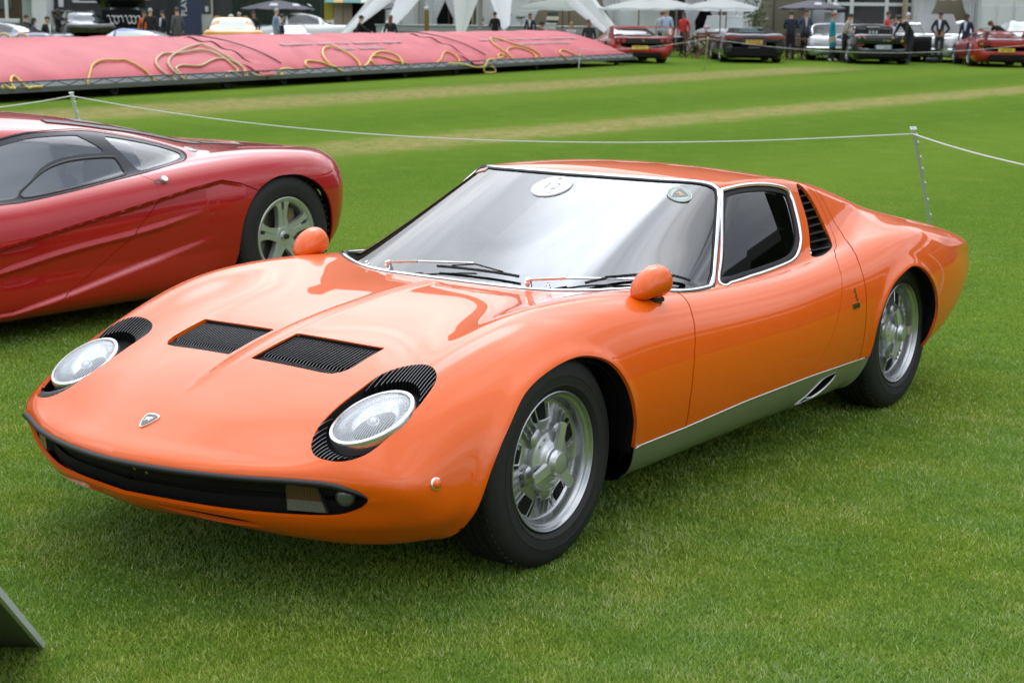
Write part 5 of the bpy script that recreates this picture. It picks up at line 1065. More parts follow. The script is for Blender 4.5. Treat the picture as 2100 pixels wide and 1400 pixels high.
HOSES = [([(-1.36, -0.02, 0.25), (-1.28, 0.0, 0.0), (-1.2, -0.02, 0.25), (-1.16, -0.02, 0.25)], 'short yellow hose end at the far left of the frame rail', 'y'), ([(-1.08, -0.02, 0.25), (-1.12, -0.02, 0.25), (-1.04, 0.01, 0.0), (-0.88, 0.024, 0.0), (-0.8, -0.02, 0.25), (-0.68, -0.02, 0.25), (-0.44, -0.02, 0.25)], 'small yellow hose loop near the left edge over the rail', 'y'), ([(0.68, -0.02, 0.25), (0.8, 0.0, 0.0), (1.04, 0.035, 0.0), (1.24, 0.066, 0.0), (1.52, 0.093, 0.0), (1.76, 0.104, 0.0), (2.08, 0.1, 0.0), (2.28, 0.1, 0.0), (2.4, 0.069, 0.0), (2.48, 0.031, 0.0), (2.52, 0.003, 0.0), (2.52, -0.02, 0.25)], 'single orange hose arched high over the left cover', 'o'), ([(3.12, -0.02, 0.25), (2.96, 0.014, 0.0), (2.96, 0.048, 0.0), (3.12, 0.086, 0.0), (3.44, 0.125, 0.0), (3.72, 0.145, 0.0), (4.0, 0.142, 0.0), (4.36, 0.152, 0.0), (4.84, 0.169, 0.0), (5.04, 0.163, 0.0), (5.2, 0.135, 0.0), (5.24, 0.08, 0.0), (5.24, 0.028, 0.0), (5.24, 0.01, 0.0), (5.16, 0.0, 0.0), (5.04, 0.0, 0.0)], 'pale hose, middle loop of the big coil', 'p'), ([(3.4, -0.02, 0.25), (3.28, 0.017, 0.0), (3.32, 0.052, 0.0), (3.48, 0.083, 0.0), (3.76, 0.118, 0.0), (4.12, 0.152, 0.0), (4.68, 0.197, 0.0), (5.12, 0.225, 0.0), (5.32, 0.228, 0.0), (5.4, 0.169, 0.0), (5.44, 0.093, 0.0), (5.48, 0.045, 0.0), (5.48, 0.014, 0.0), (5.4, 0.0, 0.0), (5.32, -0.02, 0.25)], 'pale hose, outermost loop of the big coil', 'p'), ([(3.52, -0.02, 0.25), (3.4, 0.007, 0.0), (3.4, 0.024, 0.0), (3.48, 0.038, 0.0), (3.68, 0.048, 0.0), (3.92, 0.045, 0.0), (4.24, 0.042, 0.0), (4.68, 0.069, 0.0), (5.0, 0.086, 0.0), (5.24, 0.08, 0.0), (5.44, 0.052, 0.0), (5.48, 0.021, 0.0), (5.48, 0.007, 0.0), (5.4, -0.02, 0.25)], 'pale hose, lowest wavy loop of the big coil', 'p'), ([(4.68, -0.02, 0.25), (4.88, 0.003, 0.0), (5.08, 0.003, 0.0), (5.48, 0.0, 0.0), (5.8, -0.02, 0.25), (6.12, -0.02, 0.25), (6.36, -0.02, 0.25)], 'pale hose tail lying along the rail to the wagon joint', 'p'), ([(6.52, -0.02, 0.25), (6.6, -0.02, 0.25), (6.6, -0.02, 0.25), (6.68, 0.003, 0.0), (6.88, 0.007, 0.0), (7.12, 0.003, 0.0), (7.32, 0.0, 0.0)], 'yellow hose end bent over the rail right of the wagon joint', 'y'), ([(7.84, 0.0, 0.0), (7.72, 0.017, 0.0), (7.8, 0.035, 0.0), (7.92, 0.045, 0.0), (8.12, 0.045, 0.0), (8.4, 0.031, 0.0), (8.68, 0.007, 0.0), (8.92, -0.02, 0.25)], 'low yellow hose loop left of the leaning oval', 'y'), ([(8.92, 0.0, 0.0), (8.68, 0.014, 0.0), (8.68, 0.052, 0.0), (8.88, 0.1, 0.0), (9.28, 0.152, 0.0), (9.68, 0.169, 0.0), (9.84, 0.131, 0.0), (9.88, 0.076, 0.0), (9.84, 0.024, 0.0), (9.76, 0.003, 0.0), (9.68, -0.02, 0.25)], 'yellow hose in a tall leaning oval', 'y'), ([(9.88, 0.0, 0.0), (10.2, 0.017, 0.0), (10.6, 0.055, 0.0), (11.04, 0.09, 0.0), (11.4, 0.1, 0.0), (11.68, 0.083, 0.0), (11.76, 0.048, 0.0), (11.68, 0.014, 0.0), (11.56, 0.0, 0.0)], 'yellow hose, outer of the two nested arcs', 'y'), ([(10.48, 0.0, 0.0), (10.4, 0.021, 0.0), (10.52, 0.048, 0.0), (10.72, 0.062, 0.0), (10.92, 0.062, 0.0), (11.16, 0.048, 0.0), (11.4, 0.024, 0.0), (11.76, 0.01, 0.0), (11.92, 0.0, 0.0)], 'orange hose, inner of the two nested arcs', 'o'), ([(13.12, 0.0, 0.0), (13.52, 0.017, 0.0), (13.88, 0.052, 0.0), (14.2, 0.076, 0.0), (14.36, 0.069, 0.0), (14.44, 0.042, 0.0), (14.4, 0.01, 0.0), (14.32, 0.003, 0.0), (14.2, 0.0, 0.0)], 'small orange hose hump left of the dangling ring', 'o'), ([(16.44, 0.01, 0.0), (16.68, 0.014, 0.0), (16.88, 0.021, 0.0)], 'tiny yellow hose end right of the dangling ring', 'y'), ([(16.6, 0.003, 0.0), (16.6, 0.021, 0.0), (16.72, 0.035, 0.0), (16.84, 0.038, 0.0), (17.0, 0.031, 0.0), (17.08, 0.021, 0.0)], 'little orange hose curl under the tall pointed loop', 'o'), ([(17.4, 0.0, 0.0), (17.28, 0.045, 0.0), (17.28, 0.107, 0.0), (17.4, 0.163, 0.0), (17.76, 0.221, 0.0), (18.0, 0.239, 0.0), (18.28, 0.201, 0.0), (18.48, 0.138, 0.0), (18.88, 0.097, 0.0), (19.04, 0.055, 0.0), (19.08, 0.021, 0.0), (19.04, 0.003, 0.0)], 'orange hose in a tall pointed loop', 'o'), ([(17.28, 0.003, 0.0), (17.28, 0.038, 0.0), (17.48, 0.069, 0.0), (17.84, 0.093, 0.0), (18.28, 0.097, 0.0), (18.56, 0.076, 0.0), (18.72, 0.045, 0.0), (18.72, 0.014, 0.0), (18.6, 0.0, 0.0)], 'orange hose, lower loop inside the tall pointed one', 'o'), ([(20.52, -0.02, 0.25), (20.36, 0.021, 0.0), (20.56, 0.045, 0.0), (20.8, 0.055, 0.0), (21.0, 0.038, 0.0), (21.24, 0.01, 0.0), (21.56, 0.0, 0.0)], 'small orange hose hoop nearest the right end', 'o'), ([(13.61, -0.024, 0.317), (14.23, -0.024, 0.29), (14.86, -0.024, 0.202), (15.25, -0.024, 0.18), (15.54, -0.024, 0.21), (15.59, -0.024, 0.295), (15.72, -0.024, 0.367), (15.96, -0.024, 0.362), (16.07, -0.024, 0.347)], 'yellow hose tail hanging along the rail at the wagon joint', 'y'), ([(15.54, -0.024, 0.259), (15.44, -0.024, 0.151), (15.49, -0.024, 0.05), (15.7, -0.024, -0.031), (15.92, -0.024, -0.037), (16.08, -0.024, 0.046), (15.99, -0.024, 0.149), (15.81, -0.024, 0.191)], 'yellow hose dangling in a ring below the rail', 'y')]
def build_hoses():
    OR = mat('hose_orange', (.62,.36,.06), .45); YE = mat('hose_yellow', (.66,.50,.12), .45); PALE = mat('hose_pale', (.52,.41,.22), .5)
    for pts, lab, m in HOSES: hose(pts, lab, dict(o=OR,y=YE,p=PALE)[m])
    for px, lab in ((Vector((-17.720, -25.120, 0.955)), 'leftmost pale hose hoop standing behind the pink cover'), (Vector((-17.939, -24.817, 0.958)), 'pale hose hoop standing behind the pink cover, next to the dark coats')):
        f = Vector((VF[1],-VF[0],0)); c = px; P = [c+f*(.17*cos(a))+Vector((0,0,.22*sin(a))) for a in np.linspace(-.5,pi+.5,14)]
        tag(part('hose', tube(P, .03, 8), PALE), lab, 'hose', 'hoses lying over the pitch covers')
build_cover(); build_hoses()
# ------------------------------------------------------------------ people
SKINC = dict(f=(.50,.29,.20), m=(.36,.19,.12), d=(.13,.065,.04))
def person(label, loc, h, face, top, legs, hair, skin_='f', arms='down', lean=0, walk=0, sit=False, long_coat=False, hair_style='short', shirt=None, glasses=False, group=None, feet=None, build=1.0):
    drop = 0
    if h < 1.42: sit = True; drop = 1.66-h; h = 1.66
    k = h/1.75; b = build
    P = dict(pel=(0,0,.95,.125*b), sp=(0,.005,1.14,.118*b), ch=(0,0,1.33,.135*b), nk=(0,.012,1.475,.060), hb=(0,-.012,1.56,.068), hd=(0,-.022,1.645,.088), ht=(0,-.012,1.70,.062),
             sL=(-.165*b,.01,1.415,.066), sR=(.165*b,.01,1.415,.066), hL=(-.088,0,.90,.098*b), hR=(.088,0,.90,.098*b))
    w = walk
    for s, n in ((-1,'L'),(1,'R')):
        P['k'+n] = (s*.10,-.03-s*w*.5,.50,.068*b); P['a'+n] = (s*.105,.02-s*w*.9,.10,.045); P['t'+n] = (s*.12,-.12-s*w*.9,.045,.040)
        P['e'+n] = (s*.235*b,.045,1.14,.047); P['w'+n] = (s*.25*b,-.03,.91,.034); P['f'+n] = (s*.245*b,-.05,.81,.033)
    if long_coat: P['kL'] = (-.10,-.02-w*.3,.56,.13); P['kR'] = (.10,-.02+w*.3,.56,.13); P['hL'] = (-.09,0,.85,.125); P['hR'] = (.09,0,.85,.125)
    def arm(n, e, w_, f_):
        P['e'+n] = (*e,.047); P['w'+n] = (*w_,.034); P['f'+n] = (*f_,.034)
    if arms in ('front','frontL'): arm('L',(-.24,-.03,1.15),(-.10,-.24,1.17),(-.04,-.30,1.20))
    if arms in ('front','frontR'): arm('R',(.24,-.03,1.15),(.10,-.24,1.17),(.04,-.30,1.20))
    if arms == 'face': arm('L',(-.22,-.10,1.16),(-.09,-.24,1.34),(-.04,-.22,1.43)); arm('R',(.22,-.10,1.16),(.08,-.26,1.30),(.03,-.25,1.38))
    if arms == 'hips': arm('L',(-.30,.06,1.16),(-.17,-.03,1.0),(-.13,-.04,.95)); arm('R',(.30,.06,1.16),(.17,-.03,1.0),(.13,-.04,.95))
    if arms == 'reach': arm('L',(-.24,-.22,1.30),(-.20,-.45,1.25),(-.18,-.53,1.23)); arm('R',(.24,-.25,1.25),(.22,-.48,1.15),(.2,-.56,1.12))
    if arms == 'reachR': arm('R',(.28,-.22,1.28),(.30,-.46,1.20),(.30,-.55,1.17))
    if sit:
        for s, n in ((-1,'L'),(1,'R')): P['h'+n] = (s*.09,0,.90,.10); P['k'+n] = (s*.11,-.42,.92,.07); P['a'+n] = (s*.11,-.44,.52,.045); P['t'+n] = (s*.12,-.58,.48,.04)
    if lean:
        cl, sl = cos(RAD(lean)), sin(RAD(lean))
        for n in ('sp','ch','nk','hb','hd','ht','sL','sR','eL','wL','fL','eR','wR','fR'):
            x,y,z,r = P[n]; dy, dz = y, z-.95; f_ = .6 if n == 'sp' else 1; P[n] = (x, dy*cl-dz*sl*f_, .95+dz*cl+dy*sl, r)
    names = list(P); idx = {n:i for i,n in enumerate(names)}
    E = [('pel','sp'),('sp','ch'),('ch','nk'),('nk','hb'),('hb','hd'),('hd','ht'),('ch','sL'),('ch','sR'),('sL','eL'),('eL','wL'),('wL','fL'),('sR','eR'),('eR','wR'),('wR','fR'),('pel','hL'),('pel','hR'),('hL','kL'),('kL','aL'),('aL','tL'),('hR','kR'),('kR','aR'),('aR','tR')]
    me = bpy.data.meshes.new('body'); me.from_pydata([tuple(c*k for c in P[n][:3]) for n in names], [(idx[a],idx[b_]) for a,b_ in E], [])
    o = bpy.data.objects.new('body', me); COL.objects.link(o); o.modifiers.new('s','SKIN'); sm = o.modifiers.new('d','SUBSURF'); sm.levels = 1; sm.render_levels = 1
    for i,n in enumerate(names):
        v = me.skin_vertices[0].data[i]; r = P[n][3]*k
        v.radius = (r*1.25, r*.82) if n in ('ch','sp','pel') and False else (r,r); v.use_root = n == 'pel'
    dg = bpy.context.evaluated_depsgraph_get(); m2 = bpy.data.meshes.new_from_object(o.evaluated_get(dg)); bpy.data.objects.remove(o); bpy.data.meshes.remove(me)
    sk = mat('skin_'+skin_, SKINC[skin_], .5); tm = mat('cloth_%.2f_%.2f_%.2f' % top, top, .85, noise=(25,.5,tuple(c*.75 for c in top))); lm = mat('cloth_%.2f_%.2f_%.2f' % legs, legs, .85)
    fm = mat('shoe_%.2f' % (feet or .02), ((feet or .02),)*3, .5)
    m2.materials.clear()
    for m_ in (sk,tm,lm,fm): m2.materials.append(m_)
    cls = {}
    for a,b_ in E:
        c = 2 if (a[0] in 'hk' and a not in ('hb','hd')) or b_ in ('hL','hR') else 1
        if (a,b_) in (('nk','hb'),('hb','hd'),('hd','ht')) or a[0] == 'w': c = 0
        if a[0] == 'a': c = 3
        if long_coat and (b_[0] == 'k' or b_ in ('hL','hR')): c = 1
        cls[(a,b_)] = c
    seg = [(Vector(P[a][:3])*k, Vector(P[b_][:3])*k, c) for (a,b_),c in cls.items()]
    for p in m2.polygons:
        q = p.center; best = min(seg, key=lambda s_: (q-(s_[0]+(s_[1]-s_[0])*max(0,min(1,(q-s_[0]).dot(s_[1]-s_[0])/max(1e-9,(s_[1]-s_[0]).length_squared))))).length); p.material_index = best[2]; p.use_smooth = True
    loc = Vector(loc)-Vector((0,0,drop)); t = thing('person', label, 'person', loc, RZV+RAD(face), group)
    if drop:
        st = thing('stool', 'plain stool under the '+label.replace('person','seated person',1)[:60].rsplit(' ',1)[0], 'stool', (loc.x,loc.y,loc.z+drop), RZV+RAD(face)); sh = .95*k-drop-.12*k
        part('seat', move(lathe([(.001,0),(.17,0),(.17,-.03),(.001,-.03)],16),(0,-.02,sh)), mat('stool_grey',(.2,.2,.2),.5), st)
        for a_ in (-1,1):
            for b_ in (-1,1): part('leg', tube([(a_*.11,b_*.11-.02,sh-.02),(a_*.15,b_*.15-.02,0)],.012,6), mat('stool_grey'), st); m2.name = 'body'
    part('body', m2, None, t)
    hd = Vector(P['hd'][:3])*k; ht = Vector(P['ht'][:3])*k; up = (ht-Vector(P['hb'][:3])*k).normalized(); bk = Vector((0,1,0)); bk = (bk-up*bk.dot(up)).normalized()
    hm = mat('hair_%.2f_%.2f' % hair[:2], hair, .6); V = []; n_, m_ = 12, 7
    R_ = .098*k
    for i in range(m_+1):
        a = pi*.62*i/m_
        for j in range(n_):
            c_ = 2*pi*j/n_; rr = R_*(1.0 if a < 1.2 else .97); lowf = 1 if cos(c_) > -.15 else .72; a2 = a*lowf
            V.append(hd+up*.018*k+up*(rr*1.04*cos(a2))+bk*(rr*1.05*sin(a2)*cos(c_)+.006)+Vector((1,0,0))*(rr*.92*sin(a2)*sin(c_)))
    part('hair', ([tuple(v) for v in V], [(i*n_+j,i*n_+(j+1)%n_,(i+1)*n_+(j+1)%n_,(i+1)*n_+j) for i in range(m_) for j in range(n_)]), hm, t, smooth=80)
    if hair_style == 'long':
        part('hair', loft([[hd+up*a_*k+bk*(b_+.045*cos(c_)*w_)*k+Vector((1,0,0))*(.075*w_*sin(c_))*k for c_ in np.linspace(0,2*pi,11)[:-1]] for a_,b_,w_ in ((.04,.05,1),(-.06,.06,1.1),(-.16,.065,1.05),(-.25,.075,.8))]), hm, t, smooth=80)
    # nose and eyes, turned with the head
    fc = hd-bk*(.080*k); part('nose', ball(tuple(fc-up*.012*k), (.012*k,.018*k,.022*k), 8, 5), sk, t)
    for s in (-1,1): part('eye', ball(tuple(fc+bk*.006*k+up*.018*k+Vector((s*.032*k,0,0))), .011*k, 8, 5), mat('eye_dark',(.03,.02,.015),.3), t)
    if glasses: part('sunglasses', box(tuple(fc-bk*.004+up*.018*k), (.13*k,.02,.035*k), .008), mat('lens_black',(.01,.01,.01),.1), t)
    if shirt:
        ch, nk = Vector(P['ch'][:3])*k, Vector(P['nk'][:3])*k; u_ = (nk-ch).normalized(); f_ = Vector((0,-1,0)); f_ = (f_-u_*f_.dot(u_)).normalized(); rr = P['ch'][3]*k
        Y = lambda x,z,d: ch+Vector((x*k,0,0))+u_*(z*k)+f_*(rr*d)
        part('shirt', (lambda V_: (V_, [(0,1,2),(0,2,3),(3,2,4)]))([tuple(v) for v in (Y(-.055,.12,.86),Y(0,-.20,1.06),Y(0,.05,1.02),Y(.055,.12,.86),Y(0,-.20,1.06))]), mat('shirt_%.2f_%.2f' % shirt[:2], shirt, .8), t, fix=False)
        part('shirt', loft([[Y(x,z,d) for x,z,d in q] for q in ([(-.06,.13,.80),(.06,.13,.80),(.06,.13,.99),(-.06,.13,.99)],[(-.012,-.20,.88),(.012,-.20,.88),(.012,-.20,1.09),(-.012,-.20,1.09)])]), mat('shirt_%.2f_%.2f' % shirt[:2]), t)
    return t
NAVY, BLK, CHAR, GREY = (.012,.016,.035), (.010,.010,.012), (.025,.025,.028), (.085,.087,.09)
DK, BR, GY, WH = (.012,.010,.008), (.07,.032,.014), (.32,.32,.31), (.58,.57,.55)
def build_people():
    G = 'guests chatting behind the pink covers'; H = 'visitors among the cars at the right'; B = 'bar staff and guests under the tents'
    person('person in a dark coat at the far left, seen from behind eating', (-32.680, -43.712, 0.269), 1.315, 150, NAVY, BLK, BR, arms='face', group=G)
    person('person with long dark hair and a purple scarf holding a white bag', (-32.187, -42.685, 0.264), 1.209, 120, (.10,.08,.24), BLK, DK, 'm', arms='front', hair_style='long', group=G)
    person('person in black jacket and white shirt in front of the white trailer', (-33.104, -43.122, 0.269), 1.256, 60, BLK, BLK, DK, shirt=(.7,.7,.7), group=G)
    person('dark silhouetted person standing in the serving window of the black van', (-36.061, -46.205, 0.293), 1.501, 70, (.008,.008,.008), BLK, DK, 'd', arms='reach', group=G)
    person('person in orange top half hidden behind the grey-haired black suit', (-35.077, -40.379, 0.269), 1.454, 20, (.60,.12,.03), BLK, BR, group=G)
    person('broad person with white hair in a black suit, back turned beside the open boot', (-33.830, -38.687, 0.259), 1.557, 172, BLK, BLK, GY, build=1.15, group=G)
    person('person in a navy suit with white shirt facing the black suit', (-34.765, -39.100, 0.264), 1.479, -50, NAVY, NAVY, DK, shirt=(.72,.72,.72), group=G)
    person('person in a grey suit seen from behind next to the navy banner', (-34.354, -37.959, 0.259), 1.597, -140, GREY, GREY, BR, group=G)
    person('stooped white-haired person in a grey jacket behind the yellow car', (-36.024, -37.348, 0.264), 1.403, 130, (.06,.065,.08), CHAR, WH, lean=14, arms='front', group=G)
    person('grey-haired person in dark brown jacket reading behind the yellow car', (-36.990, -37.718, 0.269), 1.453, 10, (.035,.028,.025), CHAR, GY, arms='front', shirt=(.65,.66,.70), group=G)
    person('person with long dark hair in a black dress under the black parasol', (-37.286, -37.307, 0.269), 1.491, -20, BLK, BLK, DK, 'm', hair_style='long', group=G)
    person('grey-haired person in a pale blue jacket walking right of the yellow car', (-36.285, -35.273, 0.259), 1.598, 80, (.20,.29,.40), (.16,.20,.27), GY, arms='frontR', shirt=(.72,.72,.75), group=G)
    person('person in black just behind the pale blue jacket', (-37.119, -35.826, 0.264), 1.405, 100, BLK, BLK, DK, group=G)
    person('person in black leaning over the white car by the star tent leg', (-39.367, -34.413, 0.269), 1.410, 100, BLK, BLK, DK, arms='reach', lean=12, group=B)
    person('person in black with long auburn hair inside the star tent', (-40.431, -33.790, 0.272), 1.404, 170, BLK, BLK, (.16,.06,.03), hair_style='long', group=B)
    person('bartender in black behind the white counter, left of the wire basket', (-46.984, -34.097, 0.302), 1.552, 200, BLK, BLK, DK, arms='front', group=B)
    person('bartender in black waistcoat and white sleeves right of the wire basket', (-47.769, -33.006, 0.303), 1.510, -10, (.03,.03,.03), BLK, DK, 'm', shirt=(.7,.7,.7), group=B)
    person('person with dark curly hair and sunglasses just above the pink cover', (-42.281, -28.648, 0.264), 1.264*1.0, 120, BLK, BLK, DK, 'm', glasses=True, group=B)
    person('blonde person low behind the pink cover under the white parasol', (-43.693, -28.396, 0.269), 1.235, 20, (.5,.5,.5), BLK, (.30,.19,.08), group=B)
    person('person facing the camera in front of the grey tent shade right of the bar', (-44.058, -27.889, 0.269), 1.340, 0, CHAR, BLK, BR, 'm', group=B)
    person('person in pale blue shirt and cream trousers, back turned near the bottle table', (-48.221, -27.238, 0.286), 1.702, 165, (.40,.50,.66), (.40,.37,.30), (.30,.24,.15), arms='frontR', group=H)
    person('person in navy standing left of the pale blue shirt', (-48.981, -27.894, 0.292), 1.631, 150, (.45,.47,.50), NAVY, BR, group=H)
    person('person in a red top and black jacket by the round tables', (-49.456, -27.234, 0.291), 1.604, -30, (.55,.03,.03), BLK, DK, 'm', hair_style='long', group=H)
    person('person in dark navy suit standing with back turned by the wooden table', (-48.591, -22.442, 0.272), 1.690, 170, NAVY, BLK, DK, arms='front', group=H, build=1.1)
    person('person in an open dark suit jacket under the grey parasol', (-50.261, -22.689, 0.280), 1.749, 0, (.03,.045,.08), BLK, DK, 'm', shirt=(.42,.36,.28), group=H)
    person('red-haired person in a long teal coat walking left of the black convertible', (-48.058, -20.613, 0.264), 1.637, 70, (.0,.24,.27), (.05,.05,.06), (.20,.045,.02), long_coat=True, feet=.6, walk=.10, group=H)
    person('person in a beige jacket bending over a camera beside the teal coat', (-47.371, -19.856, 0.258), 1.608*1.02, 70, (.37,.32,.24), BLK, DK, arms='front', lean=14, walk=.07, shirt=(.45,.38,.42), group=H)
    person('person in a red shirt standing behind the black convertible', (-51.501, -20.107, 0.278), 1.708, 60, (.46,.05,.05), CHAR, DK, 'm', group=H)
    person('person with fair brown hair seated low behind the red shirt', (-50.174, -19.383, 0.270), 1.426, 40, (.5,.5,.52), NAVY, (.20,.10,.05), group=H)
    person('white-haired person behind the silver coupe roof', (-53.342, -20.117, 0.286), 1.666, 20, (.30,.30,.38), CHAR, WH, group=H)
    person('person in blue behind the person bending into the black convertible', (-52.157, -20.052, 0.280), 1.576, 10, (.02,.05,.14), NAVY, DK, group=H)
    person('person in black bending over the open door of the black convertible', (-47.226, -17.489, 0.250), 1.78, -62, BLK, NAVY, DK, arms='reach', lean=42, walk=.12, group=H)
    person('person in black jacket and white shirt with hands behind the open car door', (-50.186, -17.654, 0.264), 1.721, -25, BLK, (.03,.03,.032), DK, 'm', shirt=(.62,.66,.78), arms='hips', glasses=True, group=H)
    person('person in a dark suit and pale tie walking left of the red winged car', (-50.223, -16.747, 0.261), 1.649, -35, NAVY, NAVY, DK, 'd', shirt=(.45,.58,.72), walk=.05, group=H)
    person('person in a dark jacket bending into the silver convertible at the right', (-52.468, -16.194, 0.269), 1.74, -75, BLK, BLK, BR, 'm', arms='reach', lean=55, group=H)
    person('grey-haired person sitting low beside the silver convertible', (-50.999, -16.524, 0.264), 1.199, 10, (.05,.05,.05), BLK, (.22,.18,.15), group=H)
build_people()
# ------------------------------------------------------------------ parked cars in the distance: x to the right, y forward, z up
def far_wheel(name='wheel', r=.34, w=.26):
    key = 'far_%.2f_%.2f' % (r,w)
    if key not in WHEEL: WHEEL[key] = (mesh('tyre', lathe([(r*.62,-w/2),(r*.92,-w/2),(r,-w/2+.03),(r,w/2-.03),(r*.92,w/2),(r*.62,w/2)],24,'x'), RUBBER), mesh('rim', cat(lathe([(r*.64,-w/2+.01),(r*.60,-w/2-.005),(r*.55,-w/2+.03),(.001,-w/2+.05)],24,'x'), *[move(box((-w/2+.02,0,r*.32),(.03,r*.16,r*.5)),(0,0,0),0,2*pi*k/5) for k in range(5)]), mat('far_alloy',(.35,.35,.36),.35,.8)))
    return WHEEL[key]
def show_car(name, label, loc, face, paint, W=.96, L=4.5, zt=.88, zdeck=.92, zr=1.16, cab=(1.3,2.0,2.9), zn=.62, open_top=False, group='cars on display behind the rope', r=.34, ground=.16, glass=None, tail_r=.10, wheels=True, wide=1.0, boxy=0):
    t = thing(name, label, 'car', loc, RZV+RAD(face), group); y0, y1, y2 = cab
    rf = zt+.03 if open_top else zr
    def st(y, w, zb, sh, deck, top, wd=.5, f=.9):
        return [(0,y,zb),(w*.55,y,zb),(w*.88,y,zb+.01),(w*.985,y,zb+.16),(w,y,(zb+sh)*.5+.06),(w*.97,y,sh-.10),(w*f,y,sh),(w*wd,y,deck),(w*wd*.5,y,top-.004),(0,y,top)]
    bx = boxy
    R = [ [(0,tail_r*.3,.50),(W*.3,tail_r*.3,.50),(W*.55,tail_r*.4,.50),(W*.66,tail_r*.5,.52),(W*.70,tail_r*.5,.56),(W*.68,tail_r*.5,.62),(W*.6,tail_r*.5,.66),(W*.4,tail_r*.4,.67),(W*.2,tail_r*.3,.67),(0,tail_r*.3,.67)],
      st(tail_r*.45, W*.955, ground+.16, zt-.05, zt-.035, zt-.03, .55, .93), st(tail_r+.05, W*.985, ground+.05, zt, zt+.012, zt+.012, .55, .90),
      st(.75, W, ground, zt+.01, zdeck, zdeck, .55, .86), st(y0, W*.985, ground, zt-.01+bx*.02, (zt+rf)*.5 if not open_top else zdeck, max(rf-.10,zdeck) if not open_top else zdeck, .62, .84),
      st(y1, W*.965, ground, zt-.02+bx*.04, rf-.025, rf, .60, .84), st(y1+.45, W*.96, ground, zt-.03+bx*.04, rf-.03, rf-.01, .60, .84), st(y2, W*.965, ground, zt-.05+bx*.05, zt+.03, zt+.05, .66, .86),
      st(y2+.5, W*.97, ground, zt-.08, zt-.03, zt-.02, .6, .86), st(L-.35, W*.93, ground, zn+.02, zn+.05, zn+.05, .6, .86), st(L-.06, W*.80, ground+.05, zn-.12, zn-.08, zn-.08, .6, .86),
      [(0,L,.36),(W*.2,L,.36),(W*.4,L-.02,.36),(W*.5,L-.03,.37),(W*.53,L-.03,.40),(W*.52,L-.03,.43),(W*.45,L-.02,.45),(W*.3,L-.01,.46),(W*.15,L,.46),(0,L,.46)] ]
    G, vi = net_grid(R, 84, 46); G[...,0] = np.abs(G[...,0])*1; G[:,0,0] = 0; G[:,-1,0] = 0
    G = G[::-1, ::-1]; vi = vi[::-1]                                        # from the top centre down, as grid_mesh expects
    # swap to (x forward, y side) so that cut pieces can be mirrored
    H = np.stack([G[...,1], G[...,0], G[...,2]], -1); M0 = grid_mesh(H)
    def turn(o): o.rotation_euler = (0,0,pi/2); return o
    XZ = lambda V: (V[:,0], V[:,2]); far = lambda V: .25-V[:,1]; M = M0
    for wy in ((.98+tail_r*.3, L-.92) if wheels else ()):
        M = clip(M, np.maximum(np.hypot(M[0][:,0]-wy, M[0][:,2]-r)-(r+.035), W*.55-M[0][:,1]))
    if not open_top:
        gz0 = zt+.05; top = clip(M, np.minimum(np.minimum(M[0][:,2]-gz0, rf-.045-M[0][:,2]), np.minimum(M[0][:,0]-y0+.75, y2+.2-M[0][:,0])))
        # pillars stay painted
        pil = lambda V: np.minimum(np.abs(V[:,0]-(y0-.02))-.055+np.where(V[:,1] < W*.40, .3, 0), np.abs(V[:,0]-(y2-.42))-.04+np.where(V[:,1] < W*.42, .3, 0))
        gl = clip(top, pil(top[0])); turn(skin('window_glass', gl, glass or mat('far_glass',(.03,.038,.04),.06,0,1), t, flange=0, both=True, off=.006))
    turn(skin('body', M, paint, t, flange=.01, both=True))
    turn(skin('inner_shell', grid_mesh(H[::3, ::3]), MATT, t, flange=0, both=True, off=-.05))
    if wheels:
        for wy in (.98+tail_r*.3, L-.92):
            for s_ in (-1,1):
                w = bpy.data.objects.new('wheel', None); COL.objects.link(w); w.parent = t; w.location = (s_*(W-.155), wy, r); w.rotation_euler = (0,0,0 if s_ < 0 else pi)
                for me in far_wheel('wheel', r): part(me.name.split('.')[0], me, None, w)
    return t
def number_plate(t, txt, c, col, w=.52, h=.11, blue=False, ry=None):
    p = part('number_plate', box(c,(w,.012,h),.004), mat('plate_%.2f_%.2f' % col[:2], col, .4), t)
    s = text_shape(txt, h*.86, .002); s = ([(x*.92,y,z) for x,y,z in s[0]], s[1])
    part('lettering', on_plane(s, (c[0],c[1]-.0075,c[2]), (0,-1,0), (1,0,0)), mat('plate_black',(.015,.015,.015),.5), p)
    if blue:
        for s_ in (-1,1): part('blue_band', box((c[0]+s_*(w/2-.025),c[1]-.006,c[2]),(.045,.004,h*.96)), mat('plate_blue',(.03,.10,.45),.4), p)
def round_lamp(t, c, r, m, n=16, name='tail_lamp'): return part(name, move(lathe([(.001,-.02),(r*.8,-.016),(r,.0),(r,.03)],n,'y'), c), m, t)
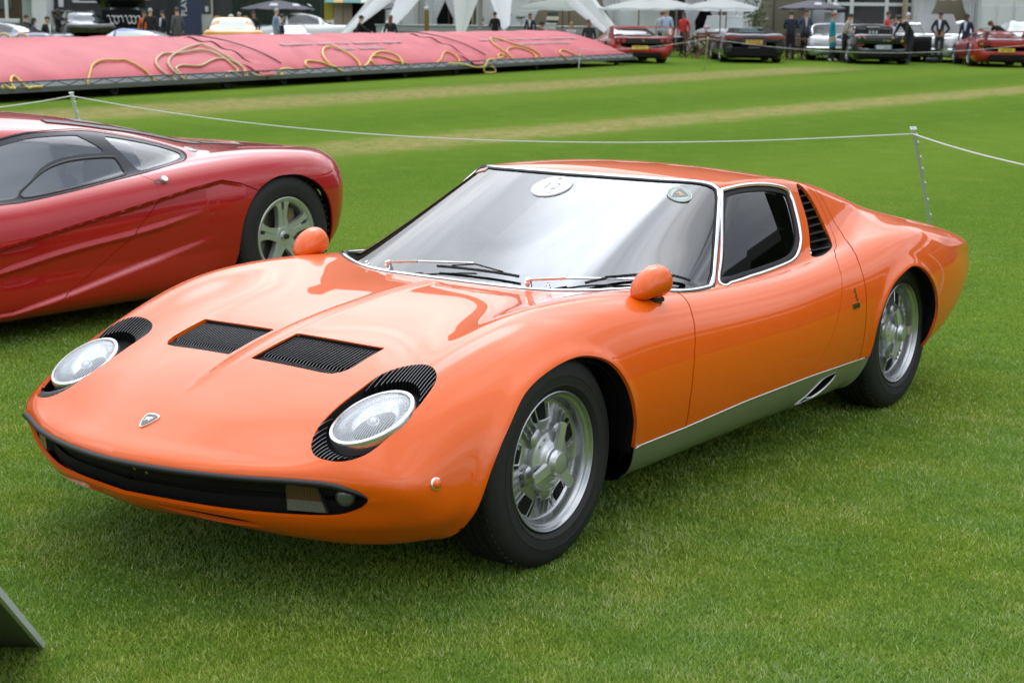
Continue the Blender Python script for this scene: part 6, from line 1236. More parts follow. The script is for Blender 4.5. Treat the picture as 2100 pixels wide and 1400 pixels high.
def build_far_cars():
    YEL = (.70,.50,.04); RL = mat('far_red_lamp',(.35,.01,.012),.2,0,1); AM = mat('far_amber_lamp',(.6,.16,.01),.2,0,1)
    red = mat('far_red_paint',(.42,.010,.012),.3,0,1); deep = mat('far_deep_red_paint',(.36,.006,.010),.3,0,1); blk = mat('far_black_paint',(.008,.008,.009),.25,0,1)
    pur = mat('far_aubergine_paint',(.020,.007,.018),.25,.2,1); silv = mat('far_silver_paint',(.42,.44,.44),.3,.5,1); wht = mat('far_white_paint',(.66,.67,.67),.35,0,1); yel = mat('far_yellow_paint',(.66,.32,.02),.3,0,1); blu = mat('far_blue_paint',(.04,.12,.42),.3,0,1)
    # red winged berlinetta
    t = show_car('sports_car','red car with high rear wing and yellow plate at the pink cover end', (-40.876, -23.758, 0.242), 9, red, W=1.0, L=4.48, zt=.82, zdeck=.86, zr=1.12, cab=(1.45,2.1,2.9))
    for s_ in (-1,1): part('wing_strut', loft([[(s_*.96+dx*.5,y,z) for dx,y in ((-.04,y0),(.04,y0),(.04,y1),(-.04,y1))] for y0,y1,z in ((.05,.75,.78),(.06,.55,.98),(.02,.45,1.12))]), red, t)
    part('rear_wing', loft([[(x,y,z) for y,z in ((.0,1.13+e),(.10,1.155+e),(.42,1.15+e),(.44,1.135+e),(.02,1.11+e))] for x,e in ((-1.0,0),(-.5,.015),(.5,.015),(1.0,0))]), red, t)
    part('rear_panel', box((0,.035,.70),(1.82,.05,.17),.02), BLACK, t)
    for x in (-.80,-.62,.62,.80): round_lamp(t,(x,.0,.70),.065,RL)
    part('horse_badge', cat(box((0,.004,.735),(.03,.01,.06)),box((.015,.004,.70),(.05,.01,.02))), CHROME, t); part('engine_cover', box((-.05,.95,.89),(.9,.7,.03),.012), mat('far_clear_cover',(.5,.5,.5),.15,0,1), t)
    part('diffuser', box((0,.05,.27),(1.2,.10,.16),.03), MATT, t)
    for x in (-.85,.85): part('exhaust_vent', move(lathe([(.03,.0),(.09,-.01),(.09,.06)],16,'y'),(x,.045,.36)), BLACK, t)
    number_plate(t,'P187 SMC',(-.10,-.012,.50),YEL,.54,.12)
    # dark purple roadster
    t = show_car('sports_car','dark aubergine roadster with angular tail and yellow plate behind the far rope', (-44.424, -21.688, 0.251), -1, pur, W=1.03, L=4.8, zt=.93, zdeck=.95, zr=1.13, cab=(1.5,2.2,3.0))
    for s_ in (-1,1):
        part('buttress', loft([[(s_*x,y,z) for x,y,z in q] for q in ([(.92,.10,.90),(.50,.14,.93),(.50,.14,.91),(.92,.10,.88)],[(.80,.9,1.00),(.42,.9,1.03),(.42,.9,.95),(.82,.9,.95)],[(.66,1.7,1.11),(.46,1.7,1.13),(.46,1.7,1.0),(.70,1.7,1.0)])]), pur, t)
        part('tail_lamp', loft([[(s_*x,y,z) for x,y,z in q] for q in ([(.38,.005,.83),(.38,.005,.795),(.38,.06,.795),(.38,.06,.83)],[(.95,.03,.86),(.95,.03,.78),(.95,.09,.78),(.95,.09,.86)])]), RL, t)
        part('side_exhaust', box((s_*.80,.03,.42),(.28,.05,.20),.03), BLACK, t)
    part('engine_deck', box((0,.95,.985),(.84,1.2,.05),.02), BLACK, t); part('rear_screen', box((0,1.62,1.06),(.62,.03,.09),.01), mat('far_glass_green',(.10,.22,.20),.06,0,1), t)
    part('rear_grille', box((0,.03,.72),(1.60,.06,.12),.03), BLACK, t); part('diffuser', box((0,.04,.36),(1.5,.10,.32),.04), MATT, t); part('exhaust_bar', box((0,-.012,.50),(.36,.03,.035),.01), mat('far_steel',(.25,.25,.26),.3,1), t)
    part('plate_recess', box((0,.012,.655),(.80,.03,.18),.02), mat('far_plum',(.055,.018,.06),.4), t); number_plate(t,'KL12 FUB',(0,-.012,.675),(.62,.38,.03),.55,.12)
    # black convertible with open door
    t = show_car('sports_car','black open convertible with twin round tail lamps and its right door open', (-46.719, -18.181, 0.250), 0, blk, W=1.0, L=4.5, zt=.95, zdeck=.98, zr=1.2, cab=(1.5,2.2,3.0), open_top=True)
    for x in (-.80,-.62,.62,.80): 
        l_ = round_lamp(t,(x,.045,.845),.075,RL); part('lamp_centre', move(lathe([(.001,-.03),(.028,-.024),(.03,0)],12,'y'),(x,.04,.845)), mat('far_clear_lamp',(.5,.3,.3),.2,0,1), l_)
    part('boot_lip', box((0,.05,.93),(1.2,.06,.03),.012), blk, t); part('rear_grille', box((0,.03,.76),(1.3,.05,.08),.02), BLACK, t); part('horse_badge', cat(box((0,.0,.78),(.025,.012,.07)),box((.014,.0,.745),(.045,.012,.02))), CHROME, t); part('script_badge', box((.16,.0,.765),(.16,.012,.03),.005), mat('far_gold',(.45,.40,.10),.3,1), t)
    part('diffuser', box((0,.045,.33),(1.55,.10,.26),.05), MATT, t)
    for s_ in (-1,1):
        part('roll_hoop', tube(smooth_path([(s_*.20,1.62,.98),(s_*.22,1.60,1.15),(s_*.30,1.60,1.20),(s_*.52,1.60,1.20),(s_*.60,1.60,1.15),(s_*.62,1.62,.98)],4),.03,8), BLACK, t); part('seat', box((s_*.40,1.78,1.0),(.42,.16,.36),.05), INTER, t)
        part('reflector', box((s_*.75,.0,.62),(.24,.02,.03)), RL, t)
    part('windscreen_frame', tube(smooth_path([(-.72,2.9,.97),(-.62,2.5,1.20),(0,2.44,1.25),(.62,2.5,1.20),(.72,2.9,.97)],5),.03,6), BLACK, t)
    number_plate(t,'CW 928EH',(0,-.012,.56),(.66,.68,.70),.56,.12,True)
    d = loft([[(1.0+a*cos(RAD(28))+n*sin(RAD(28)),2.25-a*sin(RAD(28))+n*cos(RAD(28)),z) for a,n in ((0,0),(0,.09),(1.12,.07),(1.12,0))] for z in (.28,.50,.80,.90)]); part('open_door', d, blk, t)
    tag(part('bag','' or move(cat(box((0,0,.10),(.42,.24,.18),.05), tube([(-.1,0,.17),(-.06,0,.27),(.06,0,.27),(.1,0,.17)],.012,6)), (-49.754, -17.705, 0.262), RZV), mat('bag_black',(.012,.012,.014),.6)), 'small black bag on the grass below the open car door', 'bag')
    # red wedge with wing
    t = show_car('sports_car','red wedge-shaped car with flat rear wing and yellow plate at the right edge', (-47.335, -14.312, 0.241), -4, deep, W=1.02, L=4.3, zt=.86, zdeck=.94, zr=1.09, cab=(1.5,2.05,2.9), r=.35)
    part('rear_wing', loft([[(x,y,z) for y,z in ((-.12,1.115+e),(.0,1.14+e),(.42,1.12+e),(.42,1.10+e),(-.10,1.095+e))] for x,e in ((-.98,0),(0,-.012),(.98,0))]), deep, t)
    for s_ in (-1,1):
        part('wing_strut', loft([[(s_*.60+dx,y,z) for dx,y in ((-.03,y0),(.03,y0),(.03,y1),(-.03,y1))] for y0,y1,z in ((.30,.85,.90),(.05,.40,1.11))]), deep, t)
        a_ = part('tail_lamp', loft([[(s_*x,y,z) for x,y,z in q] for q in ([(.55,.0,.80),(.55,.0,.64),(.55,.08,.64),(.55,.08,.80)],[(.93,.03,.78),(.90,.03,.64),(.90,.1,.64),(.93,.1,.78)])]), BLACK, t); part('amber_lamp', box((s_*.80,.0,.72),(.13,.03,.07),.01), AM, a_); part('red_lamp', box((s_*.64,-.006,.72),(.13,.03,.07),.01), RL, a_)
    for k in range(5): part('engine_slat', box((.05,.55+.2*k,.945+.022*k),(.62,.10,.02),.006), deep, t)
    part('rear_panel', box((0,.02,.70),(1.05,.04,.15),.02), deep, t); part('diffuser', box((0,.06,.30),(1.1,.12,.20),.03), MATT, t); number_plate(t,'EST 3AR',(-.02,-.014,.53),YEL,.52,.12)
    # white soft cabriolet beyond the tables
    t = show_car('convertible','white open car with upright windscreen parked behind the aubergine roadster', (-52.418, -26.540, 0.302), 8, wht, W=.92, L=4.4, zt=.98, zdeck=1.0, zr=1.3, cab=(1.6,2.2,3.0), open_top=True)
    part('windscreen', loft([[(x,2.0+dy,z) for x,z in ((-.80,1.0),(-.66,1.42),(-.55,1.46),(.55,1.46),(.66,1.42),(.80,1.0))] for dy in (0,.02)]), mat('far_screen',(.62,.68,.66),.25,0,1), t)
    part('windscreen_frame', tube(smooth_path([(-.82,1.98,1.0),(-.70,1.99,1.40),(-.58,2.0,1.475),(.58,2.0,1.475),(.70,1.99,1.40),(.82,1.98,1.0)],4),.028,6), wht, t)
    # two old silver roadsters and a coupe, bonnet up
    t = show_car('convertible','old silver open car facing the lawn behind the teal coat', (-52.723, -22.691, 0.291), 168, silv, W=.90, L=4.3, zt=.86, zdeck=.88, zr=1.2, cab=(1.5,2.2,2.7), zn=.80, open_top=True, boxy=1)
    for s_ in (-1,1): round_lamp(t,(s_*.66,4.22,.66),.14,mat('far_head_lamp',(.42,.50,.46),.1,0,1),16,'headlamp').scale = (1,-1,1); 
    part('bumper', box((0,4.34,.42),(1.74,.08,.09),.03), CHROME, t); part('windscreen_frame', tube(smooth_path([(-.72,2.8,.9),(-.62,2.6,1.22),(.62,2.6,1.22),(.72,2.8,.9)],4),.022,6), CHROME, t)
    t = show_car('sports_car','silver rounded coupe between the black convertible and the standing guests', (-54.535, -20.170, 0.291), 160, silv, W=.90, L=4.5, zt=.90, zdeck=.90, zr=1.30, cab=(1.3,1.9,2.7), zn=.78)
    for s_ in (-1,1): round_lamp(t,(s_*.66,4.42,.64),.12,mat('far_head_lamp'),16,'headlamp').scale = (1,-1,1)
    part('bumper', box((0,4.5,.42),(1.7,.08,.09),.03), CHROME, t)
    t = show_car('sports_car','silver car with a white raised bonnet panel at the right', (-54.596, -18.373, 0.286), 150, silv, W=.92, L=4.5, zt=.92, zdeck=.90, zr=1.36, cab=(1.2,1.9,2.8), zn=.84, boxy=1)
    part('raised_bonnet', loft([[(x,y,z) for x,y,z in q] for q in ([(-.60,3.05,.95),(.62,3.05,.95),(.62,3.09,.95),(-.60,3.09,.95)],[(-.45,3.55,1.62),(.85,3.5,1.62),(.85,3.54,1.62),(-.45,3.59,1.62)])]), wht, t)
    for s_ in (-1,1): round_lamp(t,(s_*.66,4.42,.66),.14,mat('far_head_lamp'),16,'headlamp').scale = (1,-1,1)
    part('bumper', box((0,4.52,.42),(1.74,.08,.09),.03), CHROME, t)
    t = show_car('convertible','silver car with dark soft top behind the red winged wedge', (-56.284, -17.738, 0.291), 185, silv, W=.92, L=4.4, zt=.98, zdeck=.98, zr=1.36, cab=(1.4,2.0,2.8), zn=.8, glass=mat('far_screen'), boxy=1)
    # behind the covers: only roofs show
    show_car('sports_car','yellow coupe whose roof and rear screen show above the pink cover', (-30.472, -31.367, 0.220), 12, yel, W=.93, L=4.4, zt=.95, zdeck=.99, zr=1.34, cab=(1.0,1.7,2.8), glass=mat('far_screen'))
    show_car('sports_car','silver-blue coupe low behind the pink cover at the left, next to the black boot', (-26.897, -34.626, 0.214), 78, mat('far_ice_paint',(.16,.19,.25),.3,.3,1), W=.90, L=4.0, zt=.82, zdeck=.84, zr=1.14, cab=(1.2,1.9,2.8))
    show_car('sports_car','blue car whose roof edge just shows behind the grey suit', (-31.248, -33.714, 0.231), 85, blu, W=.90, L=3.4, zt=.66, zdeck=.68, zr=.93, cab=(1.2,1.9,2.8), glass=mat('far_screen'))
    show_car('sports_car','white car by the picket fence, half hidden by the pale blue jacket', (-38.026, -36.278, 0.269), 8, wht, W=.80, L=3.9, zt=.74, zdeck=.77, zr=1.06, cab=(1.0,1.6,2.6), glass=mat('far_white_screen',(.62,.63,.64),.1,0,1))
    show_car('sports_car','white car glimpsed under the left leg of the star tent', (-41.530, -36.543, 0.286), 100, wht, W=.95, L=4.6, zt=1.0, zdeck=1.04, zr=1.42, cab=(1.2,1.8,2.8), boxy=1)
    show_car('sports_car','low black car between the silver-blue coupe and the raised black tailgate', (-35.987, -44.252, 0.286), 25, blk, W=.95, L=4.4, zt=.98, zdeck=1.02, zr=1.42, cab=(1.2,1.9,2.8))
    # black estate with the tailgate up
    t = show_car('estate_car','black estate car with tailgate raised high and silver pipes showing in the boot', (-37.976, -44.912, 0.297), 4, blk, W=.90, L=4.9, zt=1.05, zdeck=1.08, zr=1.60, cab=(.6,1.4,3.3), boxy=1)
    part('boot_opening', box((0,.02,1.18),(1.45,.08,.62),.03), MATT, t)
    tg = part('tailgate', loft([[(x,y,z) for x,y,z in q] for q in ([(-.82,.55,1.60),(.82,.55,1.60),(.82,.60,1.56),(-.82,.60,1.56)],[(-.92,-.25,1.90),(.92,-.25,1.90),(.92,-.22,1.84),(-.92,-.22,1.84)],[(-.84,-.45,2.30),(.84,-.45,2.30),(.84,-.40,2.28),(-.84,-.40,2.28)])]), blk, t)
    part('tailgate_trim', loft([[(x,y,z) for x,y,z in q] for q in ([(-.80,-.33,1.94),(0,-.30,2.02),(.80,-.33,1.94),(.80,-.31,1.94),(0,-.28,2.02),(-.80,-.31,1.94)],[(-.90,-.42,2.26),(0,-.40,2.22),(.90,-.42,2.26),(.90,-.40,2.26),(0,-.38,2.22),(-.90,-.40,2.26)])]), mat('trim_white',(.62,.64,.68),.35), tg)
    for x0,flip in ((-.52,1),(.12,1)):
        for dx in (0,.16): part('silver_pipe', tube(smooth_path([(x0+dx,-.06,1.24),(x0+.07+dx,-.06,1.26),(x0+.14+dx,-.06,1.02),(x0+.24+dx,-.06,1.0),(x0+.28+dx,-.06,1.22),(x0+.38+dx,-.06,1.25),(x0+.44+dx,-.06,1.03)],5),.028,8), mat('far_pipe',(.55,.55,.56),.25,1), t)
    for s_ in (-1,1): part('tail_lamp', box((s_*.90,.05,.98),(.20,.05,.12),.02), RL, t)
build_far_cars()
# ------------------------------------------------------------------ tents, parasols, tables, vans, fences, trees
def vthing(name, label, cat_, loc, face=0, group=None): return thing(name, label, cat_, loc, RZV+RAD(face), group)
CANVAS = bpy.data.materials.new('canvas'); CANVAS.use_nodes = True
def canvas():
    nt = CANVAS.node_tree; b = nt.nodes['Principled BSDF']; b.inputs['Base Color'].default_value = (.84,.85,.87,1); b.inputs['Roughness'].default_value = .55
    tr = nt.nodes.new('ShaderNodeBsdfTranslucent'); tr.inputs[0].default_value = (.84,.85,.88,1); ms = nt.nodes.new('ShaderNodeMixShader'); ms.inputs[0].default_value = .58
    nt.links.new(b.outputs[0], ms.inputs[1]); nt.links.new(tr.outputs[0], ms.inputs[2]); nt.links.new(ms.outputs[0], nt.nodes['Material Output'].inputs[0])
canvas()
mat('teak',(.15,.05,.022),.5,noise=(30,.6,(.09,.03,.014)))
def star_tent():
    o = Vector((-43.459, -32.147, 0.280)); t = vthing('star_tent','big white star-shaped tent with sweeping legs above the pink covers','tent',o)
    arms = [(-98,4.6),(-28,5.9),(18,6.0),(80,5.6),(146,4.9),(196,5.6)]; V = []; F = []; ns, nt_ = 25, 16; pk = Vector((0,0,6.8)); Z = 0
    A = [Vector((r*cos(RAD(a)), r*sin(RAD(a)), .25)) for a,r in arms]
    for k in range(6):
        a, b = A[k], A[(k+1) % 6]; base = len(V)
        for i in range(ns):
            s = -1+2*i/(ns-1); q = abs(s); f = (1-q**2.6); e = a.lerp(b, .5+.5*math.copysign(q**.62, s)); c = 1-.40*f; top = 3.3
            e = Vector((e.x*c, e.y*c, .25+top*(1-q**1.9)))
            for j in range(nt_):
                w = (j/(nt_-1)); zz = pk.z+(e.z-pk.z)*w**.55; V.append((e.x*w**1.05, e.y*w**1.05, zz))
        for i in range(ns-1):
            for j in range(nt_-1): F.append((base+i*nt_+j, base+(i+1)*nt_+j, base+(i+1)*nt_+j+1, base+i*nt_+j+1))
    part('membrane', (V,F), CANVAS, t, smooth=75)
    part('mast', tube([(0,0,0),(0,0,6.8)], .08, 10), mat('mast_grey',(.3,.3,.3),.4), t)
    for a in A: part('tent_foot', cat(box((a.x,a.y,.04),(.4,.4,.08),.01), tube([(a.x*1.25,a.y*1.25,.02),(a.x,a.y,.28)],.02,6)), mat('mast_grey'), t)
def parasol(label, px, pyb, d, r, m, cat_='parasol', group='white parasols over the tables', logo=False, col=None):
    o = Vector(site(px,d)); zb = pyb; t = vthing('parasol', label, cat_, o, 20, group); n = 8; V = []; F = []
    for j,(k,h) in enumerate(((.03,.62),(.35,.46),(.7,.26),(1,.05),(1,-.05))):
        for i in range(n*4):
            a = 2*pi*i/(n*4); sec = (i % 4)/4; sc = cos(pi/n)/cos((sec-.5)*2*pi/n) if True else 1
            V.append((r*k*sc*cos(a), r*k*sc*sin(a), zb+h*.8*r/1.5*(.75 if j else .75)-(.03*math.sin(pi*sec) if j > 2 else 0)))
    m_ = n*4; F = [(j*m_+i, j*m_+(i+1)%m_, (j+1)*m_+(i+1)%m_, (j+1)*m_+i) for j in range(4) for i in range(m_)]
    part('canopy', (V,F), m, t, smooth=30); part('pole', tube([(0,0,.02),(0,0,zb+.5)], .025, 8), mat('parasol_wood',(.16,.07,.03),.5) if m is CANVAS else mat('parasol_pole',(.10,.10,.11),.4), t)
    part('base', move(lathe([(.001,0),(.28,0),(.28,.05),(.05,.08),(.05,.25),(.001,.25)],20),(0,0,0)), mat('base_grey',(.15,.15,.15),.6), t)
    for i in range(n): a = 2*pi*i/n; part('rib', tube([(0,0,zb+.30),(r*.95*cos(a),r*.95*sin(a),zb+.0)], .010, 4), mat('parasol_wood',(.16,.07,.03),.5), t)
    if logo:
        for a in (-1.9,-1.2,-.45): part('pale_print', loft([[(r*k*cos(a+da),r*k*sin(a+da),zb+h) for da in (-w,w)]+[(r*k*cos(a+w),r*k*sin(a+w),zb+h+.012),(r*k*cos(a-w),r*k*sin(a-w),zb+h+.012)] for k,h,w in ((.80,.20,.10),(.90,.125,.13))]), mat('pale_print',(.5,.5,.52),.6), t)
    return t
def folding_chair(loc, face, lab, proto=[]):
    if not proto:
        W = mat('teak',(.15,.05,.022),.5,noise=(30,.6,(.09,.03,.014))); t = vthing('folding_chair', lab, 'chair', loc, face, 'folding wooden chairs round the tables')
        for k in range(5): part('seat_slat', box((0,-.18+.09*k,.45),(.44,.07,.02)), W, t)
        for s in (-1,1):
            part('leg', bar((s*.22,-.22,0),(s*.22,.20,.92),.035,.03), W, t); part('leg', bar((s*.19,.26,0),(s*.19,-.22,.46),.035,.03), W, t)
        for k in range(3): part('back_slat', box((0,.12+.035*k,.64+.11*k),(.44,.02,.08)), W, t)
        proto.append(t); return t
    return dup(proto[0], loc, RZV+RAD(face), lab)
def table(loc, lab, cloth=False, stuff=True):
    W = mat('teak'); t = vthing('table', lab, 'table', loc, 0, 'tables set out under the parasols')
    part('table_top', move(lathe([(.001,.74),(.58,.74),(.58,.70),(.001,.70)],28),(0,0,0)), W if not cloth else CANVAS, t)
    for s in (-1,1): part('leg', bar((s*.42,-.25,0),(-s*.42,.25,.70),.05,.04), W, t); part('leg', bar((s*.42,.25,0),(-s*.42,-.25,.70),.05,.04), W, t)
    return t
def bottle_shape(h=.30): return lathe([(.001,0),(.04,0),(.042,.02),(.042,h*.55),(.028,h*.70),(.015,h*.78),(.014,h*.96),(.016,h),(.001,h)], 12)
def marquee(label, x0, x1, d, opening=None, inner=(.30,.25,.17), h=2.45, scallop=True, group='white marquees along the back', dark=False, panels=0, curtains=True, depth=4.0):
    """x0..x1 metres to the right of the marquee's own origin; opening = (a, b) in the same metres"""
    o = Vector(site((x0+x1)/2, d)); k = d/3315.5; w = (x1-x0)*k; t = vthing('marquee', label, 'marquee', o, 0, group); P = mat('alloy_post',(.52,.53,.54),.35,.3)
    a, b = (-w/2, w/2) if not opening else ((opening[0]-(x0+x1)/2)*k, (opening[1]-(x0+x1)/2)*k)
    IN = mat('lining_%.2f' % inner[0], inner, .8)
    def wallp(xa, xb): 
        n = max(1,int((xb-xa)/1.1)); 
        for i in range(n):
            u0, u1 = xa+(xb-xa)*i/n, xa+(xb-xa)*(i+1)/n; m_ = 9; V = []
            for z in (0,h):
                for j in range(m_+1): V.append((u0+.012+(u1-u0-.024)*j/m_, .03*math.sin(j*1.9+i), z))
            part('wall_panel', (V,[(j,j+1,m_+2+j,m_+1+j) for j in range(m_)]), CANVAS, t, smooth=60)
    if opening:
        if a > -w/2+.1: wallp(-w/2, a)
        if b < w/2-.1: wallp(b, w/2)
        part('back_lining', box(((a+b)/2, depth, h/2),(b-a+1.2,.04,h)), MATT if dark else IN, t)
        for s in (a-.6,b+.6): part('side_lining', box((s, depth/2+.1, h/2),(.03,depth-.2,h)), IN, t)
        if curtains:
            for s, sg in ((a,1),(b,-1)):
                part('curtain', loft([[(s+sg*(wd*j/10), .06+.04*math.sin(j*2.2), z) for j in range(11)] for z,wd in ((0,.22),(1.0,.16),(1.25,.14),(1.9,.45),(h,.60))], False, False), CANVAS, t, smooth=60)
        for q in range(1,max(2,int((b-a)/1.5))): part('lining_seam', box((a+(b-a)*q/max(2,int((b-a)/1.5)), depth-.04, h/2),(.06,.03,h)), mat('seam_brown',(.14,.11,.08),.7), t)
    else: wallp(-w/2, w/2)
    n = max(1,round(w/3.2))
    for i in range(n+1): part('post', box((-w/2+w*i/n, -.06, h/2),(.10,.10,h)), P, t)
    part('eaves_beam', box((0,-.07,h+.06),(w+.12,.10,.12)), P, t)
    if scallop:
        m_ = int(w/.42)*8; V = []
        for i in range(m_+1):
            x = -w/2+w*i/m_; V += [(x,-.13,h+.05),(x,-.135,h-.22-.055*abs(math.sin(pi*i/8)))]
        part('valance', (V,[(2*i,2*i+1,2*i+3,2*i+2) for i in range(m_)]), CANVAS, t, smooth=0)
    ph = 1.7
    part('roof', ([(-w/2-.1,-.15,h+.1),(w/2+.1,-.15,h+.1),(w/2+.1,depth+1,h+.1),(-w/2-.1,depth+1,h+.1),(-w*.18,depth*.5,h+ph),(w*.18,depth*.5,h+ph)],[(0,1,5,4),(1,2,5),(2,3,4,5),(3,0,4)]), CANVAS, t, smooth=0)
    if panels:
        for i in range(panels):
            for j in range(2): part('wall_cassette', box((-w/2+w*(i+.5)/panels,-.03,.55+1.0*j),(w/panels-.10,.05,.88),.01), mat('panel_white',(.62,.64,.66),.5), t)
    return t
LEAF = {}
def tree_mesh(kind, seed, rx, rz, n, col, col2):
    rng = np.random.default_rng(seed); m = mat('leaf_'+kind, col, .6, noise=(1.2,1,col2), spec=.3)
    # clumps spread through the crown, leaves round each clump
    nc = 90; c = rng.normal(size=(nc,3)); c /= np.linalg.norm(c,axis=1,keepdims=True); c *= (rng.random((nc,1))**.45); c *= [rx,rx,rz]; c[:,2] *= np.where(c[:,2] < 0, .75, 1)
    k = rng.integers(0,nc,n); p = c[k]+rng.normal(size=(n,3))*(.20*rx*(.5+rng.random((nc,1))[k])); a = rng.normal(size=(n,3)); a /= np.linalg.norm(a,axis=1,keepdims=True); b = np.cross(a, rng.normal(size=(n,3))); b /= np.maximum(np.linalg.norm(b,axis=1,keepdims=True),1e-6)
    s = (.16+.16*rng.random((n,1))); V = np.stack([p-a*s, p+b*s*.6, p+a*s, p-b*s*.6],1).reshape(-1,3)
    me = bpy.data.meshes.new('crown'); me.from_pydata(V.tolist(), [], np.arange(n*4).reshape(n,4).tolist()); me.materials.append(m); return me
def tree(loc, label, kind, H, s, group):
    if kind not in LEAF:
        LEAF[kind] = tree_mesh(kind, len(LEAF)+5, 3.6, 4.6 if kind != 'tall' else 6.0, 5200, *dict(dark=((.022,.045,.012),(.045,.085,.020)), mid=((.030,.062,.014),(.065,.110,.028)), tall=((.020,.042,.014),(.040,.075,.022)))[kind])
        BK = mat('bark',(.06,.045,.032),.9,noise=(8,.8,(.03,.022,.016)))
        limbs = [tube(smooth_path([(0,0,-5.5),(.1,.05,-2),(0,.1,1.5),(.2,0,3.2)],3),[.30,.29,.28,.27,.26,.24,.22,.19,.14,.08][:10],8)]+[tube([(0,0,-2+.5*i),(1.6*cos(i*2.1),1.6*sin(i*2.1),.2+.4*i),(2.5*cos(i*2.1+.2),2.5*sin(i*2.1+.2),1.2+.4*i)],[.13,.09,.04],6) for i in range(6)]
        LEAF[kind+'t'] = mesh('trunk', cat(*limbs), BK)
    t = thing('tree', label, 'tree', loc, random.random()*6, group); t.scale = (s,s,H/11)
    for me in (LEAF[kind], LEAF[kind+'t']): o = part(me.name.split('.')[0], me, None, t); o.location.z = 5.8
    return t
GDX = [(-45.75, -68.36, 0.41), (-51.29, -67.51, 0.43), (-52.77, -62.02, 0.42), (-52.57, -55.45, 0.4), (-53.37, -52.62, 0.39), (-56.81, -52.97, 0.41), (-66.9, -56.07, 0.46), (-68.17, -50.89, 0.45), (-73.78, -48.22, 0.47), (-73.92, -42.88, 0.45), (-81.68, -40.65, 0.48), (-82.01, -35.06, 0.46), (-87.12, -31.38, 0.47), (-88.36, -26.23, 0.46), (-89.47, -21.26, 0.45)]
def build_site():
    star_tent()
    # parasols
    wt = CANVAS; dk = mat('parasol_black',(.012,.013,.02),.6); dg = mat('parasol_grey',(.055,.05,.065),.7)
    parasol('white parasol in front of the bottle display, leftmost', 1147, 1.700, 61, 1.72, wt); parasol('white parasol over the white wall left of the pale blue shirt', 1303, 1.732, 63, 1.45, wt)
    parasol('white parasol right behind the pale blue shirt', 1352, 1.767, 66, 1.55, wt); parasol('white parasol over the wooden tables, nearest the aubergine roadster', 1470, 1.772, 60, 1.42, wt); parasol('lower white parasol tucked behind the one over the tables', 1482, 1.712, 64, 1.15, wt)
    parasol('black parasol with white prints at the left', 564, 1.563, 60, 1.38, dk, group='dark parasols', logo=True); parasol('charcoal parasol above the two dark suits', 1657, 1.792, 61.5, 1.28, dg, group='dark parasols', logo=True); parasol('small black parasol seen under the star tent', 783, 1.638, 64, .8, dk, group='dark parasols')
    # tables and chairs
    table((-49.102, -26.013, 0.286), 'round wooden table between the folding chairs near the white parasol pole'); table((-49.500, -22.548, 0.277), 'small wooden table in front of the two dark suits'); table((-51.700, -27.539, 0.302), 'table with pink flowers behind the folding chairs')
    for px,d,f,l in ((1410,59,60,'folding wooden chair nearest the red winged car'),(1437,58.5,170,'folding wooden chair left of the far white post'),(1458,60.9,10,'folding wooden chair behind the round wooden table'),(1470,58.8,-70,'folding wooden chair right of the far white post'),(1672,58,-80,'folding wooden chair right of the small wooden table'),(1618,59.3,40,'folding wooden chair hidden behind the navy suit')): folding_chair(site(px,d), f, l)
    fl = vthing('flower_vase','vase of pale pink flowers on the far table','flowers',Vector((-51.700, -27.539, 0.302))+Vector((0,0,.74))); part('vase', lathe([(.001,0),(.05,0),(.07,.08),(.04,.16),(.05,.2)],16), mat('vase_glass',(.25,.3,.28),.1,0,1), fl)
    for i in range(9): a = i*2.4; part('flower', ball((.10*cos(a)*(i%3)/2,.10*sin(a)*(i%3)/2,.30+.03*(i%2)),.055,8,6), mat('petal_pink',(.55,.34,.42),.7), fl)
    # bottle table near the pale blue shirt
    t = table((-49.732, -27.707, 0.294), 'narrow table of white bottles right of the pale blue shirt', True)
    for i in range(6): tag(part('bottle', move(bottle_shape(.28),Vector(site(1380+i*3.4,61.5))+Vector((0,0,.74))), mat('bottle_white',(.62,.63,.6),.3)), 'white bottle on the narrow table, %s of the row of six' % ('leftmost','second','third','fourth','fifth','rightmost')[i], 'bottle', 'white bottles on the narrow table')
    # marquees
    marquee('white marquee side wall with slanting folds inside the star tent', 752, 880, 67, h=2.7); marquee('white marquee with dark bar opening right of the slanting wall', 870, 935, 66.5, (882,930), dark=True, h=2.6)
    marquee('white marquee with beige lining behind the parasol and champagne bottles', 975, 1262, 68, (1082,1250), inner=(.36,.30,.22)); marquee('white marquee wall behind the parasol left of the pale blue shirt', 1262, 1352, 67, h=2.3)
    marquee('white marquee frame with grey doorway behind the red top', 1400, 1470, 69, (1412,1466), dark=True); marquee('white marquee with beige wall and potted plant behind the aubergine roadster', 1486, 1700, 68, (1530,1690), inner=(.34,.30,.22))
    marquee('white pagoda with scalloped edge behind the silver coupe', 1868, 1998, 66, (1886,1990), inner=(.40,.34,.24)); marquee('white marquee wall of square panels at the far right', 2000, 2140, 65, h=2.6, panels=4, scallop=False)
    g = vthing('gate_wall','dark doorway wall between the white parasol and the marquee frame','wall',(-57.010, -32.145, 0.341)); part('panel', box((0,0,1.5),(1.7,.2,3)), mat('door_dark',(.02,.02,.02),.6), g)
    # glass hall
    o = (-59.119, -24.073, 0.325); t = vthing('glass_pavilion','white framed glass hall with dark panes behind the people at the right','building',o); k = 67/3315.5
    xs = [(v-1785)*k for v in (1700,1712,1745,1815,1868)]; zs = [0,.35,1.15,2.0,3.2]; Wf = mat('frame_white',(.60,.61,.62),.4); pane = mat('pane_dark',(.018,.018,.02),.08,0,1)
    for x in xs: part('mullion', box((x,0,1.6),(.14,.12,3.2)), Wf, t)
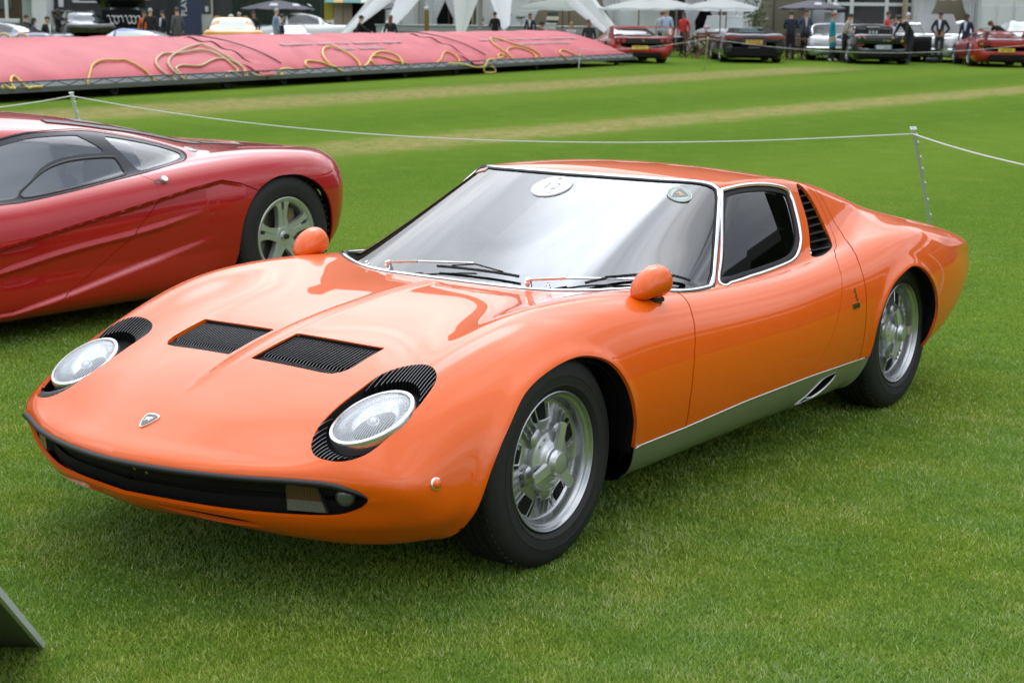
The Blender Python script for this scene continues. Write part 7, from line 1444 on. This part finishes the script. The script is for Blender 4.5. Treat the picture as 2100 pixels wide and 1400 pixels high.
    for z in zs[1:]: part('transom', box((0,.005,z),(xs[-1]-xs[0],.10,.13)), Wf, t)
    for i in range(len(xs)-1):
        for j in range(4): part('pane', box(((xs[i]+xs[i+1])/2,.03,(zs[j]+zs[j+1])/2),(xs[i+1]-xs[i]-.13,.02,zs[j+1]-zs[j]-.12)), pane if j else mat('plinth_grey',(.10,.10,.09),.7), t)
    part('hall_body', box((0,3.1,1.6),(xs[-1]-xs[0],6,3.2)), mat('hall_dark',(.03,.03,.03),.8), t)
    b = vthing('display_board','plain white board standing behind the teal coat','board',(-53.627, -23.147, 0.297)); part('panel', box((0,0,1.0),(.75,.03,1.3)), mat('board_white',(.58,.60,.66),.5), b)
    for s in (-1,1): part('foot', box((s*.3,0,.18),(.04,.3,.36)), mat('alloy_post',(.52,.53,.54),.35,.3), b)
    b = vthing('display_board','grey printed board under the charcoal parasol','board',(-54.225, -24.027, 0.303)); part('panel', box((0,0,1.0),(.95,.03,1.6)), mat('board_lilac',(.36,.36,.40),.6), b); part('print', box((.1,-.02,.95),(.36,.006,.05)), mat('print_white',(.7,.7,.7),.6), b)
    for s in (-1,1): part('foot', box((s*.4,0,.1),(.04,.3,.2)), mat('alloy_post'), b)
    # bar
    o = (-47.734, -34.768, 0.308); t = vthing('bar_counter','long pale grey bar counter under the star tent','counter',o); k = 64/3315.5; part('front', box((-.2,0,.50),(8.6,.6,1.0),.01), mat('counter_grey',(.34,.36,.37),.5), t); part('top', box((-.2,0,1.02),(8.7,.7,.05),.01), mat('counter_top',(.46,.48,.49),.4), t)
    ct = lambda px, dz=1.045: Vector(site(px,64))+Vector((0,0,dz))
    GB = mat('bottle_green',(.012,.03,.012),.15,0,.5); GF = mat('foil_gold',(.55,.42,.16),.35,.8)
    for i,px in enumerate((980,984,1009,1013,1118,1124,1130,1135)):
        big = px > 1100; h = .62 if big else .34; c = ct(px)+Vector((0,0,.11 if big else 0)); b = vthing('bottle', ('large champagne bottle on the white plinth, %s of four' % ('leftmost','second','third','rightmost')[i-4] if big else 'dark wine bottle on the bar counter, %s from its left end' % ('first','second','third','fourth')[i]), 'bottle', c, 0, 'champagne bottles on the plinth' if big else 'bottles on the bar counter')
        sc = h/.30; part('glass', move(bottle_shape(.30),(0,0,0),sc=(sc*.8,sc*.8,sc)), GB, b); part('foil', move(lathe([(.0165,.22),(.0185,.30),(.001,.302)],12),(0,0,0),sc=(sc*.8,sc*.8,sc)), GF, b); part('paper_label', move(lathe([(.043,.05),(.043,.12)],12),(0,0,0),sc=(sc*.8,sc*.8,sc)), mat('label_cream',(.55,.5,.38),.6), b)
    p = vthing('plinth','white plinth under the champagne bottles','plinth',Vector((-48.699, -32.740, 0.306))); part('block', box((0,0,.54),(.46,.46,1.08),.01), mat('plinth_white',(.6,.62,.63),.5), p); part('top_slab', box((0,0,1.11),(.50,.50,.05),.01), mat('plinth_white'), p)
    bk = vthing('wire_basket','silver boat-shaped ice bowl in a square wire stand on the bar','basket',ct(1060)); part('bowl', loft([[(.40*w*cos(a),.16*w*sin(a),z+.10*abs(cos(a))**2*(z > .2)) for a in np.linspace(0,2*pi,21)[:-1]] for z,w in ((.12,.25),(.18,.6),(.26,.85),(.34,1.0))],False), mat('steel_bowl',(.45,.46,.47),.25,1), bk)
    part('stand', cat(tube([(.05,0,0),(.05,0,.12)],.03,8), tube([(.0,0,.55),(.44,0,.55),(.44,0,.10),(.1,0,.10)],.012,6)), mat('steel_bowl'), bk)
    r = vthing('bottle_banner','tall golden printed banner column at the left end of the bar','banner',(-45.459, -36.218, 0.302)); part('column', box((0,0,.95),(.17,.10,1.3),.02), mat('gold_print_cloth',(.30,.22,.03),.5,noise=(40,1,(.10,.06,.01))), r); part('cap', box((0,0,1.66),(.19,.12,.14),.03), mat('plinth_white'), r); part('foot', box((0,0,.15),(.3,.25,.3),.01), mat('plinth_white'), r)
    # left: trailers, van, banner, fence
    k = 63/3315.5
    t = vthing('box_trailer','white box trailer with an open end door at the far left','trailer',(-37.238, -49.364, 0.308)); part('body', box((.35,1.4,1.35),(.58,2.6,2.0),.03), mat('trailer_white',(.62,.64,.64),.45), t); part('end_wall', box((-.24,.9,1.2),(.58,.1,1.7),.01), mat('trailer_grey',(.36,.42,.42),.5), t); part('roof', box((.0,1.2,2.34),(1.15,2.6,.10),.02), mat('trailer_white'), t); part('lamp_box', box((-.20,-.05,2.02),(.22,.12,.24),.03), mat('trailer_white'), t); part('door_frame', box((-.85,-.1,1.5),(.12,.08,1.9),.01), mat('frame_white',(.60,.61,.62),.4), t)
    for s in (-.3,.5): part('wheel', move(lathe([(.05,-.1),(.3,-.1),(.33,-.06),(.33,.06),(.3,.1),(.05,.1)],20,'x'),(s,1.4,.33)), RUBBER, t)
    b = vthing('barrier_rail','pale barrier rail crossing in front of the brown wall at the far left','barrier',(-35.443, -48.434, 0.297)); part('rail', box((0,0,1.05),(1.0,.08,.14),.01), mat('frame_white'), b)
    for s in (-.4,.4): part('post', box((s,0,.5),(.07,.07,1.0)), mat('frame_white'), b)
    t = vthing('catering_van','black catering van with serving window and white oval emblem on its side','van',(-39.768, -47.558, 0.314)); k = 65/3315.5; vb = mat('van_black',(.014,.016,.018),.35,0,.5)
    part('body', box((0,1.2,1.5),(5.45,2.2,2.5),.06), vb, t); part('roof_rail', box((-1.85,.02,2.52),(1.15,.10,.07),.01), mat('frame_white'), t)
    for i,(xa,xb) in enumerate(((101,113),(123,133))): part('window', box((((xa+xb)/2-230)*k,.08,1.78),((xb-xa)*k,.06,.42),.01), mat('window_bright',(.62,.66,.64),.3), t)
    part('counter', box(((117-230)*k,-.10,1.42),(1.0,.4,.05),.01), mat('steel_bowl'), t); part('lower_panel', box(((117-230)*k,.09,1.1),(.80,.03,.55),.01), mat('panel_taupe',(.20,.19,.17),.6), t)
    c = ((190-230)*k,.08,2.14); part('oval_emblem', cat(tube([(c[0]+.22*cos(a),c[1],c[2]+.10*sin(a)-.03*cos(a)**2) for a in np.linspace(0,2*pi,29)[:-1]],.022,6,closed=True), prism([(c[0]-.30,c[2]+.02),(c[0]-.1,c[2]+.11),(c[0]+.12,c[2]+.09),(c[0]-.08,c[2]+.05)],.06,.085,'y')), mat('print_white',(.7,.7,.7),.6), t)
    for z in (1.95,1.78): part('side_stripe', box(((176-230)*k,.09,z),(.98,.03,.05)), mat('print_white'), t)
    part('side_sign', box(((158-230)*k,.085,1.87),(.28,.03,.12)), mat('print_grey',(.35,.36,.37),.6), t); part('light_strip', box(((322-230)*k,.08,2.30),(.40,.03,.10)), mat('print_white'), t); part('light_strip', box(((358-230)*k,.08,2.16),(.25,.03,.07)), mat('print_grey'), t); part('yellow_panel', box(((298-230)*k,.07,1.92),(.34,.05,.10)), mat('panel_amber',(.45,.27,.05),.6), t)
    for s in (-1.8,1.8): part('wheel', move(lathe([(.05,-.1),(.33,-.1),(.36,-.06),(.36,.06),(.33,.1),(.05,.1)],20,'x'),(s,.5,.36)), RUBBER, t)
    bn = vthing('arch_banner','navy round-topped banner with white vertical letters behind the grey suit','banner',(-40.185, -43.552, 0.302)); k = 63/3315.5; w = .42
    arch = [(-w,0),(w,0)]+[(w*cos(a),1.75+.62*sin(a)) for a in np.linspace(0,pi,14)]; part('fabric', prism(arch,-.10,.10,'y'), mat('banner_navy',(.022,.030,.075),.6,noise=(6,.6,(.03,.04,.09))), bn)
    T = text_shape('PLAY', .30, .004); part('lettering', on_plane(T, (-.20,-.107,1.62), (0,-1,0), (.0,0,1)), mat('print_white'), bn)
    tr = vthing('cabin','dark site cabin with a cream windowed door right of the navy banner','cabin',(-41.247, -43.788, 0.308)); part('body', box((.15,1.1,1.35),(1.0,2.0,2.6),.02), mat('cabin_dark',(.03,.033,.035),.6), tr); dd = part('door', box((.0,.05,1.35),(.50,.06,1.75),.02), mat('door_cream',(.50,.50,.46),.5), tr); part('window', box((0,.015,1.72),(.38,.02,.72),.02), mat('pane_grey',(.08,.09,.09),.15), dd); part('notice', box((.02,.0,1.55),(.11,.01,.2)), mat('print_white'), dd); part('canopy', box((.1,-.1,2.36),(.72,.5,.06),.01), mat('trailer_white'), tr)
    # hedge wall behind
    hw = vthing('hedge_wall','dark green netted wall behind the black parasol','fence',(-45.657, -44.507, 0.330)); k = 68/3315.5
    for i in range(9): part('panel', box((-2.35+.58*i,0,1.2),(.55,.10,2.4),.01), mat('hedge_green',(.012,.022,.016),.9,noise=(9,1,(.02,.035,.02))), hw)
    bw = vthing('brick_building','brown brick building at the far left edge','building',(-41.834, -56.676, 0.352)); part('wall', box((0,2,3),(4.5,4,6)), mat('brown_brick',(.070,.048,.026),.85,noise=(7,.8,(.045,.03,.018))), bw); part('window', box((-.3,-.02,2.0),(.9,.06,1.1),.01), mat('pane_grey'), bw); part('roof', ([(-2.5,-.3,6),(2.5,-.3,6),(2.5,4.3,6),(-2.5,4.3,6),(-2.5,2,7.6),(2.5,2,7.6)],[(0,1,5,4),(2,3,4,5),(1,2,5),(3,0,4)]), mat('slate',(.05,.05,.055),.7), bw)
    st = vthing('market_stall','stall with green and yellow striped awning left of the star tent','stall',(-46.077, -40.497, 0.319)); k = 66/3315.5
    for i,c in enumerate(((.08,.22,.20),(.50,.30,.08),(.08,.22,.20),(.50,.30,.08),(.55,.52,.42),(.08,.22,.20))): part('awning_stripe', ([(-1.1+.36*i,-.3,1.85),(-1.1+.36*(i+1),-.3,1.85),(-1.1+.36*(i+1),.7,2.35),(-1.1+.36*i,.7,2.35)],[(0,1,2,3)]), mat('awning_%d' % (i % 3 if i != 4 else 4), c, .7), st)
    for i,c in enumerate(((.35,.30,.03),(.33,.25,.20),(.30,.22,.18))): part('stall_panel', box((-1.0+.38*i,.3,.95),(.36,.05,1.9)), mat('stall_%d' % i, c, .7), st)
    part('stall_back', box((.1,.75,1.1),(2.3,.05,2.2)), MATT, st)
    fn = vthing('picket_fence','white picket fence behind the white and red car','fence',(-42.539, -40.279, 0.302)); k = 63/3315.5; WP = mat('fence_white',(.64,.65,.63),.55); n = 44; xa, xb = (528-607)*k, (690-607)*k
    pm = mesh('picket', prism([(-.030,0),(.030,0),(.030,.86),(0,.93),(-.030,.86)],-.01,.01,'y'), WP, 0); fix_normals(pm)
    for i in range(n): o = part('picket', pm, None, fn); o.location = (xa+(xb-xa)*i/(n-1),0,.06)
    for z in (.30,.72): part('rail', box(((xa+xb)/2,.03,z),(xb-xa,.03,.07)), WP, fn)
    gt = vthing('gate','cream gate standing behind the picket fence','gate',(-43.916, -40.078, 0.308)); 
    for z in (.25,1.12): part('rail', box((0,0,z),(.70,.05,.08)), WP, gt)
    for s in (-.33,.33): part('post', box((s,0,.6),(.08,.08,1.2)), WP, gt)
    fn2 = vthing('picket_fence','white picket fence glimpsed behind the black convertible','fence',(-55.804, -22.688, 0.305)); 
    for i in range(16): o = part('picket', pm, None, fn2); o.location = (-1.0+.13*i,0,.06)
    for z in (.30,.72): part('rail', box((0,.03,z),(2.1,.03,.07)), WP, fn2)
    pl = vthing('potted_plant','tall leafy plant in front of the beige marquee wall','plant',(-55.479, -27.422, 0.319)); part('pot', lathe([(.001,0),(.18,0),(.22,.36),(.001,.36)],18), mat('pot_grey',(.12,.12,.12),.7), pl)
    rng = np.random.default_rng(4); V = []; F = []
    for i in range(260):
        c = rng.normal(size=3)*[.30,.30,.42]+[0,0,1.55]; a = rng.normal(size=3); a /= np.linalg.norm(a); b = np.cross(a,rng.normal(size=3)); b /= np.linalg.norm(b); n0 = len(V); V += [tuple(c-a*.10),tuple(c+b*.035),tuple(c+a*.10),tuple(c-b*.035)]; F.append((n0,n0+1,n0+2,n0+3))
    part('foliage', (V,F), mat('leaf_pot',(.05,.08,.025),.5,noise=(4,1,(.10,.11,.04))), pl, smooth=0, fix=False); part('stem', tube([(0,0,.3),(.02,0,1.0),(0,0,1.6)],.02,6), mat('bark',(.06,.045,.032),.9), pl)
    # trees and the stand: behind the tents, and round the ground where the paint mirrors them
    rr = random.Random(11); i = 0
    for px, d, kd, H in ((-150,82,'dark',14),(60,86,'tall',17),(250,84,'dark',14),(430,80,'mid',13),(540,79,'dark',14),(630,82,'dark',14),(800,92,'tall',16),(980,90,'dark',14),(1180,93,'mid',14),(1350,90,'dark',14),(1560,95,'tall',17),(1750,92,'mid',13),(1950,94,'dark',15),(2150,92,'tall',16),(2350,90,'dark',14)):
        p = Vector(GDX[i]); i += 1
        lab = {430:'bushy tree over the dark wall right of the cream cabin door', 540:'dark tree above the black parasol', 630:'dark tree crown left of the striped stall'}.get(px, 'dark tree crown standing behind the tents')
        tree(p, lab, kd, H, 1.35+.3*rr.random(), 'trees behind the show ground')
    for k_ in range(26):
        a = VYAW+RAD(42)+RAD(276)*k_/25; R_ = 78+10*rr.random(); p = (CPOS.x+cos(a)*R_, CPOS.y+sin(a)*R_, 0); tree((p[0],p[1],terr(*p[:2])), 'dark tree crown standing behind the tents' if False else 'tree in the belt around the rest of the ground', rr.choice(('dark','mid','tall')), 9+3*rr.random(), 1.3, 'trees round the ground')
    for nm_,u_,d_,w_,h_,c_ in (('tall grey office block behind the trees at the far left',-62,118,34,27,(.16,.16,.165)),('brown brick block behind the trees, second from the left',-31,114,26,31,(.13,.075,.05)),('dark stone block behind the trees, left of the middle',-9,117,17,28,(.15,.14,.13)),('red brick block with flat roof behind the middle trees',13,115,26,32,(.15,.07,.05)),('long pale stone block behind the trees at the right',46,116,36,27,(.22,.21,.19))):
        x_ = CPOS.x+VF[0]*d_+VF[1]*u_; y_ = CPOS.y+VF[1]*d_-VF[0]*u_; t = thing('office_block', nm_, 'building', (x_,y_,terr(x_,y_)), RZV, 'blocks beyond the trees')
        part('wall', box((0,7,h_/2),(w_,14,h_)), mat('block_%.2f' % c_[0], c_, .8, noise=(.5,.4,tuple(v*.8 for v in c_))), t); part('parapet', box((0,7,h_+.3),(w_+.4,14.4,.6)), mat('parapet_grey',(.2,.2,.2),.7), t)
        wm = mesh('window', box((0,0,0),(1.5,.12,1.7)), mat('pane_grey')); n_ = int(w_/3)
        for fl_ in range(7):
            for i in range(n_): o = part('window', wm, None, t); o.location = (-w_/2+w_*(i+.5)/n_, -.03, 2.2+3.4*fl_)
    gs = thing('grandstand','long dark stepped grandstand beyond the right end of the lawn','grandstand',(-56.7,24,.1),RAD(67)); gs.scale = (1,1,1.42); conc = mat('concrete',(.16,.16,.16),.8); seat = mat('stand_seats',(.02,.024,.03),.6)
    for k_ in range(12): part('tier', box((0,-1.2*k_*-1,.5+.55*k_),(56,1.2,.5)), conc if k_ % 3 == 2 else seat, gs)
    part('roof', loft([[(-29,-3,11.4),(29,-3,11.4),(29,-3,11.8),(-29,-3,11.8)],[(-29,16,13.4),(29,16,13.4),(29,16,13.9),(-29,16,13.9)]]), mat('stand_roof',(.10,.10,.11),.6), gs); part('rear_wall', box((0,15,6),(56,.4,12)), seat, gs)
    for k_ in range(8): part('column', box((-28+8*k_,2,5.6),(.4,.4,11.4)), conc, gs)
build_site()
# ------------------------------------------------------------------ the two nearest cars
build_orange()
build_red()
